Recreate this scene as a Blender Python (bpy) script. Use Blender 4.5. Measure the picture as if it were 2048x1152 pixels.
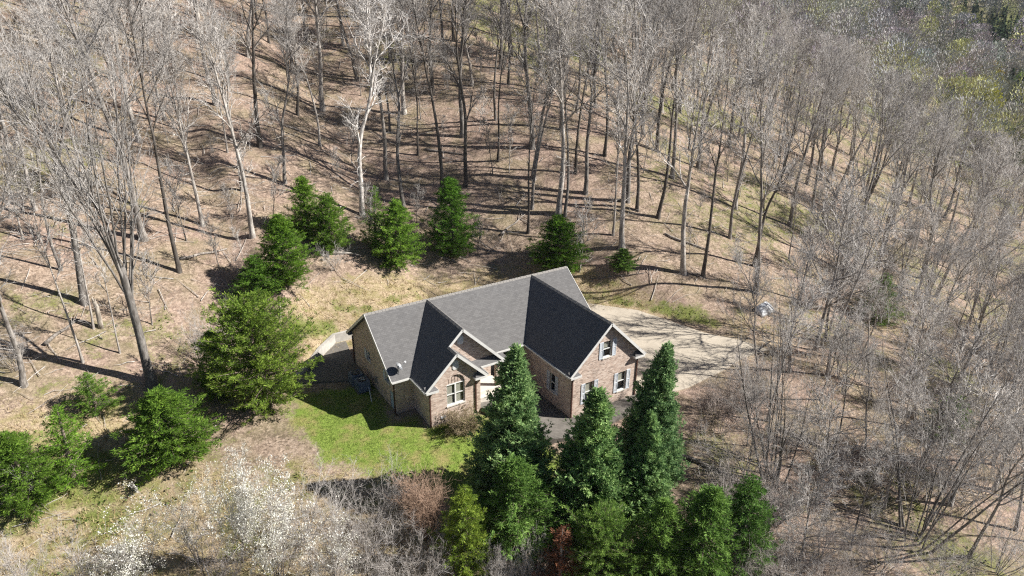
import bpy, bmesh, math, random
import numpy as np
from mathutils import Vector, Matrix

for o in list(bpy.data.objects):
    bpy.data.objects.remove(o)
SC = bpy.context.scene
COL = SC.collection
RAD = math.radians

# ------------------------------------------------------------------ camera
cam_data = bpy.data.cameras.new('camera')
cam = bpy.data.objects.new('camera', cam_data)
COL.objects.link(cam)
SC.camera = cam
cam_data.sensor_width = 36.0
cam_data.lens = 24.721
cam_data.clip_start = 0.5
cam_data.clip_end = 6000.0
CAM_POS = Vector((-15.929, -45.881, 30.412))
_fw = Vector((0.48926, 0.77440, -0.40116))
_rt = Vector((0.84750, -0.53071, 0.00916))
_up = _rt.cross(_fw)
cam.matrix_world = Matrix(((_rt.x, _up.x, -_fw.x, CAM_POS.x), (_rt.y, _up.y, -_fw.y, CAM_POS.y),
                           (_rt.z, _up.z, -_fw.z, CAM_POS.z), (0, 0, 0, 1)))

# ------------------------------------------------------------------ sky and sun
SUN_EL, SUN_AZ = RAD(38.5), RAD(-33.0)          # azimuth counted from +x
world = bpy.data.worlds.new('World')
SC.world = world
world.use_nodes = True
nt = world.node_tree
bg = nt.nodes['Background']
sky = nt.nodes.new('ShaderNodeTexSky')
sky.sky_type = 'NISHITA'
sky.sun_disc = False
sky.sun_elevation = SUN_EL
sky.sun_rotation = RAD(90) - SUN_AZ
sky.altitude = 200
sky.air_density = 0.5
sky.dust_density = 0.2
sky.ozone_density = 2.0
nt.links.new(sky.outputs[0], bg.inputs[0])
bg.inputs[1].default_value = 0.05
sun_data = bpy.data.lights.new('sun', 'SUN')
sun_data.energy = 5.0
sun_data.angle = RAD(0.53)
sun_data.color = (1.0, 0.965, 0.91)
sun = bpy.data.objects.new('sun', sun_data)
COL.objects.link(sun)
sun_dir = Vector((math.cos(SUN_EL) * math.cos(SUN_AZ), math.cos(SUN_EL) * math.sin(SUN_AZ), math.sin(SUN_EL)))
sun.rotation_euler = sun_dir.to_track_quat('Z', 'Y').to_euler()
sun.location = (60, -40, 60)

SC.view_settings.view_transform = 'Standard'
SC.view_settings.look = 'None'
SC.view_settings.exposure = 0.92
SC.view_settings.gamma = 1.0
SC.view_settings.use_curve_mapping = False
SC.render.engine = 'CYCLES'
SC.cycles.use_denoising = False
SC.cycles.filter_width = 1.2
SC.cycles.max_bounces = 4
SC.cycles.diffuse_bounces = 2
SC.cycles.glossy_bounces = 2
SC.cycles.transmission_bounces = 3
SC.cycles.transparent_max_bounces = 6
SC.cycles.caustics_reflective = False
SC.cycles.caustics_refractive = False

# ------------------------------------------------------------------ small helpers
def link(o, parent=None):
    COL.objects.link(o)
    if parent is not None:
        o.parent = parent
    return o

def tag(o, label=None, cat=None, group=None, kind=None):
    if label: o['label'] = label
    if cat: o['category'] = cat
    if group: o['group'] = group
    if kind: o['kind'] = kind
    return o

def empty(name, loc=(0, 0, 0), parent=None):
    o = bpy.data.objects.new(name, None)
    o.empty_display_size = 0.3
    link(o, parent)
    o.location = loc
    return o

def mesh_np(name, verts, faces, mat=None, smooth=False, face_mats=None):
    """verts (n,3); faces: array (m,3) or (m,4) or list of such arrays"""
    me = bpy.data.meshes.new(name)
    verts = np.asarray(verts, np.float32)
    fl = faces if isinstance(faces, list) else [faces]
    fl = [np.asarray(f, np.int32) for f in fl if len(f)]
    loops = np.concatenate([f.ravel() for f in fl])
    sizes = np.concatenate([np.full(len(f), f.shape[1], np.int32) for f in fl])
    starts = np.concatenate(([0], np.cumsum(sizes)[:-1])).astype(np.int32)
    me.vertices.add(len(verts)); me.vertices.foreach_set('co', verts.ravel())
    me.loops.add(len(loops)); me.loops.foreach_set('vertex_index', loops)
    me.polygons.add(len(sizes)); me.polygons.foreach_set('loop_start', starts)
    try:
        me.polygons.foreach_set('loop_total', sizes)
    except Exception:
        pass
    if smooth:
        me.polygons.foreach_set('use_smooth', np.ones(len(sizes), bool))
    me.update(calc_edges=True)
    if mat is not None:
        me.materials.append(mat)
    return me

def obj(name, me, parent=None, loc=None):
    o = bpy.data.objects.new(name, me)
    link(o, parent)
    if loc is not None: o.location = loc
    return o

class MB:
    """collects boxes, bars, prisms and polygons into one mesh"""
    def __init__(self): self.v, self.f, self.uv = [], [], []
    def poly(self, pts):
        n = len(self.v); self.v += [tuple(p) for p in pts]; self.f.append(tuple(range(n, n + len(pts))))
    def box(self, a, b):
        (x0, y0, z0), (x1, y1, z1) = a, b
        n = len(self.v)
        self.v += [(x0,y0,z0),(x1,y0,z0),(x1,y1,z0),(x0,y1,z0),(x0,y0,z1),(x1,y0,z1),(x1,y1,z1),(x0,y1,z1)]
        for q in ((0,3,2,1),(4,5,6,7),(0,1,5,4),(1,2,6,5),(2,3,7,6),(3,0,4,7)):
            self.f.append(tuple(n + i for i in q))
        return self
    def bar(self, p, q, w, h, up=(0, 0, 1)):
        """rectangular bar from p to q, w across, h along up"""
        p, q = Vector(p), Vector(q); d = (q - p).normalized(); u = Vector(up)
        s = d.cross(u).normalized(); u = s.cross(d).normalized()
        n = len(self.v)
        for c in (p, q):
            for a, b in ((-1,-1),(1,-1),(1,1),(-1,1)):
                self.v.append(tuple(c + s * (a * w / 2) + u * (b * h / 2)))
        for q4 in ((0,1,2,3),(7,6,5,4),(0,4,5,1),(1,5,6,2),(2,6,7,3),(3,7,4,0)):
            self.f.append(tuple(n + i for i in q4))
        return self
    def slab(self, pts, t, direction=(0, 0, -1)):
        """polygon extruded by t along direction"""
        d = Vector(direction) * t; n = len(self.v); k = len(pts)
        self.v += [tuple(p) for p in pts] + [tuple(Vector(p) + d) for p in pts]
        self.f.append(tuple(range(n, n + k)))
        self.f.append(tuple(range(n + 2 * k - 1, n + k - 1, -1)))
        for i in range(k):
            j = (i + 1) % k
            self.f.append((n + i, n + k + i, n + k + j, n + j))
        return self
    def tube(self, pts, r, k=8, r1=None):
        pts = [Vector(p) for p in pts]; n0 = len(self.v); m = len(pts)
        for i, p in enumerate(pts):
            d = (pts[min(i + 1, m - 1)] - pts[max(i - 1, 0)]).normalized()
            a = d.cross(Vector((0, 0, 1)) if abs(d.z) < 0.9 else Vector((1, 0, 0))).normalized(); b = d.cross(a)
            rr = r if r1 is None else r + (r1 - r) * i / (m - 1)
            for j in range(k):
                t = 2 * math.pi * j / k
                self.v.append(tuple(p + a * (rr * math.cos(t)) + b * (rr * math.sin(t))))
        for i in range(m - 1):
            for j in range(k):
                j2 = (j + 1) % k
                self.f.append((n0 + i*k + j, n0 + i*k + j2, n0 + (i+1)*k + j2, n0 + (i+1)*k + j))
        self.f.append(tuple(n0 + j for j in range(k - 1, -1, -1)))
        self.f.append(tuple(n0 + (m-1)*k + j for j in range(k)))
        return self
    def mesh(self, name, mat, recalc=True, uvmode=None, smooth=False):
        me = bpy.data.meshes.new(name)
        me.from_pydata(self.v, [], self.f)
        if recalc:
            bm = bmesh.new(); bm.from_mesh(me)
            bmesh.ops.recalc_face_normals(bm, faces=bm.faces)
            bm.to_mesh(me); bm.free()
        if uvmode == 'wall': wall_uv(me)
        if uvmode == 'roof': roof_uv(me)
        if smooth:
            for p in me.polygons: p.use_smooth = True
        if mat is not None: me.materials.append(mat)
        return me
    def build(self, name, mat, parent=None, **k):
        return obj(name, self.mesh(name, mat, **k), parent)

def wall_uv(me):
    """u along the wall in metres, v = height"""
    uv = me.uv_layers.new(name='UVMap')
    for p in me.polygons:
        n = p.normal
        for li in p.loop_indices:
            c = me.vertices[me.loops[li].vertex_index].co
            if abs(n.z) > 0.7: uv.data[li].uv = (c.x, c.y)
            elif abs(n.x) > abs(n.y): uv.data[li].uv = (c.y, c.z)
            else: uv.data[li].uv = (c.x, c.z)

def roof_uv(me):
    uv = me.uv_layers.new(name='UVMap')
    for p in me.polygons:
        n = p.normal
        h = Vector((-n.y, n.x, 0))
        h = h.normalized() if h.length > 1e-3 else Vector((1, 0, 0))
        s = n.cross(h)
        for li in p.loop_indices:
            c = me.vertices[me.loops[li].vertex_index].co
            uv.data[li].uv = (c.dot(h), c.dot(s))

# ------------------------------------------------------------------ material helpers
def new_mat(name):
    m = bpy.data.materials.new(name); m.use_nodes = True
    return m, m.node_tree, m.node_tree.nodes['Principled BSDF']

def N(t, kind, **inp):
    n = t.nodes.new(kind)
    for k, v in inp.items():
        if hasattr(n, k) and k not in n.inputs: setattr(n, k, v)
        else: n.inputs[k.replace('_', ' ')].default_value = v
    return n

def ramp(t, fac, stops, interp='LINEAR'):
    r = t.nodes.new('ShaderNodeValToRGB'); r.color_ramp.interpolation = interp
    e = r.color_ramp.elements
    while len(e) < len(stops): e.new(0.5)
    for i, (p, c) in enumerate(stops):
        e[i].position = p; e[i].color = (c[0], c[1], c[2], 1)
    if fac is not None: t.links.new(fac, r.inputs[0])
    return r.outputs[0]

def mixc(t, fac, a, b, mode='MIX'):
    m = t.nodes.new('ShaderNodeMix'); m.data_type = 'RGBA'; m.blend_type = mode
    for sock, v in ((m.inputs[0], fac), (m.inputs[6], a), (m.inputs[7], b)):
        if hasattr(v, 'is_linked') or isinstance(v, bpy.types.NodeSocket): t.links.new(v, sock)
        elif isinstance(v, (int, float)): sock.default_value = v
        else: sock.default_value = (v[0], v[1], v[2], 1)
    return m.outputs[2]

def noise(t, scale, detail=4, rough=0.55, vec=None, dist=0.0):
    n = t.nodes.new('ShaderNodeTexNoise')
    n.inputs['Scale'].default_value = scale; n.inputs['Detail'].default_value = detail
    n.inputs['Roughness'].default_value = rough; n.inputs['Distortion'].default_value = dist
    if vec is not None: t.links.new(vec, n.inputs['Vector'])
    return n.outputs[0]

def mathn(t, op, a, b=0.0, clamp=False):
    m = t.nodes.new('ShaderNodeMath'); m.operation = op; m.use_clamp = clamp
    for i, v in enumerate((a, b)):
        if isinstance(v, bpy.types.NodeSocket): t.links.new(v, m.inputs[i])
        else: m.inputs[i].default_value = v
    return m.outputs[0]

def bump(t, height, strength, dist, bsdf):
    b = t.nodes.new('ShaderNodeBump'); b.inputs['Strength'].default_value = strength
    b.inputs['Distance'].default_value = dist
    t.links.new(height, b.inputs['Height']); t.links.new(b.outputs[0], bsdf.inputs['Normal'])

def coord(t, which='Object'):
    return t.nodes.new('ShaderNodeTexCoord').outputs[which]

def plain(name, col, rough=0.6, var=0.12, scale=6.0, metal=0.0):
    m, t, b = new_mat(name)
    c = coord(t)
    n = noise(t, scale, 5, 0.6, c)
    lo = [max(0, x * (1 - var)) for x in col]; hi = [min(1, x * (1 + var)) for x in col]
    t.links.new(ramp(t, n, [(0.3, lo), (0.7, hi)]), b.inputs['Base Color'])
    b.inputs['Roughness'].default_value = rough; b.inputs['Metallic'].default_value = metal
    return m
# ------------------------------------------------------------------ terrain
def sstep(a, b, t):
    t = np.clip((np.asarray(t, float) - a) / (b - a), 0, 1); return t * t * (3 - 2 * t)

def splus(t, k=1.0):
    t = np.asarray(t, float) / k
    return k * np.where(t > 20, t, np.log1p(np.exp(np.clip(t, -40, 20))))

def vnoise(x, y, seed=0):
    xi, yi = np.floor(x).astype(np.int64), np.floor(y).astype(np.int64)
    fx, fy = x - xi, y - yi
    fx, fy = fx * fx * (3 - 2 * fx), fy * fy * (3 - 2 * fy)
    def h(a, b):
        n = (a * 374761393 + b * 668265263 + seed * 1442695041) & 0x7fffffff
        n = ((n ^ (n >> 13)) * 1274126177) & 0x7fffffff
        return ((n ^ (n >> 16)) & 0xffff) / 65535.0
    return (h(xi, yi) * (1 - fx) + h(xi + 1, yi) * fx) * (1 - fy) + (h(xi, yi + 1) * (1 - fx) + h(xi + 1, yi + 1) * fx) * fy

def fbm(x, y, seed=0, octv=4):
    s = 0; a = 0.5
    for i in range(octv):
        s = s + a * vnoise(x * 2 ** i, y * 2 ** i, seed + i * 17); a *= 0.5
    return s

_YBX = [-80, -30, -14, -8, -3.4, -1.75, 0, 9, 20, 26, 30, 32.5, 36, 45, 80, 140]
_YBY = [-6, -2, 2, 4.0, 5.0, 6.6, 8.35, 8.5, 7.8, 5.8, 2.2, -4.0, -7, -9, -12, -12]

_ybx = np.arange(-80, 140.01, 0.25)
_yby = np.interp(_ybx, _YBX, _YBY)
def _blur(a, n):
    k = np.hanning(n); k /= k.sum()
    return np.convolve(np.pad(a, n // 2, mode='edge'), k, mode='valid')[:len(a)]
_w = np.clip((np.abs(_ybx - 0) - 3) / 4, 0, 1)                     # keep the bend of the retaining wall crisp
_yby = _yby * (1 - _w) + _blur(_yby, 41) * _w
def toe_y(x): return np.interp(x, _ybx, _yby)
_yfar = _blur(_yby, 161)
def toe_far(x): return np.interp(x, _ybx, _yfar)

def pad_z(x, y):
    z = 1.0 - sstep(4, 11.5, x)
    z = z - 0.10 * splus(-y - 3.3, 0.4) * (1 - sstep(6, 10, x))
    z = z - 0.07 * splus(-x - 0.5, 0.5) * (1 - sstep(-4, 3, y))
    return z

def ground_z(x, y):
    x = np.asarray(x, float); y = np.asarray(y, float)
    d = y - toe_y(x)
    df = y - toe_far(x)
    w = sstep(2, 16, d)
    d2 = d * (1 - w) + df * w                                       # the toe of the bank fades out uphill
    z = pad_z(x, y)
    wallz = (1 - sstep(9, 13, x)) * sstep(-5, -2.5, x)          # retained step behind the concrete wall
    z = z + wallz * 0.95 * sstep(0.05, 0.55, d)
    hill = 0.40 * splus(d2 - 0.8, 0.8) - 0.30 * splus(d2 - 112, 18)
    z = z + hill
    # the shoulder falls away to the east and towards the viewer
    z = z - 0.24 * splus(x - 37, 5)
    z = z - (0.20 * splus(-y - 13.5, 2.0)) * sstep(-60, -8, x) - 0.12 * splus(-y - 13.5, 3) * (1 - sstep(-60, -8, x))
    z = z + 0.10 * splus(x - 170, 20)
    z = -12 + splus(z + 12, 3.0)
    # opposite hillside
    s = 0.93 * x + 0.37 * y
    z = z + 0.16 * splus(s - 330, 40) - 0.10 * splus(s - 640, 60)
    flat = sstep(1.0, 9.0, np.maximum(np.abs(x - 10) - 20, np.abs(y + 2) - 12) + 2)
    z = z + flat * (1.6 * (fbm(x / 16, y / 16, 3) - 0.47) + 0.22 * (fbm(x / 2.6, y / 2.6, 9) - 0.47))
    return z

def axis(lo, c0, c1, hi, step, grow):
    a = list(np.arange(c0, c1 + 1e-6, step)); s = step
    while a[-1] < hi: s *= grow; a.append(a[-1] + s)
    s = step
    while a[0] > lo: s *= grow; a.insert(0, a[0] - s)
    return np.array(a)

def poly_dist(x, y, P):
    """signed distance to polygon, negative inside"""
    P = np.array(P, float); n = len(P)
    d = np.full(np.shape(x), 1e9); ins = np.zeros(np.shape(x), bool)
    for i in range(n):
        a, b = P[i], P[(i + 1) % n]; e = b - a
        t = np.clip(((x - a[0]) * e[0] + (y - a[1]) * e[1]) / (e @ e), 0, 1)
        d = np.minimum(d, np.hypot(x - a[0] - t * e[0], y - a[1] - t * e[1]))
        c = (a[1] > y) != (b[1] > y)
        with np.errstate(divide='ignore', invalid='ignore'):
            ins ^= c & (x < (b[0] - a[0]) * (y - a[1]) / (b[1] - a[1]) + a[0])
    return np.where(ins, -d, d)

LAWN = [(-5.2, 1.6), (-3.0, 1.5), (0.3, 0.4), (0.4, -4.4), (1.9, -6.8), (6.5, -6.5), (8.5, -12.3), (9, -15), (2, -15.0), (-2.6, -11.0), (-5.6, -6.2), (-6.4, -1.5)]
DRIVE = [(18.3, 6.6), (20.5, 6.7), (25.9, 5.2), (29.2, 1.7), (30.6, -2), (31.6, -5.0), (33.5, -7.6), (34.8, -10.2), (31.2, -10.4), (27.2, -11.2), (22.8, -11.7), (18.3, -11.3)]
def soft(x, y, P, w, amp=1.0, seed=1):
    d = poly_dist(x, y, P) + amp * 2 * (fbm(x / 2.2, y / 2.2, seed) - 0.47)
    return 1 - sstep(-w, w, d)

def ground_masks(x, y):
    lawn = soft(x, y, LAWN, 1.5, 1.5, 5)
    d = y - toe_y(x)
    # fresh green growth
    g1 = np.exp(-(((x + 2.5) / 3.2) ** 2 + ((y - 9.3) / 1.6) ** 2))
    g2 = np.exp(-((d - 1.2) / 1.3) ** 2) * sstep(18, 22, x) * (1 - sstep(32, 36, x))
    patches = 0.35 + 0.65 * sstep(0.40, 0.62, fbm(x / 9, y / 9, 31))
    east = 0.8 * sstep(30, 55, x) + sstep(6, 22, x) * sstep(-11, -18, y) * 0.9 + sstep(22, 55, y) * sstep(0, 26, x) * 0.8
    fore = sstep(-1, -8, y) * (1 - sstep(-2, 2, x)) + (1 - sstep(-16, -9, x)) * (1 - sstep(3, 12, y))
    g3 = patches * np.clip(east, 0, 1) * 0.72 + sstep(0.42, 0.62, fbm(x / 3, y / 3, 77)) * np.clip(fore, 0, 1) * 0.6
    bankg = sstep(0.5, 0.62, fbm(x / 2.4, y / 2.4, 41)) * np.exp(-((d - 2.6) / 2.4) ** 2) * sstep(-4, 2, x) * 0.8
    left = sstep(0.45, 0.62, fbm(x / 4, y / 4, 55)) * (1 - sstep(-12, -4, x)) * 0.5
    far = sstep(110, 180, x) * 0.3
    green = np.clip(1.1 * g1 + 0.75 * g2 + g3 + bankg + left + far, 0, 1)
    # dry straw: the bank behind the house and the rough grass in front
    straw = np.clip(np.exp(-((d - 3.0) / 4.0) ** 2) * sstep(-9, -3, x) * (1 - sstep(27, 33, x)) + fore * 0.75 +
                    np.exp(-((d - 1.0) / 3.0) ** 2) * 0.5, 0, 1)
    dirt = soft(x, y, DRIVE, 1.0, 1.6, 8) + np.exp(-(((x - 37) / 5) ** 2 + ((y + 9.2) / 1.8) ** 2)) * 0.8
    return lawn, green * (1 - lawn), straw * (1 - lawn), np.clip(dirt, 0, 1)

gx = axis(-260, -34, 62, 1500, 0.5, 1.065)
gy = axis(-160, -40, 62, 1300, 0.5, 1.065)
GX, GY = np.meshgrid(gx, gy)
GZ = ground_z(GX, GY)
ny, nx = GX.shape
idx = np.arange(nx * ny).reshape(ny, nx)
quads = np.stack([idx[:-1, :-1], idx[:-1, 1:], idx[1:, 1:], idx[1:, :-1]], -1).reshape(-1, 4)

def leaf_ground_material():
    m, t, b = new_mat('forest_floor')
    c = coord(t)
    at = t.nodes.new('ShaderNodeAttribute'); at.attribute_name = 'cover'
    sep = t.nodes.new('ShaderNodeSeparateColor'); t.links.new(at.outputs['Color'], sep.inputs[0])
    lawn, green, straw = sep.outputs[0], sep.outputs[1], sep.outputs[2]
    dirt = at.outputs['Alpha']
    n_big = noise(t, 0.11, 2, 0.5, c); n_mid = noise(t, 1.1, 3, 0.65, c); n_fine = noise(t, 7.0, 3, 0.8, c)
    vor = t.nodes.new('ShaderNodeTexVoronoi'); vor.inputs['Scale'].default_value = 5.5
    vor.inputs['Randomness'].default_value = 1.0
    t.links.new(c, vor.inputs['Vector'])
    vsep = t.nodes.new('ShaderNodeSeparateColor'); t.links.new(vor.outputs['Color'], vsep.inputs[0])
    # fallen leaves: each voronoi cell one clump of its own tone
    leaf = ramp(t, vsep.outputs[0], [(0.0, (0.078, 0.058, 0.044)), (0.3, (0.230, 0.168, 0.124)), (0.62, (0.40, 0.30, 0.226)), (1.0, (0.60, 0.475, 0.375))])
    leaf = mixc(t, 0.55, leaf, ramp(t, n_fine, [(0.32, (0.070, 0.053, 0.040)), (0.52, (0.285, 0.215, 0.158)), (0.72, (0.53, 0.42, 0.32))]))
    leaf = mixc(t, ramp(t, n_big, [(0.42, (0, 0, 0)), (0.62, (0.6, 0.6, 0.6))]), leaf, mixc(t, 0.5, leaf, (0.40, 0.27, 0.235)))
    leaf = mixc(t, ramp(t, n_mid, [(0.46, (0, 0, 0)), (0.66, (0.7, 0.7, 0.7))]), leaf, mixc(t, 0.65, leaf, (0.105, 0.078, 0.055)))
    leaf = mixc(t, ramp(t, noise(t, 0.33, 3, 0.6, c), [(0.46, (0, 0, 0)), (0.64, (0.55, 0.55, 0.55))]), leaf, mixc(t, 0.55, leaf, (0.19, 0.185, 0.08)))
    st = ramp(t, n_fine, [(0.3, (0.17, 0.125, 0.075)), (0.5, (0.37, 0.285, 0.185)), (0.72, (0.58, 0.47, 0.325))])
    st = mixc(t, ramp(t, n_mid, [(0.45, (0, 0, 0)), (0.65, (0.6, 0.6, 0.6))]), st, (0.22, 0.20, 0.07))
    gr = ramp(t, n_fine, [(0.3, (0.05, 0.072, 0.016)), (0.5, (0.135, 0.165, 0.042)), (0.72, (0.29, 0.30, 0.11))])
    gr = mixc(t, ramp(t, n_mid, [(0.4, (0, 0, 0)), (0.7, (0.45, 0.45, 0.45))]), gr, (0.20, 0.19, 0.06))
    lw = ramp(t, noise(t, 14.0, 2, 0.8, c), [(0.3, (0.085, 0.135, 0.022)), (0.5, (0.180, 0.255, 0.046)), (0.7, (0.30, 0.365, 0.085))])
    lw = mixc(t, ramp(t, noise(t, 0.75, 3, 0.65, c), [(0.45, (0, 0, 0)), (0.66, (0.8, 0.8, 0.8))]), lw, (0.31, 0.255, 0.11))
    dt = ramp(t, n_fine, [(0.3, (0.30, 0.225, 0.15)), (0.7, (0.50, 0.40, 0.28))])
    def soft_edge(mask, lo=0.30, hi=0.70, amp=0.9):
        s = mathn(t, 'ADD', mask, mathn(t, 'MULTIPLY', mathn(t, 'SUBTRACT', n_fine, 0.5), amp))
        s2 = mathn(t, 'ADD', s, mathn(t, 'MULTIPLY', mathn(t, 'SUBTRACT', n_mid, 0.5), amp))
        return ramp(t, s2, [(lo, (0, 0, 0)), (hi, (1, 1, 1))])
    col = mixc(t, soft_edge(straw), leaf, st)
    col = mixc(t, soft_edge(green, 0.34, 0.95, 1.5), col, gr)
    col = mixc(t, soft_edge(lawn, 0.30, 0.72, 1.1), col, lw)
    col = mixc(t, soft_edge(dirt, 0.40, 0.70, 0.6), col, dt)
    t.links.new(col, b.inputs['Base Color'])
    b.inputs['Roughness'].default_value = 0.95
    b.inputs['Specular IOR Level'].default_value = 0.15
    h = mathn(t, 'ADD', mathn(t, 'MULTIPLY', n_fine, 0.6), mathn(t, 'MULTIPLY', vsep.outputs[1], 0.5))
    bump(t, h, 0.9, 0.10, b)
    return m

M_GROUND = leaf_ground_material()
gme = mesh_np('ground', np.stack([GX.ravel(), GY.ravel(), GZ.ravel()], 1), quads, M_GROUND, smooth=True)
la, ga, sa, da = ground_masks(GX.ravel(), GY.ravel())
ca = gme.color_attributes.new('cover', 'FLOAT_COLOR', 'POINT')
ca.data.foreach_set('color', np.stack([la, ga, sa, da], 1).astype(np.float32).ravel())
tag(obj('ground', gme), 'leaf-strewn wooded hillside with a green lawn round the house', kind='structure')
# ------------------------------------------------------------------ house materials
def brick_mat():
    m, t, b = new_mat('brick')
    uv = t.nodes.new('ShaderNodeUVMap').outputs[0]
    br = t.nodes.new('ShaderNodeTexBrick')
    t.links.new(uv, br.inputs['Vector'])
    br.inputs['Scale'].default_value = 1.0
    br.inputs['Brick Width'].default_value = 0.24; br.inputs['Row Height'].default_value = 0.085
    br.inputs['Mortar Size'].default_value = 0.012; br.inputs['Mortar Smooth'].default_value = 0.2
    br.inputs['Bias'].default_value = 0.0
    br.inputs['Color1'].default_value = (0, 0, 0, 1); br.inputs['Color2'].default_value = (1, 1, 1, 1)
    br.inputs['Mortar'].default_value = (0.5, 0.5, 0.5, 1)
    sep = t.nodes.new('ShaderNodeSeparateColor'); t.links.new(br.outputs['Color'], sep.inputs[0])
    tone = ramp(t, sep.outputs[0], [(0.0, (0.14, 0.088, 0.066)), (0.25, (0.41, 0.285, 0.22)), (0.5, (0.56, 0.42, 0.335)), (0.75, (0.72, 0.60, 0.51)), (1.0, (0.38, 0.265, 0.205))])
    n2 = noise(t, 1.3, 5, 0.6, uv)
    tone = mixc(t, 0.35, tone, ramp(t, n2, [(0.3, (0.38, 0.275, 0.215)), (0.7, (0.58, 0.45, 0.37))]))
    tone = mixc(t, ramp(t, noise(t, 0.6, 6, 0.7, uv), [(0.58, (0, 0, 0)), (0.82, (0.3, 0.3, 0.3))]), tone, (0.20, 0.155, 0.13))
    col = mixc(t, br.outputs['Fac'], tone, (0.50, 0.44, 0.38))
    t.links.new(col, b.inputs['Base Color']); b.inputs['Roughness'].default_value = 0.9
    inv = mathn(t, 'SUBTRACT', 1.0, br.outputs['Fac'])
    bump(t, inv, 0.6, 0.012, b)
    return m

def shingle_mat():
    m, t, b = new_mat('shingle')
    uv = t.nodes.new('ShaderNodeUVMap').outputs[0]
    br = t.nodes.new('ShaderNodeTexBrick'); t.links.new(uv, br.inputs['Vector'])
    br.inputs['Scale'].default_value = 1.0
    br.inputs['Brick Width'].default_value = 0.30; br.inputs['Row Height'].default_value = 0.15
    br.inputs['Mortar Size'].default_value = 0.010; br.inputs['Mortar Smooth'].default_value = 0.4
    br.inputs['Color1'].default_value = (0, 0, 0, 1); br.inputs['Color2'].default_value = (1, 1, 1, 1)
    br.inputs['Mortar'].default_value = (0.2, 0.2, 0.2, 1)
    sep = t.nodes.new('ShaderNodeSeparateColor'); t.links.new(br.outputs['Color'], sep.inputs[0])
    tone = ramp(t, sep.outputs[0], [(0.0, (0.105, 0.105, 0.108)), (0.5, (0.145, 0.144, 0.146)), (1.0, (0.190, 0.188, 0.188))])
    gr = noise(t, 38.0, 3, 0.8, uv)
    tone = mixc(t, 0.55, tone, ramp(t, gr, [(0.32, (0.06, 0.057, 0.056)), (0.7, (0.245, 0.235, 0.225))]))
    strk = t.nodes.new('ShaderNodeMapping'); strk.inputs['Scale'].default_value = (1.6, 0.22, 1); t.links.new(uv, strk.inputs[0])
    tone = mixc(t, ramp(t, noise(t, 1.2, 5, 0.6, strk.outputs[0]), [(0.50, (0, 0, 0)), (0.80, (0.35, 0.35, 0.35))]), tone, (0.085, 0.084, 0.086))
    tone = mixc(t, ramp(t, noise(t, 0.35, 4, 0.6, uv), [(0.4, (0, 0, 0)), (0.7, (0.2, 0.2, 0.2))]), tone, (0.165, 0.158, 0.15))
    t.links.new(tone, b.inputs['Base Color']); b.inputs['Roughness'].default_value = 0.9
    b.inputs['Specular IOR Level'].default_value = 0.04
    bump(t, mathn(t, 'ADD', mathn(t, 'SUBTRACT', 1.0, br.outputs['Fac']), gr), 0.5, 0.02, b)
    return m

def concrete_mat(name, lo, hi, stain=(0.10, 0.085, 0.065)):
    m, t, b = new_mat(name)
    c = coord(t)
    base = ramp(t, noise(t, 3.5, 6, 0.7, c), [(0.3, lo), (0.7, hi)])
    base = mixc(t, ramp(t, noise(t, 0.45, 5, 0.65, c), [(0.45, (0, 0, 0)), (0.72, (0.55, 0.55, 0.55))]), base, stain)
    base = mixc(t, ramp(t, noise(t, 26, 3, 0.7, c), [(0.60, (0, 0, 0)), (0.75, (0.5, 0.5, 0.5))]), base, stain)
    t.links.new(base, b.inputs['Base Color']); b.inputs['Roughness'].default_value = 0.92
    bump(t, noise(t, 30, 4, 0.7, c), 0.25, 0.02, b)
    return m

def glass_mat():
    m, t, b = new_mat('window_glass')
    out = t.nodes['Material Output']
    tr = t.nodes.new('ShaderNodeBsdfTransparent'); tr.inputs[0].default_value = (0.82, 0.86, 0.88, 1)
    gl = t.nodes.new('ShaderNodeBsdfGlossy'); gl.inputs['Roughness'].default_value = 0.03
    lw = t.nodes.new('ShaderNodeLayerWeight'); lw.inputs[0].default_value = 0.5
    fac = mathn(t, 'ADD', 0.04, mathn(t, 'MULTIPLY', mathn(t, 'POWER', lw.outputs['Facing'], 4.0), 0.7))
    mx = t.nodes.new('ShaderNodeMixShader')
    t.links.new(fac, mx.inputs[0]); t.links.new(tr.outputs[0], mx.inputs[1]); t.links.new(gl.outputs[0], mx.inputs[2])
    t.links.new(mx.outputs[0], out.inputs[0])
    return m

M_BRICK, M_SHINGLE = brick_mat(), shingle_mat()
M_TRIM = plain('white_trim', (0.62, 0.61, 0.58), 0.55, 0.10, 3)
M_SHUTTER = plain('shutter_paint', (0.56, 0.60, 0.64), 0.6, 0.10, 9)
M_FRAME = plain('window_frame', (0.72, 0.71, 0.68), 0.45, 0.06, 8)
M_GLASS = glass_mat()
M_BLIND = plain('blind', (0.78, 0.64, 0.48), 0.8, 0.12, 5)
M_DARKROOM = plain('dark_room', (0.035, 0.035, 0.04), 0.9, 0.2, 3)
M_SPOUT = plain('downspout_brown', (0.085, 0.040, 0.030), 0.5, 0.15, 6)
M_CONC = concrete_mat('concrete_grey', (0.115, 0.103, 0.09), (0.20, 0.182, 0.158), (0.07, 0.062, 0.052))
M_DRIVE = concrete_mat('driveway_concrete', (0.385, 0.335, 0.265), (0.50, 0.44, 0.355), (0.30, 0.26, 0.205))
M_PORCH = plain('porch_concrete', (0.62, 0.57, 0.50), 0.8, 0.10, 2)
M_DOOR = plain('maroon_door', (0.16, 0.045, 0.035), 0.5, 0.15, 5)
M_BLUEDOOR = plain('pale_blue_door', (0.36, 0.46, 0.52), 0.5, 0.12, 4)
M_METAL = plain('grey_metal', (0.30, 0.31, 0.32), 0.45, 0.15, 6, 0.6)
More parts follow.
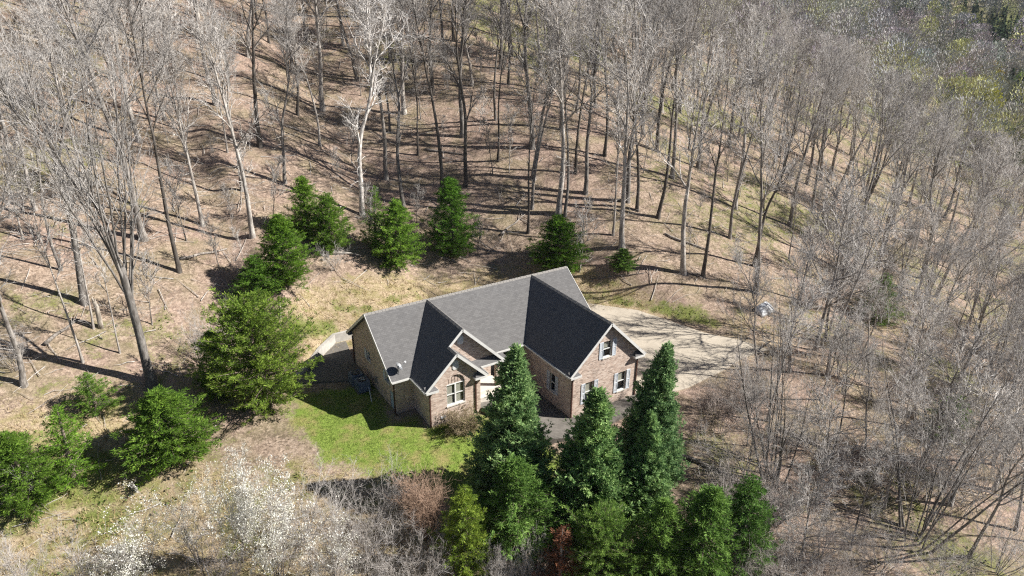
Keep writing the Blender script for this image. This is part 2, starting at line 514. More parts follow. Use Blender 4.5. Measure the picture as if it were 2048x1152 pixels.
M_AC = plain('air_unit_casing', (0.13, 0.17, 0.22), 0.5, 0.15, 7)
M_BLACK = plain('black_plastic', (0.02, 0.02, 0.022), 0.6, 0.2, 8)
M_WHITE = plain('white_plastic', (0.72, 0.72, 0.72), 0.5, 0.06, 6)
M_RIDGE = plain('ridge_shingle', (0.24, 0.225, 0.205), 0.9, 0.25, 14)

EZ, RZ = 3.94, 7.464
house = empty('brick_house', (9.3, -2.0, 0.0))
tag(house, 'brick house with dark grey shingle roof and two front gabled wings', 'house')
bpy.context.view_layer.update()
def hpart(mb, name, mat, parent=None, **k):
    """geometry is given in world metres; parts hang under the house Empty"""
    o = mb.build(name, mat, **k)
    p = parent if parent is not None else house
    o.parent = p
    o.matrix_parent_inverse = Matrix.Translation(-Vector((9.3, -2.0, 0.0)))
    return o

# ------------------------------------------------------------------ roof
def rz_left(x): return RZ - 0.9642 * (5.155 - x)
roof = hpart(MB()
    .slab([(0, 0, RZ), (0, -4.644, EZ), (1.5, -4.644, EZ), (5.155, 0, RZ)], 0.14)
    .slab([(5.155, 0, RZ), (8.706, -4.644, EZ), (11.395, -4.644, EZ), (14.98, 0, RZ)], 0.14)
    .slab([(14.98, 0, RZ), (18.565, -4.644, EZ), (18.685, -4.644, EZ), (18.685, 0, RZ)], 0.14)
    .slab([(0, 0, RZ), (18.685, 0, RZ), (18.685, 4.644, EZ), (0, 4.644, EZ)], 0.14), 'roof', M_SHINGLE, uvmode='roof')
ROOFINV = Matrix.Identity(4)
def rpart(mb, name, mat, **k):
    o = mb.build(name, mat, **k); o.parent = roof; o.matrix_parent_inverse = Matrix.Identity(4)
    return o
JZ = 6.344
rpart(MB().slab([(5.155, 0, RZ), (1.5, -4.644, EZ), (1.5, -7.166, EZ), (3.993, -7.166, JZ), (3.993, -5.943, JZ), (5.155, -5.943, RZ)], 0.14)
      .slab([(5.155, 0, RZ), (5.155, -5.943, RZ), (8.706, -5.943, EZ), (8.706, -4.644, EZ)], 0.14)
      .slab([(3.993, -5.47, JZ), (3.993, -7.166, JZ), (6.4525, -7.166, EZ), (6.4525, -5.47, EZ)], 0.14), 'wing_roof', M_SHINGLE, uvmode='roof')
rpart(MB().slab([(14.98, 0, RZ), (11.395, -4.644, EZ), (11.395, -10.77, EZ), (14.98, -10.77, RZ)], 0.14)
      .slab([(14.98, 0, RZ), (14.98, -10.77, RZ), (18.565, -10.77, EZ), (18.565, -4.644, EZ)], 0.14), 'wing_roof', M_SHINGLE, uvmode='roof')
rpart(MB().slab([(5.9, -5.943, EZ + .01), (9.05, -5.943, EZ + .01), (8.75, -5.46, 4.30), (5.4, -5.46, 4.30)], 0.12), 'pent_roof', M_SHINGLE, uvmode='roof')
# ridge caps
def cap(p, q):
    mb = MB(); p, q = Vector(p), Vector(q); d = (q - p); n = int(d.length / 0.28)
    s = Vector((-d.y, d.x, 0)).normalized()
    for i in range(n):
        a = p + d * (i / n); b = p + d * ((i + 0.93) / n); up = Vector((0, 0, 0.022 + 0.012 * (i % 2)))
        for sg in (-1, 1):
            dn = s * (0.15 * sg) + Vector((0, 0, -0.13))
            mb.slab([a + up, b + up, b + up + dn, a + up + dn], 0.02)
    return mb
for a, b in (((0, 0, RZ), (18.685, 0, RZ)), ((5.155, -0.3, RZ), (5.155, -5.943, RZ)), ((14.98, -0.3, RZ), (14.98, -10.77, RZ)), ((3.993, -5.95, JZ), (3.993, -7.166, JZ))):
    rpart(cap(a, b), 'ridge_cap', M_RIDGE)
# rake boards and eave gutters
def rake(p, q, out):
    p, q, o = Vector(p), Vector(q), Vector(out)
    mb = MB(); mb.bar(p + o * 0.018 + Vector((0, 0, -0.10)), q + o * 0.018 + Vector((0, 0, -0.10)), 0.036, 0.20, up=(0, 0, 1))
    rpart(mb, 'rake_board', M_TRIM)
f = (0, -1, 0); l = (-1, 0, 0); r_ = (1, 0, 0)
rake((5.155, -5.943, RZ), (8.72, -5.943, EZ - .02), f); rake((5.155, -5.943, RZ), (3.993, -5.943, JZ), f)
rake((3.993, -7.166, JZ), (1.5, -7.166, EZ), f); rake((3.993, -7.166, JZ), (6.47, -7.166, EZ - .02), f)
rake((14.98, -10.77, RZ), (11.38, -10.77, EZ), f); rake((14.98, -10.77, RZ), (18.58, -10.77, EZ), f)
rake((0, 0, RZ), (0, -4.644, EZ), l); rake((0, 0, RZ), (0, 4.644, EZ), l)
rake((18.685, 0, RZ), (18.685, -4.644, EZ), r_); rake((18.685, 0, RZ), (18.685, 4.644, EZ), r_)
def gutter(p, q, out):
    p, q, o = Vector(p), Vector(q), Vector(out)
    mb = MB(); mb.bar(p + o * 0.012 + Vector((0, 0, -0.11)), q + o * 0.012 + Vector((0, 0, -0.11)), 0.024, 0.18)
    mb.bar(p + o * 0.135 + Vector((0, 0, -0.055)), q + o * 0.135 + Vector((0, 0, -0.055)), 0.02, 0.12)
    mb.bar(p + o * 0.075 + Vector((0, 0, -0.115)), q + o * 0.075 + Vector((0, 0, -0.115)), 0.10, 0.015)
    rpart(mb, 'gutter', M_TRIM)
gutter((0, -4.644, EZ), (1.36, -4.644, EZ), f); gutter((1.5, -4.78, EZ), (1.5, -7.15, EZ), l)
gutter((8.73, -4.644, EZ), (11.25, -4.644, EZ), f); gutter((11.395, -4.78, EZ), (11.395, -10.75, EZ), l)
gutter((18.565, -4.7, EZ), (18.565, -10.75, EZ), r_); gutter((0, 4.644, EZ), (18.68, 4.644, EZ), (0, 1, 0))
gutter((6.4525, -5.5, EZ), (6.4525, -7.15, EZ), r_); gutter((6.62, -5.943, EZ), (9.05, -5.943, EZ), f)
# soffits close the eaves
so = MB()
so.box((0.02, -4.62, 3.775), (1.9, -4.2, 3.795)); so.box((1.53, -7.13, 3.775), (1.95, -4.63, 3.795))
so.box((8.6, -4.62, 3.775), (11.42, -2.9, 3.795)); so.box((11.43, -10.73, 3.775), (11.85, -4.63, 3.795))
so.box((18.1, -10.73, 3.775), (18.54, -4.66, 3.795)); so.box((0.02, 4.2, 3.775), (18.6, 4.62, 3.795)); so.box((6.0, -7.13, 3.775), (6.42, -5.5, 3.795))
rpart(so, 'soffit', M_TRIM)
# cornice returns: little hipped caps at the gable feet
for x0, sg, y, yw in ((1.5, 1, -7.166, -6.8), (6.4525, -1, -7.166, -6.8), (11.395, 1, -10.77, -10.4), (18.565, -1, -10.77, -10.4)):
    a, b = x0 + sg * .02, x0 + sg * 0.98
    mb = MB(); mb.slab([(a, y - .01, 3.86), (b, y - .01, 3.86), (b - sg * .28, yw, 4.16), (a, yw, 4.16)], 0.05)
    mb.slab([(b, y - .01, 3.86), (b, yw, 3.86), (b - sg * .28, yw, 4.16)], 0.02)
    rt = rpart(mb, 'cornice_return', M_SHINGLE, uvmode='roof')
    mb = MB(); mb.bar((a, y - .03, 3.77), (b, y - .03, 3.77), 0.035, 0.16); mb.bar((b + sg * .012, y - .04, 3.77), (b + sg * .012, yw + .01, 3.77), 0.03, 0.16)
    mb.box((min(a, b), y, 3.70), (max(a, b), yw, 3.72))
    rpart(mb, 'return_trim', M_TRIM)

# ------------------------------------------------------------------ walls with real openings
def wall(axis_, plane, outward, outline, holes=(), t=0.24, mat=None, name='wall'):
    """axis_ 'x' or 'y': the direction the wall runs; plane: its other coordinate; outline, holes: (s, z)"""
    bm = bmesh.new()
    def P(s, z, d=0.0):
        return (s, plane + outward * d, z) if axis_ == 'x' else (plane + outward * d, s, z)
    edges = []
    for lp in [outline] + list(holes):
        vs = [bm.verts.new(P(s, z)) for s, z in lp]
        for i in range(len(vs)): edges.append(bm.edges.new((vs[i], vs[(i + 1) % len(vs)])))
    res = bmesh.ops.triangle_fill(bm, use_beauty=True, use_dissolve=False, edges=edges)
    faces = [g for g in res['geom'] if isinstance(g, bmesh.types.BMFace)]
    ext = bmesh.ops.extrude_face_region(bm, geom=faces)
    dv = Vector((0, -outward * t, 0)) if axis_ == 'x' else Vector((-outward * t, 0, 0))
    bmesh.ops.translate(bm, vec=dv, verts=[g for g in ext['geom'] if isinstance(g, bmesh.types.BMVert)])
    bmesh.ops.recalc_face_normals(bm, faces=bm.faces)
    me = bpy.data.meshes.new(name); bm.to_mesh(me); bm.free()
    wall_uv(me); me.materials.append(mat or M_BRICK)
    o = obj(name, me, house); o.matrix_parent_inverse = Matrix.Translation(-Vector((9.3, -2.0, 0.0)))
    return o

def rect(s0, s1, z0, z1): return [(s0, z0), (s1, z0), (s1, z1), (s0, z1)]

def window(axis_, plane, outward, s0, s1, z0, z1, blind=(0.5, 1.0), mullion=False, shutters=(True, True), sw=0.36, sill=True, setback=0.10):
    def B(mb, sa, sb, da, db, za, zb):
        lo, hi = sorted((plane + outward * da, plane + outward * db)); a, b_ = sorted((sa, sb))
        if axis_ == 'x': mb.box((a, lo, za), (b_, hi, zb))
        else: mb.box((lo, a, za), (hi, b_, zb))
    fr = MB(); w = 0.055; d0, d1 = -setback - 0.05, -setback + 0.035
    B(fr, s0 + .004, s0 + w, d0, d1, z0 + .004, z1 - .004); B(fr, s1 - w, s1 - .004, d0, d1, z0 + .004, z1 - .004)
    B(fr, s0 + w, s1 - w, d0, d1, z0 + .004, z0 + w); B(fr, s0 + w, s1 - w, d0, d1, z1 - w, z1 - .004)
    zm = (z0 + z1) / 2
    cells = []
    if mullion:
        sm = (s0 + s1) / 2
        B(fr, sm - .055, sm + .055, d0, d1 + .004, z0 + w, z1 - w); spans = ((s0 + w, sm - .055), (sm + .055, s1 - w))
    else: spans = ((s0 + w, s1 - w),)
    for a, b_ in spans:
        B(fr, a, b_, d0, d1 - .006, zm - .03, zm + .03)
        cells += [(a, b_, z0 + w, zm - .03), (a, b_, zm + .03, z1 - w)]
    fo = hpart(fr, 'window', M_FRAME)
    def sub(mb, name, mat):
        o = mb.build(name, mat); o.parent = fo; o.matrix_parent_inverse = Matrix.Identity(4)
        return o
    for a, b_, za, zb in cells:
        mb = MB(); B(mb, a, b_, -setback - .012, -setback - .006, za, zb); sub(mb, 'pane', M_GLASS)
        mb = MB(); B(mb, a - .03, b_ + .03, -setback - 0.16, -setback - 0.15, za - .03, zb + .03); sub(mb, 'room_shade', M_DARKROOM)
    if blind:
        zt = z1 - 0.02
        for a, b_ in spans:
            mb = MB(); zz = z0 + (z1 - z0) * blind[0]
            k = max(3, int((zt - zz) / 0.09))
            for i in range(k):
                zc = zz + (zt - zz) * (i + .5) / k; hh = (zt - zz) / k * 0.47
                B(mb, a + .01, b_ - .14, -setback - .085, -setback - .07, zc - hh, zc + hh)
            sub(mb, 'blind', M_BLIND)
    if sill:
        mb = MB(); B(mb, s0 - .06, s1 + .06, -setback, 0.07, z0 - .09, z0 + .003); sub(mb, 'sill', M_PORCH)
    for side, on in zip((-1, 1), shutters):
        if not on: continue
        a = s0 - .03 - sw if side < 0 else s1 + .03
        mb = MB()
        B(mb, a, a + .05, .003, .045, z0 - .03, z1 + .03); B(mb, a + sw - .05, a + sw, .003, .045, z0 - .03, z1 + .03)
        for za, zb in ((z0 - .03, z0 + .05), (zm - .04, zm + .04), (z1 - .05, z1 + .03)): B(mb, a + .05, a + sw - .05, .003, .043, za, zb)
        n = 14
        for i in range(n):
            z = z0 + .05 + (z1 - z0 - .10) * (i + .5) / n
            if abs(z - zm) > .05: B(mb, a + .05, a + sw - .05, .003, .030, z - .032, z + .022)
        hpart(mb, 'shutter', M_SHUTTER)
    return fo

GW = [(0.42, 1.22, 2.98, 3.76), (-3.36, -2.56, 2.98, 3.72)]
wall('y', 0.37, -1, [(4.27, -.6), (4.27, 4.06), (0, 7.30), (-4.27, 4.06), (-4.27, -.6)], [rect(*g) for g in GW] + [rect(-4.06, -3.20, 0.92, 2.50)])
window('y', 0.37, -1, *GW[0], blind=None, shutters=(False, True), sw=.34); window('y', 0.37, -1, *GW[1], blind=None, shutters=(False, True), sw=.30)
dm = MB(); dm.box((0.43, -4.05, 0.93), (0.48, -3.21, 2.49)); do = hpart(dm, 'side_door', M_BLUEDOOR)
dm = MB()
for z0, z1 in ((1.05, 1.6), (1.72, 2.38)):
    for y0, y1 in ((-3.98, -3.68), (-3.58, -3.28)): dm.box((0.415, y0, z0), (0.431, y1, z1))
o = dm.build('door_panel', M_BLUEDOOR); o.parent = do
wall('x', -4.27, -1, rect(0.37 + .24, 1.87, -.6, 4.06))
wall('y', 1.87, -1, rect(-6.8 + .24, -4.27 + .0, -.6, 4.10))
AC_, AR = 4.04, 0.74
arch = [(3.30, 2.0), (4.78, 2.0), (4.78, 3.70)] + [(AC_ + AR * math.cos(a), 3.70 + AR * math.sin(a)) for a in np.linspace(0, math.pi, 15)[1:-1]] + [(3.30, 3.70)]
wall('x', -6.8, -1, [(1.87, -.6), (6.08, -.6), (6.08, 4.10), (3.993, 6.16), (1.87, 4.10)], [arch])
window('x', -6.8, -1, 3.30, 4.78, 2.0, 3.70, blind=(0.0, 1), mullion=True, shutters=(False, False), setback=0.12)
# arched blind panel of soldier bricks over the window
for i in range(6):
    a, b = 3.30 + 1.48 * i / 6 + .026, 3.30 + 1.48 * (i + 1) / 6 - .026
    za = 3.72
    top = lambda s: 3.70 + math.sqrt(max(0.0, AR * AR - (s - AC_) ** 2)) - .004
    mb = MB(); mid = (a + b) / 2
    mb.slab([(a, -6.67, za), (b, -6.67, za), (b, -6.67, max(za + .02, top(b))), (mid, -6.67, top(mid)), (a, -6.67, max(za + .02, top(a)))], 0.06, (0, 1, 0))
    hpart(mb, 'arch_panel', M_BRICK, uvmode='wall')
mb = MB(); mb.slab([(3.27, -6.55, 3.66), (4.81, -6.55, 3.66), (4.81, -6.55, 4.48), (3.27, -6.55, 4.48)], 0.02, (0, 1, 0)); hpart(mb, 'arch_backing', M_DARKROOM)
wall('y', 6.08, 1, rect(-6.8 + .24, -4.0, -.6, 4.06))
wall('x', -5.45, -1, [(3.6, 3.82), (8.33, 3.82), (8.33, 4.16), (5.155, 7.28), (3.6, 5.78)])
wall('x', -4.0, -1, rect(5.9, 8.62, -.6, 3.78), [rect(6.28, 7.12, 1.62, 3.4)])
dm = MB(); dm.box((6.29, -3.93, 1.63), (7.11, -3.88, 3.39)); hpart(dm, 'front_door', M_DOOR)
wall('x', -3.0, -1, rect(8.5, 11.9, -.6, 3.78), [rect(9.0, 9.7, 1.7, 3.4), rect(10.1, 11.0, 1.2, 3.4)])
window('x', -3.0, -1, 9.0, 9.7, 1.7, 3.4, blind=None, shutters=(False, False)); window('x', -3.0, -1, 10.1, 11.0, 1.2, 3.4, blind=None, shutters=(False, False), sill=False)
wall('y', 11.765, -1, rect(-10.4 + .24, -2.9, -.6, 4.08), [rect(-8.38, -7.70, 1.20, 2.74)])
window('y', 11.765, -1, -8.38, -7.70, 1.20, 2.74, blind=None, shutters=(True, True))
RG = [(14.62, 15.44, 4.44, 5.80), (13.09, 13.90, 1.02, 2.72), (16.28, 17.10, 1.00, 2.66)]
wall('x', -10.4, -1, [(11.765, -1.2), (18.195, -1.2), (18.195, 4.08), (14.98, 7.26), (11.765, 4.08)], [rect(*g) for g in RG])
for g, bl in zip(RG, ((0.55, 1), (0.35, 1), (0.45, 1))): window('x', -10.4, -1, *g, blind=bl)
wall('y', 18.195, 1, [(-10.4 + .24, -1.2), (-10.4 + .24, 4.06), (-4.3, 4.06), (0, 7.30), (4.27, 4.06), (4.27, -1.2)])
wall('x', 4.27, 1, rect(0.61, 17.95, -.6, 4.06))
# brick pillar, header and porch columns
mb = MB(); mb.box((8.17, -5.60, 0.5), (8.47, -5.30, 3.56)); hpart(mb, 'pillar', M_BRICK, uvmode='wall')
mb = MB(); mb.box((6.09, -5.62, 3.56), (8.52, -5.28, 3.80)); hpart(mb, 'porch_beam', M_TRIM)
for x in (10.25,):
    mb = MB(); mb.tube([(x, -4.42, 0.3), (x, -4.42, 3.78)], 0.10, 12, 0.085); mb.box((x - .13, -4.55, 3.68), (x + .13, -4.29, 3.775))
    hpart(mb, 'porch_column', M_TRIM)
mb = MB(); mb.box((6.09, -5.75, 0.3), (8.75, -4.01, 1.55)); hpart(mb, 'porch_floor', M_PORCH)
mb = MB(); mb.box((6.2, -6.12, 0.3), (8.75, -5.753, 1.25)); hpart(mb, 'porch_step', M_PORCH)
# gable vents
for xc, zc, y in ((4.05, 5.24, -6.8), (5.18, 6.35, -5.45)):
    w, h = .25, .36
    oct_ = [(-w, -h + .12), (-w + .10, -h), (w - .10, -h), (w, -h + .12), (w, h - .12), (w - .10, h), (-w + .10, h), (-w, h - .12)]
    mb = MB(); mb.slab([(xc + a, y - .045, zc + b) for a, b in oct_], 0.042, (0, 1, 0)); vo = hpart(mb, 'gable_vent', M_TRIM)
    mb = MB()
    for i in range(6): z = zc - .22 + .088 * i; mb.box((xc - w + .05, y - .062, z - .016), (xc + w - .05, y - .046, z + .022))
    o = mb.build('louvre', M_WHITE); o.parent = vo
# downspouts
for x, y, zt, zb in ((1.93, -6.86, 3.72, .62), (5.66, -6.86, 3.66, .8), (11.83, -10.46, 3.72, .05), (18.12, -10.46, 3.72, .0), (0.31, -4.18, 3.7, .95), (0.31, 4.18, 3.7, 1.0)):
    mb = MB(); mb.box((x - .045, y - .035, zb), (x + .045, y + .035, zt))
    for z in (zb + .5, (zb + zt) / 2, zt - .4): mb.box((x - .055, y - .045, z - .02), (x + .055, y + .045, z + .02))
    mb.bar((x, y - .02, zb + .04), (x, y - .28, zb - .0), .08, .06)
    hpart(mb, 'downspout', M_SPOUT)
for x, z in ((2.95, 1.22),):
    mb = MB(); mb.box((x - .2, -6.83, z - .1), (x + .2, -6.803, z + .1))
    for i in range(4): mb.box((x - .18, -6.845, z - .075 + .045 * i), (x + .18, -6.831, z - .055 + .045 * i))
    hpart(mb, 'crawl_vent', M_WHITE)
mb = MB(); mb.box((0.24, -0.75, 1.75), (0.368, -0.45, 2.25)); hpart(mb, 'meter_box', M_METAL)

# ------------------------------------------------------------------ paved surfaces
def draped(name, P, zf, t, mat, step=0.6):
    bm = bmesh.new()
    bm.faces.new([bm.verts.new((x, y, 0)) for x, y in P])
    for ax in (0, 1):
        lo = min(p[ax] for p in P); hi = max(p[ax] for p in P)
        c = lo + step
        while c < hi - 1e-3:
            pn = Vector((1, 0, 0)) if ax == 0 else Vector((0, 1, 0))
            bmesh.ops.bisect_plane(bm, geom=bm.verts[:] + bm.edges[:] + bm.faces[:], plane_co=pn * c, plane_no=pn)
            c += step
    for v in bm.verts: v.co.z = float(zf(v.co.x, v.co.y))
    bmesh.ops.recalc_face_normals(bm, faces=bm.faces)
    if bm.faces[0].normal.z < 0: bmesh.ops.reverse_faces(bm, faces=bm.faces)
    ext = bmesh.ops.extrude_face_region(bm, geom=bm.faces[:])
    bmesh.ops.translate(bm, vec=(0, 0, t), verts=[g for g in ext['geom'] if isinstance(g, bmesh.types.BMVert)])
    bmesh.ops.recalc_face_normals(bm, faces=bm.faces)
    me = bpy.data.meshes.new(name); bm.to_mesh(me); bm.free(); me.materials.append(mat)
    return obj(name, me)
tag(draped('driveway', DRIVE, lambda x, y: ground_z(x, y) - .10, 0.17, M_DRIVE), 'pale tan concrete parking pad beside the house', kind='structure')
PATIO = [(6.12, -3.6), (6.12, -6.9), (6.55, -7.4), (7.5, -9.3), (8.35, -12.1), (11.0, -12.75), (18.2, -12.0), (18.25, -10.2), (11.9, -10.2), (11.9, -2.95), (8.6, -2.95)]
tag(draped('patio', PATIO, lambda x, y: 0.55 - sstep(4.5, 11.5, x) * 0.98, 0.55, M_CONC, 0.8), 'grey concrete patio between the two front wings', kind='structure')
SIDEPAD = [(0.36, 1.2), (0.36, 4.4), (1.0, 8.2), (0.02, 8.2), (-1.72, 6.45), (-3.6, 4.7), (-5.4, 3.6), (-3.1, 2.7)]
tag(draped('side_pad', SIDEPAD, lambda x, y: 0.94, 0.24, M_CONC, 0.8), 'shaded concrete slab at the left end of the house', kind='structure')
# retaining wall
rw = MB(); PL = [(10.5, 8.62, 1.95), (0.05, 8.42, 2.02), (-1.78, 6.68, 2.0), (-3.5, 5.05, 1.55), (-5.4, 4.0, 1.12)]
def offs(i, d):
    p = Vector(PL[i][:2]); a = (p - Vector(PL[i - 1][:2])).normalized() if i else None
    b = (Vector(PL[i + 1][:2]) - p).normalized() if i < len(PL) - 1 else None
    n = (a if b is None else b if a is None else (a + b)).normalized(); return p + Vector((-n.y, n.x)) * d
for i in range(len(PL) - 1):
    a0, a1, b0, b1 = offs(i, .15), offs(i, -.15), offs(i + 1, .15), offs(i + 1, -.15)
    za, zb = PL[i][2], PL[i + 1][2]
    n = len(rw.v)
    rw.v += [(a0.x, a0.y, .4), (a1.x, a1.y, .4), (b1.x, b1.y, .4), (b0.x, b0.y, .4), (a0.x, a0.y, za), (a1.x, a1.y, za), (b1.x, b1.y, zb), (b0.x, b0.y, zb)]
    for q in ((4, 5, 6, 7), (0, 3, 7, 4), (1, 5, 6, 2)) + (((0, 4, 5, 1),) if i == 0 else ()) + (((3, 2, 6, 7),) if i == len(PL) - 2 else ()): rw.f.append(tuple(n + k for k in q))
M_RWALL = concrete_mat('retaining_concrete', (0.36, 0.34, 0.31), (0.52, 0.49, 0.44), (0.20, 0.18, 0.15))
tag(rw.build('retaining_wall', M_RWALL), 'low pale concrete retaining wall behind the left corner of the house', 'retaining wall')

# ------------------------------------------------------------------ things round the house
def ac_unit(x, y, s, label):
    e = empty('air_conditioner', (x, y, 0.98)); tag(e, label, 'air conditioner', 'air conditioners beside the house')
    h = 0.92 * s; w = 0.46 * s
    mb = MB(); mb.box((-w, -w, .06), (w, w, h)); mb.build('casing', M_AC, e)
    mb = MB(); mb.box((-w - .12, -w - .12, -.06), (w + .12, w + .12, .055)); mb.build('pad', M_CONC, e)
    for i in range(9):
        z = .14 + (h - .24) * i / 9
        mb = MB(); mb.box((-w - .018, -w - .018, z), (w + .018, w + .018, z + .028)); mb.build('louvre_band', M_AC, e)
    mb = MB(); mb.tube([(0, 0, h + .002), (0, 0, h + .03)], w * .80, 20); mb.build('fan_grille', M_BLACK, e)
    mb = MB()
    for k in range(8):
        a = math.pi * k / 8; mb.bar((math.cos(a) * w * .8, math.sin(a) * w * .8, h + .04), (-math.cos(a) * w * .8, -math.sin(a) * w * .8, h + .04), .014, .014)
    mb.build('guard', M_METAL, e)
    return e
ac_unit(-0.62, 1.35, 1.0, 'dark blue grey air conditioner unit nearer the back of the left wall')
ac_unit(-0.55, 0.12, 1.0, 'dark air conditioner unit with pale litter on top, by the left wall')
lit = empty('paper_scrap'); bpy.data.objects.remove(lit)
rnd = random.Random(4)
for k, (dx, dy) in enumerate(((-.16, .1), (.02, .2), (.14, .02), (-.05, -.12), (.1, -.2))):
    mb = MB(); s = .07 + .02 * rnd.random(); a = rnd.random() * 3
    c, q = math.cos(a) * s, math.sin(a) * s
    mb.slab([(-0.55 + dx + c, 0.12 + dy + q, 1.99), (-0.55 + dx - q, 0.12 + dy + c, 1.985), (-0.55 + dx - c, 0.12 + dy - q, 1.995), (-0.55 + dx + q, 0.12 + dy - c, 1.988)], .012)
    o = mb.build('leaf_scrap', M_WHITE)
    tag(o, ('leftmost', 'uppermost', 'middle', 'lowest', 'rightmost')[k] + ' pale scrap lying on top of the nearer air conditioner', 'scrap', 'pale scraps on the air conditioner')
p0, p1 = (-.12, .05, 1.5), (-.62, -1.9, .98)
pm = MB(); pm.tube([p0, ((p0[0] + p1[0]) / 2, (p0[1] + p1[1]) / 2, 1.215), p1], .035, 8)
tag(pm.build('drain_pipe', M_WHITE), 'white plastic pipe leaning from the air conditioner to the ground', 'pipe')
# satellite dish on the left roof corner
dish = empty('satellite_dish', (0.72, -4.28, 4.2)); tag(dish, 'small grey satellite dish on the front left corner of the roof', 'satellite dish')
mb = MB(); R = .36; nn = 16
rings = []
for i in range(5):
    r = R * i / 4
    rings.append([(r * math.cos(2 * math.pi * j / nn), r * math.sin(2 * math.pi * j / nn), .35 * r * r / R) for j in range(nn)])
mb.v = [p for rg in rings for p in rg] + [(p[0], p[1], p[2] - .02) for rg in rings for p in rg]
o5 = 5 * nn
for i in range(4):
    for j in range(nn):
        a, b, c, d = i * nn + j, i * nn + (j + 1) % nn, (i + 1) * nn + (j + 1) % nn, (i + 1) * nn + j
        mb.f += [(a, b, c, d), (o5 + d, o5 + c, o5 + b, o5 + a)]
for j in range(nn): a, b = 4 * nn + j, 4 * nn + (j + 1) % nn; mb.f.append((a, b, o5 + b, o5 + a))
ro = mb.build('reflector', M_METAL, dish, recalc=False); ro.location = (0, 0, .62); ro.rotation_euler = (RAD(52), RAD(12), RAD(58))
mb = MB(); mb.tube([(0, 0, -.22), (0, 0, .30), (-.03, .02, .58)], .03, 8); mb.build('mast', M_METAL, dish)
mb = MB(); mb.tube([(0, -.02, .5), (.26, -.14, .70), (.46, -.22, .98)], .02, 6); ar = mb.build('feed_arm', M_WHITE, dish)
mb = MB(); mb.box((.41, -.28, .95), (.53, -.16, 1.06)); mb.build('receiver', M_WHITE, dish)
# white tarp over a heap at the edge of the wood
def tarp(x, y, rot):
    n, mth = 26, 18; v = []; 
    for j in range(mth):
        for i in range(n):
            u, w = i / (n - 1) * 2 - 1, j / (mth - 1) * 2 - 1
            X, Y = 1.15 * u, .6 * w
            h = 0.7 * max(0, (1 - abs(u) ** 3.2)) ** .6 * max(0, (1 - abs(w) ** 2.6)) ** .6
            h += 0.22 * (fbm(np.array(u * 3.1 + 9), np.array(w * 3.3 + 4), 12) - .45) * (h > .05) + .05 * math.sin(9 * u + 4 * w) * min(1, h)
            wx, wy = x + X * math.cos(rot) - Y * math.sin(rot), y + X * math.sin(rot) + Y * math.cos(rot)
            v.append((wx, wy, float(ground_z(wx, wy)) + .03 + float(h)))
    id_ = np.arange(n * mth).reshape(mth, n)
    q = np.stack([id_[:-1, :-1], id_[:-1, 1:], id_[1:, 1:], id_[1:, :-1]], -1).reshape(-1, 4)
    me = mesh_np('tarp_heap', v, q, plain('white_tarp', (0.66, 0.68, 0.70), .35, .10, 3), smooth=True)
    o = obj('tarp_heap', me); sm = o.modifiers.new('thick', 'SOLIDIFY'); sm.thickness = .03; sm.offset = 1
    return o
# ------------------------------------------------------------------ plant materials
def bark_mat(name, lo, mid, hi, fine=True):
    """bark; object colour tints each tree"""
    m, t, b = new_mat(name)
    c = coord(t)
    mp = t.nodes.new('ShaderNodeMapping'); mp.inputs['Scale'].default_value = (3.0, 3.0, 0.7); t.links.new(c, mp.inputs[0])
    n1 = noise(t, 1.6, 4 if fine else 1, 0.7, mp.outputs[0], 0.4 if fine else 0); n2 = noise(t, 0.9, 3 if fine else 1, 0.6, c)
    col = ramp(t, n1, [(0.28, lo), (0.5, mid), (0.72, hi)])
    col = mixc(t, ramp(t, n2, [(0.50, (0, 0, 0)), (0.66, (0.6, 0.6, 0.6))]), col, hi)
    oi = t.nodes.new('ShaderNodeObjectInfo')
    col = mixc(t, 1.0, col, oi.outputs['Color'], 'MULTIPLY')
    t.links.new(col, b.inputs['Base Color']); b.inputs['Roughness'].default_value = 0.95
    b.inputs['Specular IOR Level'].default_value = 0.1
    if fine: bump(t, n1, 0.6, 0.04, b)
    return m

def leaf_mat(name, lo, mid, hi, transl=0.25):
    m, t, b = new_mat(name)
    c = coord(t)
    geo = t.nodes.new('ShaderNodeNewGeometry')
    n = noise(t, 1.4, 2, 0.7, c)
    n = mathn(t, 'ADD', mathn(t, 'MULTIPLY', n, 0.75), mathn(t, 'MULTIPLY', geo.outputs['Random Per Island'], 0.30))
    col = ramp(t, n, [(0.38, lo), (0.55, mid), (0.78, hi)])
    oi = t.nodes.new('ShaderNodeObjectInfo')
    col = mixc(t, 1.0, col, oi.outputs['Color'], 'MULTIPLY')
    t.links.new(col, b.inputs['Base Color']); b.inputs['Roughness'].default_value = 0.75
    b.inputs['Specular IOR Level'].default_value = 0.2
    tr = t.nodes.new('ShaderNodeBsdfTranslucent'); t.links.new(col, tr.inputs[0])
    mx = t.nodes.new('ShaderNodeMixShader'); mx.inputs[0].default_value = transl
    t.links.new(b.outputs[0], mx.inputs[1]); t.links.new(tr.outputs[0], mx.inputs[2])
    t.links.new(mx.outputs[0], t.nodes['Material Output'].inputs[0])
    return m

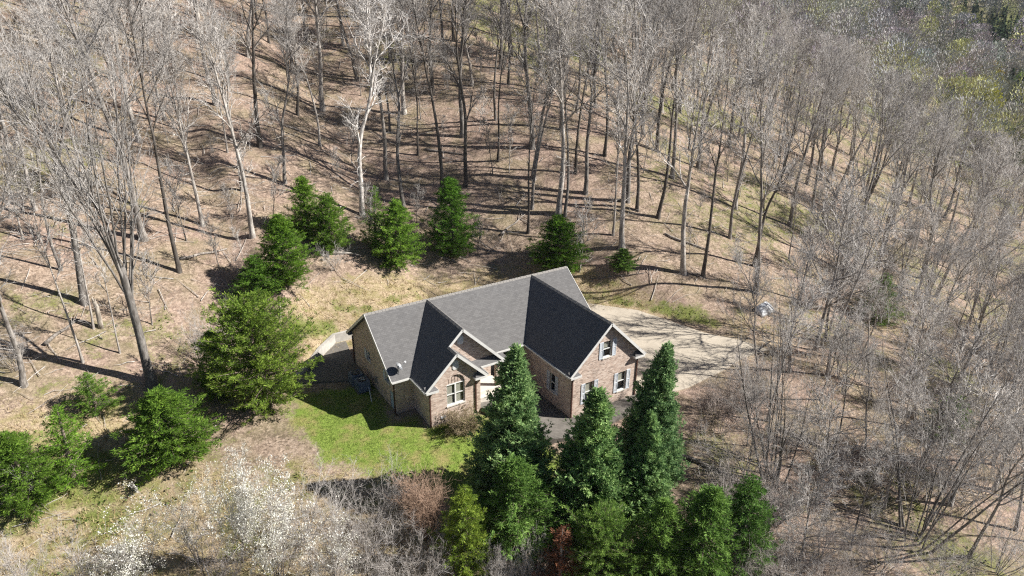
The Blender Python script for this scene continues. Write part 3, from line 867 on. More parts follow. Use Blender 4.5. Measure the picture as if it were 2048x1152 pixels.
M_BARK = bark_mat('bark', (0.11, 0.095, 0.085), (0.26, 0.238, 0.217), (0.54, 0.51, 0.475))
M_TWIG = bark_mat('twig', (0.28, 0.258, 0.242), (0.47, 0.445, 0.42), (0.68, 0.65, 0.62), False)
M_CEDAR = leaf_mat('cedar_foliage', (0.068, 0.125, 0.022), (0.20, 0.31, 0.055), (0.36, 0.47, 0.105), 0.40)
M_ARBOR = leaf_mat('arborvitae_foliage', (0.075, 0.150, 0.060), (0.24, 0.375, 0.155), (0.43, 0.56, 0.245), 0.42)
M_LEAF = leaf_mat('young_leaves', (0.16, 0.20, 0.04), (0.27, 0.32, 0.075), (0.38, 0.42, 0.13), 0.35)
M_BLOSSOM = leaf_mat('white_blossom', (0.62, 0.60, 0.48), (0.80, 0.79, 0.72), (0.88, 0.87, 0.83), 0.25)

# ------------------------------------------------------------------ branch machinery (vectorised)
def unit(a): return a / np.maximum(1e-9, np.linalg.norm(a, axis=-1, keepdims=True))

def grow(rng, start, direc, length, m, wander=0.12, upturn=0.0, droop=0.0):
    """polylines (n,m,3) from start along direc with random wander and a pull upwards"""
    n = len(start); pts = np.zeros((n, m, 3)); pts[:, 0] = start; d = unit(direc.copy())
    seg = (length / (m - 1))[:, None]
    for i in range(1, m):
        d = d + rng.normal(0, wander, (n, 3)); d[:, 2] += upturn - droop; d = unit(d)
        pts[:, i] = pts[:, i - 1] + d * seg
    return pts

def taper(r0, r1, m, p=1.0):
    t = np.linspace(0, 1, m)[None] ** p
    return r0[:, None] * (1 - t) + r1[:, None] * t

def spawn(rng, pts, rad, count, t0, t1, ang, up=0.0, rr=0.6):
    """pick 'count' child origins on every parent; returns origin, direction, parent radius there, t, parent index"""
    n, m, _ = pts.shape
    t = t0 + (t1 - t0) * (np.arange(count)[None] + rng.uniform(0, 1, (n, count))) / count
    x = t * (m - 1); i = np.minimum(x.astype(int), m - 2); fr = (x - i)[..., None]
    pi = np.repeat(np.arange(n)[:, None], count, 1)
    a, b = pts[pi, i], pts[pi, i + 1]
    o = a + (b - a) * fr; tan = unit(b - a)
    r = rad[pi, i] * (1 - fr[..., 0]) + rad[pi, i + 1] * fr[..., 0]
    ref = np.where(np.abs(tan[..., 2:3]) < 0.9, np.array([0, 0, 1.0]), np.array([1.0, 0, 0]))
    e1 = unit(np.cross(tan, ref)); e2 = np.cross(tan, e1)
    phi = rng.uniform(0, 2 * np.pi, (n, 1)) + np.arange(count)[None] * 2.4 + rng.normal(0, 0.5, (n, count))
    th = np.radians(rng.uniform(ang[0], ang[1], (n, count)))[..., None]
    d = tan * np.cos(th) + (e1 * np.cos(phi)[..., None] + e2 * np.sin(phi)[..., None]) * np.sin(th)
    d[..., 2] += up
    return o.reshape(-1, 3), unit(d).reshape(-1, 3), r.ravel() * rr, t.ravel(), pi.ravel()

def tubes(pts, rad, k):
    """(n,m,3) polylines -> verts, quad faces"""
    n, m, _ = pts.shape
    tan = np.zeros_like(pts); tan[:, 1:-1] = pts[:, 2:] - pts[:, :-2]; tan[:, 0] = pts[:, 1] - pts[:, 0]; tan[:, -1] = pts[:, -1] - pts[:, -2]
    tan = unit(tan)
    whole = unit(pts[:, -1] - pts[:, 0])
    ref = np.where(np.abs(whole[:, 2:3]) < 0.9, np.array([0, 0, 1.0]), np.array([1.0, 0.1, 0]))[:, None]
    e1 = unit(np.cross(tan, ref)); e2 = np.cross(tan, e1)
    a = np.arange(k) * 2 * np.pi / k
    v = pts[:, :, None] + rad[:, :, None, None] * (e1[:, :, None] * np.cos(a)[:, None] + e2[:, :, None] * np.sin(a)[:, None])
    id_ = np.arange(n * m * k).reshape(n, m, k)
    q = np.stack([id_[:, :-1], np.roll(id_, -1, 2)[:, :-1], np.roll(id_, -1, 2)[:, 1:], id_[:, 1:]], -1).reshape(-1, 4)
    return v.reshape(-1, 3), q

class Acc:
    def __init__(self): self.v, self.f, self.n = [], [], 0
    def add(self, v, f): self.v.append(v); self.f.append(np.asarray(f) + self.n); self.n += len(v)
    def tubes(self, pts, rad, k): self.add(*tubes(pts, rad, k))
    def mesh(self, name, mat, smooth=False):
        q = [f for f in self.f if f.shape[1] == 4]; t = [f for f in self.f if f.shape[1] == 3]
        fl = ([np.concatenate(q)] if q else []) + ([np.concatenate(t)] if t else [])
        return mesh_np(name, np.concatenate(self.v), fl, mat, smooth)

def bare_tree(seed, H=27.0, r0=0.42, clear=0.42, n1=13, spread=(24, 46), l1=0.34, fork=0, lean=0.02, wav=0.035, n2=7, n3=6, n4=6, dense=1.0):
    """leafless forest tree: trunk mesh (bole and limbs) and crown mesh (branches and twigs)"""
    rng = np.random.default_rng(seed)
    A, B = Acc(), Acc()
    m = 15
    d0 = np.array([[rng.normal(0, lean), rng.normal(0, lean), 1.0]])
    trunk = grow(rng, np.zeros((1, 3)), d0, np.array([H * (0.90 if not fork else 0.62)]), m, wav, 0.03)
    trunk[:, 0, 2] = -0.6
    rad = taper(np.array([r0]), np.array([r0 * (0.10 if not fork else 0.42)]), m, 0.85)
    rad[0, 0] *= 1.75; rad[0, 1] *= 1.04
    # an extra ring for the root flare
    tr2 = np.concatenate([trunk[:, :1], trunk[:, :1] + np.array([0, 0, 0.75]), trunk[:, :1] + np.array([0, 0, 1.35]), trunk[:, 1:]], 1)
    rd2 = np.concatenate([rad[:, :1], rad[:, :1] * 0.74, rad[:, :1] * 0.61, rad[:, 1:]], 1)
    A.tubes(tr2, rd2, 9)
    P1, R1 = [], []
    if fork:
        o = np.repeat(trunk[:, -2], fork, 0); ph = rng.uniform(0, 6.28) + np.arange(fork) * 6.283 / fork
        th = np.radians(rng.uniform(12, 26, fork))
        d = np.stack([np.cos(ph) * np.sin(th), np.sin(ph) * np.sin(th), np.cos(th)], 1)
        stem = grow(rng, o, d, H * rng.uniform(.40, .50, fork), 9, 0.07, 0.03)
        rs = taper(np.full(fork, r0 * .46), np.full(fork, r0 * .08), 9, 0.9)
        A.tubes(stem, rs, 7)
        o, d, r, t, _ = spawn(rng, stem, rs, max(4, int(n1 / fork) + 1), 0.10, 0.97, spread, 0.12, 0.62)
        L = H * l1 * (1.05 - 0.75 * t) * rng.uniform(.6, 1.1, len(t))
        p = grow(rng, o, d, L, 8, 0.10, 0.055); rr = taper(np.minimum(r * 1.25, 0.17), np.full(len(r), .026), 8, .8)
        P1.append(p); R1.append(rr); P1.append(stem[:, -8:]); R1.append(rs[:, -8:])
    o, d, r, t, _ = spawn(rng, trunk, rad, n1 if not fork else 3, clear if not fork else .45, 0.98, spread, 0.10, 0.5)
    shape = np.where(t < clear + .12, 0.75, 1.0) * (1.12 - 0.72 * (t - clear) / (1 - clear))
    L = H * l1 * shape * rng.uniform(.65, 1.15, len(t))
    p = grow(rng, o, d, L, 8, 0.10, 0.06); rr = taper(np.minimum(r * 1.25, 0.19), np.full(len(r), .026), 8, .8)
    P1.append(p); R1.append(rr)
    P1, R1 = np.concatenate(P1), np.concatenate(R1)
    A.tubes(P1, R1, 5)
    # a few dead snags on the bole
    o, d, r, t, _ = spawn(rng, trunk, rad, 9, .14, clear, (50, 95), 0.0, 0.2)
    p = grow(rng, o, d, rng.uniform(.6, 3.0, len(t)), 5, 0.16, 0.0); rs0 = taper(np.minimum(r, .045), np.full(len(r), .01), 5); B.tubes(p, rs0, 3)
    o, d, r, t, _ = spawn(rng, p, rs0, 5, .25, 1.0, (25, 60), 0.03, 0.6)
    p = grow(rng, o, d, rng.uniform(.3, 1.1, len(t)), 3, 0.16, 0.02); B.tubes(p, taper(np.full(len(t), .012), np.full(len(t), .006), 3), 3)
    top = np.concatenate([trunk[:, -6:], trunk[:, -2:]], 1)
    lens = np.linalg.norm(P1[:, -1] - P1[:, 0], axis=1)
    o, d, r, t, pi = spawn(rng, P1, R1, n2, .14, 1.0, (22, 52), 0.10, 0.62)
    L2 = lens[pi] * rng.uniform(.30, .58, len(t)) * (1.05 - .55 * t) + .4
    p2 = grow(rng, o, d, L2, 6, 0.13, 0.05); r2 = taper(np.clip(r * 1.25, .026, .085), np.full(len(r), .015), 6)
    B.tubes(p2, r2, 4)
    o, d, r, t, pi = spawn(rng, p2, r2, n3, .15, 1.0, (20, 55), 0.06, 0.7)
    L3 = np.clip(L2[pi] * rng.uniform(.30, .62, len(t)), .35, 2.2)
    p3 = grow(rng, o, d, L3, 4, 0.16, 0.04); r3 = taper(np.clip(r, .017, .034), np.full(len(r), .011), 4)
    B.tubes(p3, r3, 3)
    o, d, r, t, pi = spawn(rng, p3, r3, n4, .15, 1.0, (18, 55), 0.05, 0.8)
    L4 = np.clip(L3[pi] * rng.uniform(.35, .75, len(t)), .22, 1.0)
    p4 = grow(rng, o, d, L4, 3, 0.16, 0.03); r4 = taper(np.full(len(r), .0125), np.full(len(r), .006), 3)
    B.tubes(p4, r4, 3)
    h = float(max(p3[..., 2].max(), p4[..., 2].max()))
    return A.mesh('bare_trunk', M_BARK, True), B.mesh('bare_crown', M_TWIG), h, p4[:, -1]

def bare_shrub(seed, H=4.0, stems=9, spread=(5, 38), n2=7, n3=6, n4=4, rs=.04, wander=.10, upturn=.03, fine=1.0):
    rng = np.random.default_rng(seed)
    A, B = Acc(), Acc()
    ph = rng.uniform(0, 6.28, stems); th = np.radians(rng.uniform(*spread, stems))
    d = np.stack([np.cos(ph) * np.sin(th), np.sin(ph) * np.sin(th), np.cos(th)], 1)
    o = np.stack([np.cos(ph), np.sin(ph), np.zeros(stems)], 1) * (rng.uniform(.0, .10, stems) * H)[:, None]; o[:, 2] = -.15
    L = H * rng.uniform(.65, 1.05, stems)
    p1 = grow(rng, o, d, L, 9, wander, upturn); r1 = taper(rng.uniform(.6, 1.2, stems) * rs, np.full(stems, .008), 9)
    A.tubes(p1, r1, 5)
    o, d, r, t, pi = spawn(rng, p1, r1, n2, .2, 1.0, (18, 50), .05, .6)
    L2 = L[pi] * rng.uniform(.2, .42, len(t)); p2 = grow(rng, o, d, L2, 6, wander * 1.2, upturn)
    r2 = taper(np.clip(r, .008, .03), np.full(len(r), .006), 6); B.tubes(p2, r2, 3)
    o, d, r, t, pi = spawn(rng, p2, r2, n3, .15, 1.0, (18, 55), .04, .7)
    L3 = np.clip(L2[pi] * rng.uniform(.3, .6, len(t)), .15, 1.2); p3 = grow(rng, o, d, L3, 4, wander * 1.4, upturn)
    r3 = taper(np.full(len(t), .0075 * fine), np.full(len(t), .0045 * fine), 4); B.tubes(p3, r3, 3)
    tips = [p3[:, -1], p3[:, -2]]
    if n4:
        o, d, r, t, pi = spawn(rng, p3, r3, n4, .2, 1.0, (18, 55), .03, .8)
        L4 = np.clip(L3[pi] * rng.uniform(.35, .7, len(t)), .12, .6); p4 = grow(rng, o, d, L4, 3, wander * 1.4, upturn)
        B.tubes(p4, taper(np.full(len(t), .0055 * fine), np.full(len(t), .003 * fine), 3), 3); tips += [p4[:, -1], p4[:, 1]]
    tips = np.concatenate(tips)
    return A.mesh('shrub_stems', M_BARK, True), B.mesh('shrub_twigs', M_TWIG), float(tips[:, 2].max()), tips

def leaf_cloud(rng, pts, size, mat, name, per=2, jitter=.12, flat=0.0):
    """small rhombic leaves or petals round the given points"""
    P = np.repeat(pts, per, 0) + rng.normal(0, jitter, (len(pts) * per, 3))
    n = len(P); a = unit(rng.normal(0, 1, (n, 3))); b = unit(np.cross(a, unit(rng.normal(0, 1, (n, 3)))))
    s = (size * rng.uniform(.6, 1.3, n))[:, None]
    v = np.stack([P - a * s, P + b * s * .6, P + a * s, P - b * s * .6], 1).reshape(-1, 3)
    return mesh_np(name, v, np.arange(4 * n).reshape(n, 4), mat)

def sprays(rng, P, D, size, k=7, fan=0.75, width=0.17, plane_up=0.0):
    """each spray: k narrow pointed leaflets fanning from a base along D"""
    n = len(P); D = unit(D)
    ref = unit(rng.normal(0, 1, (n, 3)) + np.array([0, 0, plane_up])); S = unit(np.cross(D, ref)); U = np.cross(S, D)
    vs, fs = [], []
    for j in range(k):
        a = (j / (k - 1) - .5) * 2 * fan + rng.normal(0, .16, n); e = rng.normal(0, .32, n)
        d = unit(D * np.cos(a)[:, None] + S * np.sin(a)[:, None] + U * e[:, None])
        w = unit(np.cross(d, U + .3 * rng.normal(0, 1, (n, 3))))
        L = (size * rng.uniform(.65, 1.15, n) * (1 - .25 * abs(j / (k - 1) - .5) * 2))[:, None]
        b = P + d * L * .12
        v = np.stack([b, b + d * L * .5 + w * L * width, P + d * L, b + d * L * .5 - w * L * width], 1)
        vs.append(v)
    v = np.stack(vs, 1).reshape(-1, 3)
    return v, np.arange(len(v)).reshape(-1, 4)

def conifer(seed, H=10.0, R=2.0, kind='arbor', n_branch=420, per=16, base=0.02, size=.30, prof=None, mat=None, gaps=0.0, k=6):
    """dense evergreen: short trunk, branches, sprays of foliage spread through the crown"""
    rng = np.random.default_rng(seed)
    A, F = Acc(), Acc()
    m = 12
    tr = grow(rng, np.zeros((1, 3)), np.array([[0, 0, 1.0]]), np.array([H * .97]), m, .012, .05); tr[:, 0, 2] = -.4
    A.tubes(tr, taper(np.array([.045 * R + .02 * H / 2]), np.array([.02]), m), 7)
    t = base + (1 - base) * np.sort(rng.uniform(0, 1, n_branch)) ** 1.12
    pr = prof if prof is not None else (lambda q: (1 - q) ** .72 * np.minimum(1, .55 + q / .16 * .45))
    bump_ = 1 + (.30 if kind == 'arbor' else .42) * (fbm(np.cos(np.arange(n_branch) * 2.39996) * 1.6 + 9, np.sin(np.arange(n_branch) * 2.39996) * 1.6 + t * 11, seed) - .47) * 2
    reach = R * pr(t) * rng.uniform(*((.82, 1.06) if kind == 'arbor' else (.70, 1.12)), n_branch) * bump_ + .06 * size
    if gaps: reach *= np.where(rng.uniform(0, 1, n_branch) < gaps, rng.uniform(.35, .7, n_branch), 1)
    ph = np.arange(n_branch) * 2.39996 + rng.normal(0, .25, n_branch)
    x = t * (m - 1); i = np.minimum(x.astype(int), m - 2); fr = (x - i)[:, None]
    o = tr[0, i] + (tr[0, i + 1] - tr[0, i]) * fr
    el = {'arbor': np.radians(34), 'cedar': np.radians(14)}[kind] + rng.normal(0, .14, n_branch) + .3 * t
    d = np.stack([np.cos(ph) * np.cos(el), np.sin(ph) * np.cos(el), np.sin(el)], 1)
    br = grow(rng, o, d, reach / np.maximum(.35, np.cos(el)), 5, .07, .05 if kind == 'cedar' else .08)
    rb = taper(np.clip(reach * .018, .008, .05), np.full(n_branch, .005), 5)
    A.tubes(br, rb, 3)
    # sprays sit on the outer two thirds of every branch
    cnt = np.maximum(3, (per * (reach / R) ** .8 + 2)).astype(int)
    pi = np.repeat(np.arange(n_branch), cnt)
    tt = rng.uniform(.0, 1, len(pi)) ** .62 * (.92) + .08
    xx = tt * 4; ii = np.minimum(xx.astype(int), 3); ff = (xx - ii)[:, None]
    P = br[pi, ii] + (br[pi, ii + 1] - br[pi, ii]) * ff
    T = unit(br[pi, ii + 1] - br[pi, ii])
    P = P + rng.normal(0, 1, P.shape) * (.10 + .12 * (1 - tt))[:, None] * size * 2.2
    D = T * .9 + rng.normal(0, .55, P.shape) + np.array([0, 0, .35 if kind == 'arbor' else .25])
    v, q = sprays(rng, P, D, np.full(len(P), size), k, .8, .125 if kind == 'arbor' else .085)
    F.add(v, q)
    return A.mesh('conifer_trunk', M_BARK, True), F.mesh('conifer_foliage', mat), float(v[:, 2].max())
# ------------------------------------------------------------------ where everything grows (world metres)
BARE = [
    (-17.63, 15.22, 23.29, 2, (0.58, 0.57, 0.56), 'leaning grey forked bare tree left of the small broken snag'),
    (-14.47, 6.5, 27.06, 7, (0.58, 0.57, 0.56), 'large dark bare tree with fan of stems, left of the big cedar'),
    (-18.78, 19.43, 16.59, 1, (0.78, 0.76, 0.74), 'tall narrow grey-brown bare tree, slope left of cedars, third from left'),
    (-18.51, 9.52, 14.82, 6, (1.22, 1.2, 1.17), 'thin pale bare tree, left of big cedar, third from left'),
    (-17.4, 12.56, 13.93, 6, (1.22, 1.2, 1.17), 'thin pale bare tree, left of big cedar, fourth from left'),
    (-16.05, 9.79, 10.99, 6, (1.22, 1.2, 1.17), 'thin pale bare tree, left of big cedar, fifth from left'),
    (-22.25, 8.49, 19.66, 2, (0.78, 0.76, 0.74), 'forked grey-brown bare tree, left of big cedar, second from left'),
    (-2.95, 21.54, 22.58, 0, (1.22, 1.2, 1.17), 'pale bare tree with spreading root flare just behind the upper left cedar'),
    (-6.77, 24.75, 20.92, 5, (1.22, 1.2, 1.17), 'full-crowned pale bare tree, slope left of cedars, seventh from left'),
    (9.12, 24.08, 27.01, 3, (1.75, 1.75, 1.75), 'white-barked forked bare tree standing between the cedars behind the house'),
    (2.69, 29.46, 21.29, 3, (0.78, 0.76, 0.74), 'bare tree with crooked S-bent trunk and Y fork on the slope'),
    (12.83, 46.42, 27.16, 0, (1.22, 1.2, 1.17), 'tall pale-barked bare tree with straight thick trunk high on the slope'),
    (9.24, 37.23, 18.12, 1, (1.22, 1.2, 1.17), 'tall narrow pale bare tree, just above the cedars, first row, fourth from left'),
    (2.1, 36.26, 22.73, 0, (0.36, 0.34, 0.32), 'tall straight dark bare tree, just above the cedars, first row, third from left'),
    (-1.63, 35.23, 14.96, 6, (1.22, 1.2, 1.17), 'thin pale bare tree, just above the cedars, first row, first from left'),
    (2.23, 49.29, 20.31, 1, (0.36, 0.34, 0.32), 'tall narrow dark bare tree, high slope behind house, first row, first from left'),
    (8.71, 43.53, 23.54, 1, (0.36, 0.34, 0.32), 'tall narrow dark bare tree, high slope behind house, second row, first from left'),
    (11.26, 68.8, 19.26, 1, (0.36, 0.34, 0.32), 'tall narrow dark bare tree, hilltop above house, third row, first from left'),
    (11.07, 62.65, 20.89, 1, (0.36, 0.34, 0.32), 'tall narrow dark bare tree, hilltop above house, fourth row, second from left'),
    (22.39, 42.05, 24.35, 0, (1.22, 1.2, 1.17), 'tall straight pale bare tree, high slope behind house, first row, fifth from left'),
    (19.16, 39.42, 18.99, 1, (0.58, 0.57, 0.56), 'tall narrow grey bare tree, just above the cedars, first row, sixth from left'),
    (20.38, 33.79, 19.43, 6, (0.36, 0.34, 0.32), 'thin dark bare tree, just above the cedars, first row, seventh from left'),
    (27.57, 43.92, 23.37, 0, (0.36, 0.34, 0.32), 'tall straight dark bare tree, high slope behind house, first row, seventh from left'),
    (19.22, 25.16, 28.54, 1, (0.36, 0.34, 0.32), 'dark slim bare tree rising right behind the conical cedar'),
    (22.78, 25.97, 27.63, 3, (0.36, 0.34, 0.32), 'dark bare tree with bent upper limb behind the conical cedar'),
    (31.91, 34.31, 22.78, 1, (0.58, 0.57, 0.56), 'tall narrow grey bare tree, high slope behind house, second row, second from left'),
    (28.15, 27.4, 21.41, 6, (0.36, 0.34, 0.32), 'thin dark bare tree, just above the cedars, first row, ninth from left'),
    (26.78, 33.96, 24.07, 0, (0.58, 0.57, 0.56), 'tall straight grey bare tree, just above the cedars, first row, eighth from left'),
    (-15.46, 32.8, 17.99, 1, (1.22, 1.2, 1.17), 'tall narrow pale bare tree, slope left of cedars, fourth from left'),
    (-21.04, 23.67, 14.5, 6, (1.22, 1.2, 1.17), 'thin pale bare tree, slope left of cedars, first from left'),
    (30.06, 17.02, 27.01, 0, (1.22, 1.2, 1.17), 'pale tall bare tree just left of the cedar at the roof peak'),
    (30.61, 16.51, 25.78, 1, (0.58, 0.57, 0.56), 'tall narrow grey bare tree, above the parking pad, first row, third from left'),
    (33.36, 11.08, 20.16, 6, (1.22, 1.2, 1.17), 'thin pale bare tree, above the parking pad, first row, fifth from left'),
    (32.86, 8.87, 27.8, 5, (1.22, 1.2, 1.17), 'large pale bare tree rooted at the little cedar right of the roof'),
    (40.14, 11.24, 25.29, 1, (0.36, 0.34, 0.32), 'tall narrow dark bare tree, above the parking pad, first row, eighth from left'),
    (36.6, 3.11, 24.4, 0, (1.22, 1.2, 1.17), 'pale bare tree nearest the green verge above the parking pad'),
    (38.5, 2.0, 25.7, 1, (0.36, 0.34, 0.32), 'dark bare tree just right of the pale one above the parking pad'),
    (47.02, 6.28, 23.83, 1, (0.78, 0.76, 0.74), 'tall narrow grey-brown bare tree, above the parking pad, second row, first from left'),
    (53.55, 11.57, 24.36, 0, (1.22, 1.2, 1.17), 'tall straight pale bare tree, above the parking pad, first row, ninth from left'),
    (46.24, 1.69, 22.11, 3, (0.36, 0.34, 0.32), 'dark double-stemmed bare tree above the white tarp'),
    (41.17, 22.82, 24.55, 1, (0.36, 0.34, 0.32), 'tall narrow dark bare tree, slope right of roof, second row, third from left'),
    (25.68, 16.71, 21.53, 6, (0.36, 0.34, 0.32), 'thin dark bare tree, above the parking pad, first row, first from left'),
    (27.87, 19.27, 23.77, 1, (0.78, 0.76, 0.74), 'tall narrow grey-brown bare tree, above the parking pad, first row, second from left'),
    (34.75, 18.17, 24.18, 0, (0.58, 0.57, 0.56), 'tall straight grey bare tree, above the parking pad, first row, fourth from left'),
    (35.53, 21.31, 23.57, 1, (0.36, 0.34, 0.32), 'tall narrow dark bare tree, slope right of roof, second row, second from left'),
    (38.46, 13.06, 24.18, 1, (0.36, 0.34, 0.32), 'tall narrow dark bare tree, above the parking pad, first row, seventh from left'),
    (38.27, 14.7, 23.88, 0, (0.58, 0.57, 0.56), 'tall straight grey bare tree, above the parking pad, first row, sixth from left'),
    (60.92, 8.47, 23.93, 0, (0.78, 0.76, 0.74), 'tall straight grey-brown bare tree, beyond the white tarp, first row, second from left'),
    (84.77, 15.97, 22.1, 1, (0.78, 0.76, 0.74), 'tall narrow grey-brown bare tree, below yellow-green crown, second row, third from left'),
    (98.97, 20.56, 20.5, 3, (0.36, 0.34, 0.32), 'forked dark bare tree, below yellow-green crown, first row, eighth from left'),
    (110.12, 13.06, 18.76, 4, (0.36, 0.34, 0.32), 'dark thick leaning bare tree at the upper right wood edge'),
    (99.09, 10.84, 17.09, 1, (1.22, 1.2, 1.17), 'tall narrow pale bare tree, beyond the white tarp, first row, sixth from left'),
    (101.02, 10.49, 15.93, 6, (0.36, 0.34, 0.32), 'thin dark bare tree, beyond the white tarp, first row, seventh from left'),
    (20.76, -22.18, 17.24, 11, (0.36, 0.34, 0.32), 'dark multi-stemmed bare tree right of the row of evergreens'),
    (25.8, -29.84, 18.68, 11, (0.58, 0.57, 0.56), 'large bare tree fanning many grey stems in the lower right corner'),
    (26.23, -27.25, 12.32, 1, (1.22, 1.2, 1.17), 'tall narrow pale bare tree, lower right wood, second row, third from left'),
    (25.41, -23.34, 12.19, 6, (0.36, 0.34, 0.32), 'thin dark bare tree, lower right wood, second row, second from left'),
    (27.9, -32.31, 14.6, 9, (0.78, 0.76, 0.74), 'slim wavy grey-brown bare tree, lower right wood, third row, third from left'),
    (32.89, -13.84, 12.64, 4, (0.78, 0.76, 0.74), 'rounded pinkish bare tree at the right end of the parking pad'),
    (21.62, -19.02, 5.62, 8, (0.78, 0.76, 0.74), 'small spreading grey-brown bare tree, lower right wood, first row, first from left'),
    (42.22, -20.03, 12.97, 4, (0.78, 0.76, 0.74), 'round-crowned grey-brown bare tree, right of parking pad, fourth row, second from left'),
    (32.02, -17.67, 10.74, 9, (1.22, 1.2, 1.17), 'slim wavy pale bare tree, right of parking pad, fourth row, first from left'),
    (29.87, -23.25, 10.88, 9, (0.78, 0.76, 0.74), 'slim wavy grey-brown bare tree, lower right wood, first row, third from left'),
    (39.11, -28.28, 15.47, 9, (0.78, 0.76, 0.74), 'slim wavy grey-brown bare tree, lower right wood, second row, sixth from left'),
    (55.14, -22.77, 16.68, 5, (0.58, 0.57, 0.56), 'full-crowned grey bare tree, right of parking pad, fourth row, third from left'),
    (52.93, -19.0, 14.5, 4, (0.78, 0.76, 0.74), 'round-crowned grey-brown bare tree, right of parking pad, third row, fifth from left'),
    (43.31, -14.08, 11.13, 9, (1.22, 1.2, 1.17), 'slim wavy pale bare tree, right of parking pad, second row, third from left'),
    (46.46, -8.62, 11.88, 5, (0.78, 0.76, 0.74), 'full-crowned grey-brown bare tree, right of parking pad, first row, second from left'),
    (59.7, -8.16, 12.53, 4, (0.78, 0.76, 0.74), 'round-crowned grey-brown bare tree, right of parking pad, first row, fourth from left'),
    (76.05, -10.15, 15.56, 5, (0.78, 0.76, 0.74), 'full-crowned grey-brown bare tree, right of parking pad, first row, eighth from left'),
    (47.27, -4.06, 14.77, 5, (0.78, 0.76, 0.74), 'full-crowned grey-brown bare tree, beyond the white tarp, third row, second from left'),
    (22.05, -24.78, 9.88, 8, (0.78, 0.76, 0.74), 'small spreading grey-brown bare tree, lower right wood, second row, first from left'),
    (20.95, -28.3, 10.58, 6, (0.58, 0.57, 0.56), 'thin grey bare tree, lower right wood, third row, second from left'),
    (17.29, -27.28, 8.34, 8, (0.78, 0.76, 0.74), 'small spreading grey-brown bare tree, lower right wood, third row, first from left'),
    (33.16, -32.65, 13.93, 9, (0.78, 0.76, 0.74), 'slim wavy grey-brown bare tree, lower right wood, third row, fourth from left'),
    (30.9, -29.31, 11.57, 8, (1.22, 1.2, 1.17), 'small spreading pale bare tree, lower right wood, second row, fifth from left'),
    (44.55, -24.75, 13.37, 5, (0.78, 0.76, 0.74), 'full-crowned grey-brown bare tree, lower right wood, first row, fifth from left'),
    (-19.86, 27.52, 18.76, 5, (1.22, 1.2, 1.17), 'full-crowned pale bare tree, slope left of cedars, second from left'),
    (-21.04, 36.83, 18.15, 5, (1.22, 1.2, 1.17), 'full-crowned pale bare tree, upper left hillside, fourth row, second from left'),
    (-15.73, 40.6, 17.69, 4, (1.22, 1.2, 1.17), 'round-crowned pale bare tree, upper left hillside, fourth row, third from left'),
    (-11.75, 34.23, 17.97, 5, (1.22, 1.2, 1.17), 'full-crowned pale bare tree, upper left hillside, fourth row, fourth from left'),
    (-6.37, 43.06, 18.26, 4, (1.22, 1.2, 1.17), 'round-crowned pale bare tree, upper left hillside, third row, seventh from left'),
    (-10.02, 51.05, 18.55, 5, (0.58, 0.57, 0.56), 'full-crowned grey bare tree, upper left hillside, third row, sixth from left'),
    (-16.49, 54.99, 18.15, 5, (1.22, 1.2, 1.17), 'full-crowned pale bare tree, upper left hillside, third row, fourth from left'),
    (-5.7, 34.46, 17.97, 6, (1.22, 1.2, 1.17), 'thin pale bare tree, upper left hillside, fourth row, sixth from left'),
    (-0.77, 79.96, 22.14, 9, (1.22, 1.2, 1.17), 'slim wavy pale bare tree, upper left hillside, first row, fifth from left'),
    (-12.09, 44.77, 22.36, 9, (0.78, 0.76, 0.74), 'slim wavy grey-brown bare tree, upper left hillside, third row, fifth from left'),
    (42.35, 63.75, 22.65, 5, (0.78, 0.76, 0.74), 'full-crowned grey-brown bare tree, hilltop above house, third row, ninth from left'),
    (43.03, 37.47, 23.14, 5, (1.22, 1.2, 1.17), 'full-crowned pale bare tree, wood above roof peak, sixth row, first from left'),
    (50.23, 38.91, 19.92, 6, (0.78, 0.76, 0.74), 'thin grey-brown bare tree, wood above roof peak, fifth row, fifth from left'),
    (56.91, 87.86, 21.63, 10, (1.22, 1.2, 1.17), 'high-crowned pale bare tree, hilltop above house, first row, seventh from left'),
    (45.38, 43.9, 22.83, 2, (1.22, 1.2, 1.17), 'forked pale bare tree, wood above roof peak, fifth row, third from left'),
    (33.26, 42.95, 23.74, 9, (1.22, 1.2, 1.17), 'slim wavy pale bare tree, high slope behind house, first row, ninth from left'),
    (-5.88, 61.61, 24.4, 9, (1.22, 1.2, 1.17), 'slim wavy pale bare tree, upper left hillside, second row, eighth from left'),
    (16.45, 62.83, 24.36, 5, (0.78, 0.76, 0.74), 'full-crowned grey-brown bare tree, hilltop above house, third row, second from left'),
    (55.07, 19.86, 25.15, 5, (0.78, 0.76, 0.74), 'full-crowned grey-brown bare tree, slope right of roof, second row, seventh from left'),
    (-23.23, 16.62, 23.58, 5, (0.78, 0.76, 0.74), 'full-crowned grey-brown bare tree, left of big cedar, first from left'),
    (47.61, 17.08, 24.66, 0, (0.78, 0.76, 0.74), 'tall straight grey-brown bare tree, slope right of roof, second row, fifth from left'),
    (-15.12, 80.16, 24.03, 9, (0.78, 0.76, 0.74), 'slim wavy grey-brown bare tree, upper left hillside, first row, third from left'),
    (-16.42, 59.93, 27.01, 2, (1.22, 1.2, 1.17), 'forked pale bare tree, upper left hillside, second row, third from left'),
    (57.18, 61.21, 21.7, 1, (0.58, 0.57, 0.56), 'tall narrow grey bare tree, wood above roof peak, second row, fourth from left'),
    (-9.74, 38.73, 25.04, 2, (1.22, 1.2, 1.17), 'forked pale bare tree, upper left hillside, fourth row, fifth from left'),
    (14.75, 26.26, 24.07, 3, (0.58, 0.57, 0.56), 'forked grey bare tree, just above the cedars, second row, first from left'),
    (26.04, 66.7, 25.08, 10, (1.22, 1.2, 1.17), 'high-crowned pale bare tree, hilltop above house, third row, fourth from left'),
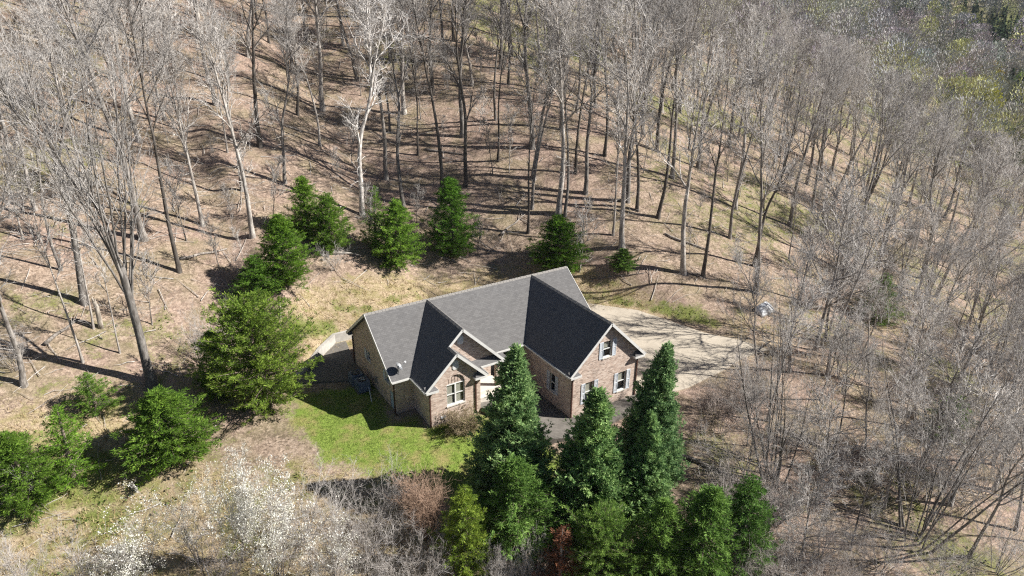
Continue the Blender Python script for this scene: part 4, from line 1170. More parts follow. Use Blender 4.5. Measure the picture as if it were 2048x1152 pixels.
    (-0.49, 44.63, 22.8, 10, (0.78, 0.76, 0.74), 'high-crowned grey-brown bare tree, upper left hillside, third row, ninth from left'),
    (53.87, 82.34, 25.09, 5, (0.36, 0.34, 0.32), 'full-crowned dark bare tree, hilltop above house, first row, sixth from left'),
    (50.24, 23.0, 22.74, 10, (0.36, 0.34, 0.32), 'high-crowned dark bare tree, slope right of roof, second row, fourth from left'),
    (-12.14, 22.66, 26.74, 0, (0.78, 0.76, 0.74), 'tall straight grey-brown bare tree, slope left of cedars, fifth from left'),
    (18.84, 75.42, 22.13, 6, (1.22, 1.2, 1.17), 'thin pale bare tree, hilltop above house, second row, third from left'),
    (50.95, 64.18, 24.92, 0, (0.78, 0.76, 0.74), 'tall straight grey-brown bare tree, wood above roof peak, second row, first from left'),
    (-16.25, 75.0, 21.96, 10, (0.36, 0.34, 0.32), 'high-crowned dark bare tree, upper left hillside, first row, second from left'),
    (31.37, 57.28, 21.31, 1, (1.22, 1.2, 1.17), 'tall narrow pale bare tree, hilltop above house, third row, sixth from left'),
    (28.49, 61.82, 27.92, 1, (1.22, 1.2, 1.17), 'tall narrow pale bare tree, hilltop above house, third row, fifth from left'),
    (-9.14, 80.96, 27.7, 3, (0.78, 0.76, 0.74), 'forked grey-brown bare tree, upper left hillside, first row, fourth from left'),
    (-25.02, 62.55, 26.18, 3, (1.22, 1.2, 1.17), 'forked pale bare tree, upper left hillside, second row, first from left'),
    (25.91, 75.75, 26.3, 9, (0.78, 0.76, 0.74), 'slim wavy grey-brown bare tree, hilltop above house, second row, fifth from left'),
    (19.64, 51.5, 25.43, 9, (0.58, 0.57, 0.56), 'slim wavy grey bare tree, high slope behind house, first row, third from left'),
    (-0.79, 72.11, 27.0, 10, (0.36, 0.34, 0.32), 'high-crowned dark bare tree, upper left hillside, first row, sixth from left'),
    (53.79, 55.09, 23.73, 1, (1.22, 1.2, 1.17), 'tall narrow pale bare tree, wood above roof peak, third row, second from left'),
    (33.01, 27.29, 28.95, 2, (0.58, 0.57, 0.56), 'forked grey bare tree, slope right of roof, first row, first from left'),
    (51.06, 49.55, 26.65, 9, (0.58, 0.57, 0.56), 'slim wavy grey bare tree, wood above roof peak, fourth row, second from left'),
    (25.59, 53.55, 21.06, 9, (0.58, 0.57, 0.56), 'slim wavy grey bare tree, high slope behind house, first row, fourth from left'),
    (-24.95, 54.77, 20.15, 6, (1.22, 1.2, 1.17), 'thin pale bare tree, upper left hillside, third row, first from left'),
    (7.99, 78.09, 21.09, 5, (0.78, 0.76, 0.74), 'full-crowned grey-brown bare tree, upper left hillside, first row, ninth from left'),
    (43.62, 49.15, 28.16, 9, (0.36, 0.34, 0.32), 'slim wavy dark bare tree, wood above roof peak, fourth row, first from left'),
    (11.81, 54.75, 25.08, 0, (0.78, 0.76, 0.74), 'tall straight grey-brown bare tree, high slope behind house, first row, second from left'),
    (-1.99, 28.41, 21.07, 1, (0.78, 0.76, 0.74), 'tall narrow grey-brown bare tree, just above the cedars, first row, second from left'),
    (55.19, 43.69, 27.79, 9, (1.22, 1.2, 1.17), 'slim wavy pale bare tree, wood above roof peak, fifth row, sixth from left'),
    (-10.49, 68.39, 22.39, 1, (0.36, 0.34, 0.32), 'tall narrow dark bare tree, upper left hillside, second row, fourth from left'),
    (41.63, 79.99, 21.35, 3, (0.36, 0.34, 0.32), 'forked dark bare tree, hilltop above house, first row, fifth from left'),
    (17.62, 89.32, 23.68, 9, (0.58, 0.57, 0.56), 'slim wavy grey bare tree, hilltop above house, first row, first from left'),
    (32.89, 69.5, 21.79, 5, (0.78, 0.76, 0.74), 'full-crowned grey-brown bare tree, hilltop above house, second row, sixth from left'),
    (2.71, 66.22, 23.77, 3, (1.22, 1.2, 1.17), 'forked pale bare tree, upper left hillside, second row, ninth from left'),
    (-24.6, 71.13, 27.91, 10, (0.58, 0.57, 0.56), 'high-crowned grey bare tree, upper left hillside, first row, first from left'),
    (37.97, 40.91, 24.27, 1, (0.36, 0.34, 0.32), 'tall narrow dark bare tree, wood above roof peak, fifth row, second from left'),
    (51.84, 27.68, 24.12, 2, (0.58, 0.57, 0.56), 'forked grey bare tree, slope right of roof, first row, sixth from left'),
    (25.91, 48.67, 24.96, 9, (1.22, 1.2, 1.17), 'slim wavy pale bare tree, high slope behind house, first row, sixth from left'),
    (4.31, 72.64, 22.68, 1, (1.22, 1.2, 1.17), 'tall narrow pale bare tree, upper left hillside, first row, eighth from left'),
    (6.49, 56.27, 26.44, 9, (1.22, 1.2, 1.17), 'slim wavy pale bare tree, hilltop above house, fourth row, first from left'),
    (50.38, 44.46, 19.19, 6, (0.78, 0.76, 0.74), 'thin grey-brown bare tree, wood above roof peak, fifth row, fourth from left'),
    (57.78, 66.91, 21.68, 1, (0.36, 0.34, 0.32), 'tall narrow dark bare tree, wood above roof peak, second row, third from left'),
    (43.65, 32.32, 26.72, 1, (0.78, 0.76, 0.74), 'tall narrow grey-brown bare tree, slope right of roof, first row, third from left'),
    (14.87, 31.08, 25.3, 10, (0.78, 0.76, 0.74), 'high-crowned grey-brown bare tree, just above the cedars, first row, fifth from left'),
    (43.09, 72.05, 26.88, 2, (1.22, 1.2, 1.17), 'forked pale bare tree, hilltop above house, second row, eighth from left'),
    (45.71, 54.11, 26.89, 0, (1.22, 1.2, 1.17), 'tall straight pale bare tree, wood above roof peak, third row, first from left'),
    (-21.58, 41.69, 21.98, 9, (0.36, 0.34, 0.32), 'slim wavy dark bare tree, upper left hillside, third row, third from left'),
    (48.08, 33.93, 23.26, 9, (0.78, 0.76, 0.74), 'slim wavy grey-brown bare tree, slope right of roof, first row, fourth from left'),
    (26.12, 85.03, 25.1, 9, (1.22, 1.2, 1.17), 'slim wavy pale bare tree, hilltop above house, first row, second from left'),
    (57.98, 75.66, 27.06, 5, (0.58, 0.57, 0.56), 'full-crowned grey bare tree, wood above roof peak, first row, first from left'),
    (28.79, 81.24, 26.16, 3, (0.78, 0.76, 0.74), 'forked grey-brown bare tree, hilltop above house, first row, third from left'),
    (14.01, 82.49, 26.39, 9, (0.36, 0.34, 0.32), 'slim wavy dark bare tree, hilltop above house, second row, first from left'),
    (-9.93, 57.71, 25.45, 10, (0.36, 0.34, 0.32), 'high-crowned dark bare tree, upper left hillside, second row, sixth from left'),
    (-10.18, 18.14, 27.45, 1, (0.36, 0.34, 0.32), 'tall narrow dark bare tree, slope left of cedars, sixth from left'),
    (32.67, 49.92, 25.8, 3, (0.58, 0.57, 0.56), 'forked grey bare tree, high slope behind house, first row, eighth from left'),
    (-26.52, 37.9, 26.27, 0, (0.58, 0.57, 0.56), 'tall straight grey bare tree, upper left hillside, fourth row, first from left'),
    (-3.35, 56.71, 23.09, 3, (0.36, 0.34, 0.32), 'forked dark bare tree, upper left hillside, third row, eighth from left'),
    (59.89, 54.33, 24.7, 5, (0.36, 0.34, 0.32), 'full-crowned dark bare tree, wood above roof peak, third row, third from left'),
    (21.11, 60.05, 21.45, 0, (1.22, 1.2, 1.17), 'tall straight pale bare tree, hilltop above house, fourth row, third from left'),
    (5.7, 84.0, 23.08, 2, (1.22, 1.2, 1.17), 'forked pale bare tree, upper left hillside, first row, seventh from left'),
    (47.92, 72.63, 25.74, 1, (0.78, 0.76, 0.74), 'tall narrow grey-brown bare tree, hilltop above house, second row, ninth from left'),
    (59.3, 48.77, 26.62, 1, (1.22, 1.2, 1.17), 'tall narrow pale bare tree, wood above roof peak, fourth row, third from left'),
    (54.9, 31.63, 21.4, 9, (0.36, 0.34, 0.32), 'slim wavy dark bare tree, slope right of roof, first row, fifth from left'),
    (58.58, 83.42, 23.48, 1, (1.22, 1.2, 1.17), 'tall narrow pale bare tree, hilltop above house, first row, eighth from left'),
    (38.75, 28.96, 27.2, 3, (0.78, 0.76, 0.74), 'forked grey-brown bare tree, slope right of roof, first row, second from left'),
    (-21.0, 57.19, 28.56, 9, (1.22, 1.2, 1.17), 'slim wavy pale bare tree, upper left hillside, second row, second from left'),
    (39.31, 45.33, 28.29, 5, (0.78, 0.76, 0.74), 'full-crowned grey-brown bare tree, wood above roof peak, fifth row, first from left'),
    (58.0, 24.64, 17.31, 6, (0.36, 0.34, 0.32), 'thin dark bare tree, slope right of roof, second row, sixth from left'),
    (59.03, 38.29, 26.11, 10, (0.58, 0.57, 0.56), 'high-crowned grey bare tree, wood above roof peak, sixth row, second from left'),
    (-10.27, 63.33, 27.34, 1, (0.78, 0.76, 0.74), 'tall narrow grey-brown bare tree, upper left hillside, second row, fifth from left'),
    (49.05, 58.68, 23.89, 5, (0.36, 0.34, 0.32), 'full-crowned dark bare tree, wood above roof peak, second row, second from left'),
    (-22.04, 50.99, 27.1, 2, (0.36, 0.34, 0.32), 'forked dark bare tree, upper left hillside, third row, second from left'),
    (-5.16, 67.39, 22.92, 10, (1.22, 1.2, 1.17), 'high-crowned pale bare tree, upper left hillside, second row, seventh from left'),
    (33.33, 80.46, 21.2, 9, (0.78, 0.76, 0.74), 'slim wavy grey-brown bare tree, hilltop above house, first row, fourth from left'),
    (55.46, 71.49, 22.89, 6, (0.78, 0.76, 0.74), 'thin grey-brown bare tree, wood above roof peak, first row, second from left'),
    (20.92, 69.85, 25.41, 9, (0.78, 0.76, 0.74), 'slim wavy grey-brown bare tree, hilltop above house, third row, third from left'),
    (35.72, 62.83, 23.14, 1, (0.78, 0.76, 0.74), 'tall narrow grey-brown bare tree, hilltop above house, third row, seventh from left'),
    (36.3, 54.1, 26.29, 1, (0.36, 0.34, 0.32), 'tall narrow dark bare tree, hilltop above house, third row, eighth from left'),
    (20.82, 80.36, 28.73, 0, (0.58, 0.57, 0.56), 'tall straight grey bare tree, hilltop above house, second row, fourth from left'),
    (38.06, 67.36, 21.12, 2, (1.22, 1.2, 1.17), 'forked pale bare tree, hilltop above house, second row, seventh from left'),
    (13.27, 77.87, 27.92, 9, (1.22, 1.2, 1.17), 'slim wavy pale bare tree, hilltop above house, second row, second from left'),
    (119.84, 71.32, 17.96, 3, (0.36, 0.34, 0.32), 'forked dark bare tree, wood above roof peak, fourth row, ninth from left'),
    (62.72, 69.5, 27.35, 0, (0.78, 0.76, 0.74), 'tall straight grey-brown bare tree, wood above roof peak, first row, sixth from left'),
    (73.58, 54.74, 28.16, 10, (0.78, 0.76, 0.74), 'high-crowned grey-brown bare tree, wood above roof peak, fourth row, fifth from left'),
    (124.98, 94.46, 24.32, 0, (1.22, 1.2, 1.17), 'tall straight pale bare tree, wood above roof peak, third row, ninth from left'),
    (116.31, 9.27, 17.79, 4, (0.78, 0.76, 0.74), 'round-crowned grey-brown bare tree, beyond the white tarp, first row, eighth from left'),
    (74.54, 85.35, 22.4, 4, (0.58, 0.57, 0.56), 'round-crowned grey bare tree, wood above roof peak, first row, eighth from left'),
    (85.85, 4.64, 21.13, 5, (1.22, 1.2, 1.17), 'full-crowned pale bare tree, beyond the white tarp, first row, fifth from left'),
    (92.11, 24.27, 21.24, 4, (0.78, 0.76, 0.74), 'round-crowned grey-brown bare tree, below yellow-green crown, first row, fifth from left'),
    (82.71, 11.93, 22.69, 9, (0.58, 0.57, 0.56), 'slim wavy grey bare tree, below yellow-green crown, second row, fourth from left'),
    (114.62, 59.53, 19.73, 9, (0.78, 0.76, 0.74), 'slim wavy grey-brown bare tree, upper right shoulder, first row, first from left'),
    (122.35, 66.22, 19.06, 3, (0.78, 0.76, 0.74), 'forked grey-brown bare tree, upper right shoulder, first row, second from left'),
    (100.27, -4.63, 17.43, 1, (1.22, 1.2, 1.17), 'tall narrow pale bare tree, beyond the white tarp, second row, eighth from left'),
    (87.1, 80.56, 23.91, 4, (0.36, 0.34, 0.32), 'round-crowned dark bare tree, wood above roof peak, second row, sixth from left'),
    (82.3, 63.09, 26.06, 1, (0.78, 0.76, 0.74), 'tall narrow grey-brown bare tree, wood above roof peak, third row, seventh from left'),
    (118.57, 53.88, 14.71, 0, (1.22, 1.2, 1.17), 'tall straight pale bare tree, upper right shoulder, first row, sixth from left'),
    (66.02, 49.09, 26.32, 9, (0.58, 0.57, 0.56), 'slim wavy grey bare tree, wood above roof peak, fifth row, seventh from left'),
    (100.37, 85.77, 28.15, 9, (1.22, 1.2, 1.17), 'slim wavy pale bare tree, wood above roof peak, second row, ninth from left'),
    (103.82, 62.4, 16.35, 5, (0.78, 0.76, 0.74), 'full-crowned grey-brown bare tree, wood above roof peak, fifth row, ninth from left'),
    (74.07, 45.19, 27.95, 4, (0.58, 0.57, 0.56), 'round-crowned grey bare tree, wood above roof peak, sixth row, fourth from left'),
    (71.45, 12.77, 22.18, 5, (0.58, 0.57, 0.56), 'full-crowned grey bare tree, below yellow-green crown, second row, first from left'),
    (76.37, 13.08, 21.2, 10, (1.22, 1.2, 1.17), 'high-crowned pale bare tree, below yellow-green crown, second row, second from left'),
    (90.08, 74.78, 24.45, 0, (1.22, 1.2, 1.17), 'tall straight pale bare tree, wood above roof peak, third row, sixth from left'),
    (116.37, 41.92, 16.42, 3, (0.78, 0.76, 0.74), 'forked grey-brown bare tree, upper right shoulder, first row, eighth from left'),
    (68.97, 85.36, 26.28, 5, (0.78, 0.76, 0.74), 'full-crowned grey-brown bare tree, wood above roof peak, first row, fourth from left'),
    (113.73, 74.59, 14.93, 0, (0.58, 0.57, 0.56), 'tall straight grey bare tree, wood above roof peak, fourth row, seventh from left'),
    (76.77, 89.94, 24.85, 9, (1.22, 1.2, 1.17), 'slim wavy pale bare tree, wood above roof peak, first row, seventh from left'),
    (126.81, 43.21, 15.59, 9, (0.78, 0.76, 0.74), 'slim wavy grey-brown bare tree, upper right shoulder, second row, fourth from left'),
    (107.25, 73.24, 23.82, 5, (0.58, 0.57, 0.56), 'full-crowned grey bare tree, wood above roof peak, fourth row, sixth from left'),
    (30.43, 22.91, 22.84, 10, (0.78, 0.76, 0.74), 'high-crowned grey-brown bare tree, slope right of roof, second row, first from left'),
    (113.4, 85.29, 25.99, 5, (0.58, 0.57, 0.56), 'full-crowned grey bare tree, wood above roof peak, third row, eighth from left'),
    (63.81, 80.14, 24.86, 5, (0.78, 0.76, 0.74), 'full-crowned grey-brown bare tree, wood above roof peak, first row, third from left'),
    (96.78, 50.05, 22.26, 3, (1.22, 1.2, 1.17), 'forked pale bare tree, wood above roof peak, sixth row, fifth from left'),
    (76.67, -1.66, 24.48, 3, (0.58, 0.57, 0.56), 'forked grey bare tree, beyond the white tarp, second row, fourth from left'),
    (109.98, 48.94, 18.76, 10, (0.78, 0.76, 0.74), 'high-crowned grey-brown bare tree, upper right shoulder, first row, fifth from left'),
    (73.36, 27.82, 22.21, 9, (1.22, 1.2, 1.17), 'slim wavy pale bare tree, upper right shoulder, second row, first from left'),
    (84.33, 68.24, 23.85, 0, (1.22, 1.2, 1.17), 'tall straight pale bare tree, wood above roof peak, third row, fifth from left'),
    (112.84, -5.24, 14.0, 9, (0.78, 0.76, 0.74), 'slim wavy grey-brown bare tree, beyond the white tarp, second row, ninth from left'),
    (62.72, -0.36, 26.12, 9, (0.78, 0.76, 0.74), 'slim wavy grey-brown bare tree, beyond the white tarp, second row, first from left'),
    (65.21, 42.87, 26.92, 1, (0.36, 0.34, 0.32), 'tall narrow dark bare tree, wood above roof peak, sixth row, third from left'),
    (73.96, -5.39, 21.46, 10, (1.22, 1.2, 1.17), 'high-crowned pale bare tree, beyond the white tarp, third row, sixth from left'),
    (91.4, 84.12, 21.68, 3, (0.78, 0.76, 0.74), 'forked grey-brown bare tree, wood above roof peak, second row, seventh from left'),
    (81.24, 6.8, 24.37, 9, (0.78, 0.76, 0.74), 'slim wavy grey-brown bare tree, beyond the white tarp, first row, fourth from left'),
    (73.34, 67.27, 25.36, 10, (1.22, 1.2, 1.17), 'high-crowned pale bare tree, wood above roof peak, third row, fourth from left'),
    (124.96, 13.32, 15.73, 9, (1.22, 1.2, 1.17), 'slim wavy pale bare tree, below yellow-green crown, second row, seventh from left'),
    (90.53, -1.02, 22.94, 9, (0.36, 0.34, 0.32), 'slim wavy dark bare tree, beyond the white tarp, second row, sixth from left'),
    (85.57, 21.72, 23.47, 10, (0.78, 0.76, 0.74), 'high-crowned grey-brown bare tree, below yellow-green crown, first row, fourth from left'),
    (72.2, 90.26, 24.08, 5, (0.78, 0.76, 0.74), 'full-crowned grey-brown bare tree, wood above roof peak, first row, fifth from left'),
    (67.48, 36.63, 25.86, 10, (0.78, 0.76, 0.74), 'high-crowned grey-brown bare tree, slope right of roof, first row, eighth from left'),
    (98.09, 25.03, 21.62, 3, (1.22, 1.2, 1.17), 'forked pale bare tree, below yellow-green crown, first row, sixth from left'),
    (96.12, 42.05, 17.81, 3, (0.78, 0.76, 0.74), 'forked grey-brown bare tree, upper right shoulder, first row, third from left'),
    (123.18, 22.86, 18.35, 5, (0.78, 0.76, 0.74), 'full-crowned grey-brown bare tree, below yellow-green crown, second row, fifth from left'),
    (103.56, 1.36, 20.26, 9, (1.22, 1.2, 1.17), 'slim wavy pale bare tree, beyond the white tarp, second row, seventh from left'),
    (121.58, 77.93, 17.78, 9, (1.22, 1.2, 1.17), 'slim wavy pale bare tree, wood above roof peak, fourth row, eighth from left'),
    (81.68, 27.36, 20.37, 5, (0.36, 0.34, 0.32), 'full-crowned dark bare tree, below yellow-green crown, first row, second from left'),
    (106.88, 38.03, 18.55, 3, (1.22, 1.2, 1.17), 'forked pale bare tree, upper right shoulder, second row, third from left'),
    (84.29, -3.22, 21.43, 5, (1.22, 1.2, 1.17), 'full-crowned pale bare tree, beyond the white tarp, second row, fifth from left'),
    (68.61, 26.65, 21.5, 3, (0.36, 0.34, 0.32), 'forked dark bare tree, slope right of roof, second row, eighth from left'),
    (62.71, 35.81, 28.16, 0, (1.22, 1.2, 1.17), 'tall straight pale bare tree, slope right of roof, first row, seventh from left'),
    (42.54, -1.9, 27.62, 9, (0.78, 0.76, 0.74), 'slim wavy grey-brown bare tree, beyond the white tarp, third row, first from left'),
    (118.41, 46.66, 18.73, 10, (1.22, 1.2, 1.17), 'high-crowned pale bare tree, upper right shoulder, first row, seventh from left'),
    (70.29, 0.87, 21.4, 3, (1.22, 1.2, 1.17), 'forked pale bare tree, beyond the white tarp, second row, second from left'),
    (69.41, 56.47, 23.97, 5, (0.58, 0.57, 0.56), 'full-crowned grey bare tree, wood above roof peak, fourth row, fourth from left'),
    (63.77, 88.91, 24.49, 1, (0.58, 0.57, 0.56), 'tall narrow grey bare tree, hilltop above house, first row, ninth from left'),
    (128.8, 15.92, 16.87, 9, (1.22, 1.2, 1.17), 'slim wavy pale bare tree, below yellow-green crown, second row, sixth from left'),
    (77.45, 75.13, 24.12, 5, (1.22, 1.2, 1.17), 'full-crowned pale bare tree, wood above roof peak, second row, fifth from left'),
    (117.06, 26.91, 16.33, 10, (0.36, 0.34, 0.32), 'high-crowned dark bare tree, below yellow-green crown, first row, ninth from left'),
    (111.28, 33.61, 20.35, 9, (1.22, 1.2, 1.17), 'slim wavy pale bare tree, below yellow-green crown, first row, seventh from left'),
    (71.51, 80.03, 22.96, 10, (1.22, 1.2, 1.17), 'high-crowned pale bare tree, wood above roof peak, first row, ninth from left'),
    (99.36, 33.98, 20.22, 3, (1.22, 1.2, 1.17), 'forked pale bare tree, upper right shoulder, second row, second from left'),
    (81.2, 47.63, 28.77, 4, (0.78, 0.76, 0.74), 'round-crowned grey-brown bare tree, wood above roof peak, fifth row, eighth from left'),
    (126.51, 48.15, 19.12, 9, (1.22, 1.2, 1.17), 'slim wavy pale bare tree, upper right shoulder, first row, ninth from left'),
    (75.96, 3.69, 21.46, 5, (0.78, 0.76, 0.74), 'full-crowned grey-brown bare tree, beyond the white tarp, first row, third from left'),
    (84.74, 74.63, 22.84, 9, (0.78, 0.76, 0.74), 'slim wavy grey-brown bare tree, wood above roof peak, second row, eighth from left'),
    (68.44, 31.95, 23.24, 9, (0.78, 0.76, 0.74), 'slim wavy grey-brown bare tree, slope right of roof, first row, ninth from left'),
    (129.29, 8.75, 14.6, 5, (0.78, 0.76, 0.74), 'full-crowned grey-brown bare tree, beyond the white tarp, first row, ninth from left'),
    (75.52, 23.48, 22.27, 1, (1.22, 1.2, 1.17), 'tall narrow pale bare tree, below yellow-green crown, first row, first from left'),
    (100.18, 44.84, 20.94, 4, (1.22, 1.2, 1.17), 'round-crowned pale bare tree, upper right shoulder, first row, fourth from left'),
    (79.39, 19.79, 22.48, 4, (0.78, 0.76, 0.74), 'round-crowned grey-brown bare tree, below yellow-green crown, first row, third from left'),
    (43.33, -10.18, 15.38, 4, (0.58, 0.57, 0.56), 'round-crowned grey bare tree, right of parking pad, second row, second from left'),
    (43.38, -32.99, 10.81, 6, (1.22, 1.2, 1.17), 'thin pale bare tree, lower right wood, second row, ninth from left'),
    (35.9, -15.55, 18.97, 1, (1.22, 1.2, 1.17), 'tall narrow pale bare tree, right of parking pad, third row, second from left'),
    (54.36, -7.57, 13.08, 9, (0.36, 0.34, 0.32), 'slim wavy dark bare tree, right of parking pad, first row, third from left'),
    (74.54, -15.27, 12.51, 1, (1.22, 1.2, 1.17), 'tall narrow pale bare tree, right of parking pad, second row, eighth from left'),
    (46.84, -16.15, 15.86, 1, (0.58, 0.57, 0.56), 'tall narrow grey bare tree, right of parking pad, third row, fourth from left'),
    (57.05, -2.55, 13.78, 8, (0.78, 0.76, 0.74), 'small spreading grey-brown bare tree, beyond the white tarp, third row, third from left'),
    (76.15, -21.65, 14.34, 6, (0.78, 0.76, 0.74), 'thin grey-brown bare tree, right of parking pad, third row, ninth from left'),
    (36.03, -29.88, 11.01, 8, (1.22, 1.2, 1.17), 'small spreading pale bare tree, lower right wood, second row, seventh from left'),
    (79.76, 2.16, 13.76, 1, (1.22, 1.2, 1.17), 'tall narrow pale bare tree, beyond the white tarp, second row, third from left'),
    (61.05, -18.24, 11.74, 8, (0.78, 0.76, 0.74), 'small spreading grey-brown bare tree, right of parking pad, third row, sixth from left'),
    (56.61, -27.95, 17.44, 8, (0.78, 0.76, 0.74), 'small spreading grey-brown bare tree, lower right wood, first row, ninth from left'),
    (67.04, -10.04, 12.89, 4, (1.22, 1.2, 1.17), 'round-crowned pale bare tree, right of parking pad, first row, sixth from left'),
    (53.91, -14.27, 17.52, 9, (1.22, 1.2, 1.17), 'slim wavy pale bare tree, right of parking pad, second row, fourth from left'),
    (79.56, -6.39, 16.2, 1, (0.58, 0.57, 0.56), 'tall narrow grey bare tree, beyond the white tarp, third row, seventh from left'),
    (68.14, -17.45, 14.26, 4, (0.78, 0.76, 0.74), 'round-crowned grey-brown bare tree, right of parking pad, second row, seventh from left'),
    (71.55, -17.37, 16.11, 4, (0.78, 0.76, 0.74), 'round-crowned grey-brown bare tree, right of parking pad, second row, ninth from left'),
    (25.46, -17.69, 12.64, 9, (1.22, 1.2, 1.17), 'slim wavy pale bare tree, lower right wood, first row, second from left'),
    (65.57, -5.35, 14.27, 9, (0.78, 0.76, 0.74), 'slim wavy grey-brown bare tree, beyond the white tarp, third row, fourth from left'),
    (51.53, -24.12, 13.76, 8, (0.78, 0.76, 0.74), 'small spreading grey-brown bare tree, lower right wood, first row, sixth from left'),
    (46.12, -28.38, 11.65, 6, (0.78, 0.76, 0.74), 'thin grey-brown bare tree, lower right wood, first row, seventh from left'),
    (62.8, -21.68, 18.59, 9, (1.22, 1.2, 1.17), 'slim wavy pale bare tree, right of parking pad, third row, seventh from left'),
    (58.31, -15.39, 12.58, 6, (0.58, 0.57, 0.56), 'thin grey bare tree, right of parking pad, second row, fifth from left'),
    (33.33, -25.85, 12.59, 8, (0.78, 0.76, 0.74), 'small spreading grey-brown bare tree, lower right wood, second row, fourth from left'),
    (36.58, -23.05, 14.0, 9, (1.22, 1.2, 1.17), 'slim wavy pale bare tree, lower right wood, first row, fourth from left'),
    (40.14, -11.38, 18.32, 8, (0.78, 0.76, 0.74), 'small spreading grey-brown bare tree, right of parking pad, second row, first from left'),
    (72.55, -10.59, 17.63, 1, (1.22, 1.2, 1.17), 'tall narrow pale bare tree, right of parking pad, first row, seventh from left'),
    (77.8, -13.4, 15.25, 4, (1.22, 1.2, 1.17), 'round-crowned pale bare tree, right of parking pad, first row, ninth from left'),
    (40.48, -16.15, 11.83, 1, (1.22, 1.2, 1.17), 'tall narrow pale bare tree, right of parking pad, third row, third from left'),
    (63.72, -13.92, 18.85, 9, (0.78, 0.76, 0.74), 'slim wavy grey-brown bare tree, right of parking pad, second row, sixth from left'),
    (60.81, -25.59, 16.09, 9, (1.22, 1.2, 1.17), 'slim wavy pale bare tree, right of parking pad, fourth row, fourth from left'),
    (69.98, -21.23, 14.6, 9, (0.78, 0.76, 0.74), 'slim wavy grey-brown bare tree, right of parking pad, third row, eighth from left'),
    (43.96, -5.95, 10.53, 6, (1.22, 1.2, 1.17), 'thin pale bare tree, right of parking pad, first row, first from left'),
    (70.09, -4.75, 15.46, 4, (1.22, 1.2, 1.17), 'round-crowned pale bare tree, beyond the white tarp, third row, fifth from left'),
    (63.16, -9.47, 13.73, 9, (1.22, 1.2, 1.17), 'slim wavy pale bare tree, right of parking pad, first row, fifth from left'),
    (50.07, -27.66, 15.92, 8, (0.58, 0.57, 0.56), 'small spreading grey bare tree, lower right wood, first row, eighth from left'),
    (29.06, -13.66, 12.79, 9, (0.78, 0.76, 0.74), 'slim wavy grey-brown bare tree, right of parking pad, third row, first from left'),
    (39.64, -33.92, 17.08, 9, (0.78, 0.76, 0.74), 'slim wavy grey-brown bare tree, lower right wood, second row, eighth from left'),
    (35.84, -35.51, 15.09, 6, (1.22, 1.2, 1.17), 'thin pale bare tree, lower right wood, third row, fifth from left'),
    (53.3, 2.36, 12.67, 6, (0.78, 0.76, 0.74), 'thin grey-brown bare tree, beyond the white tarp, first row, first from left'),
]
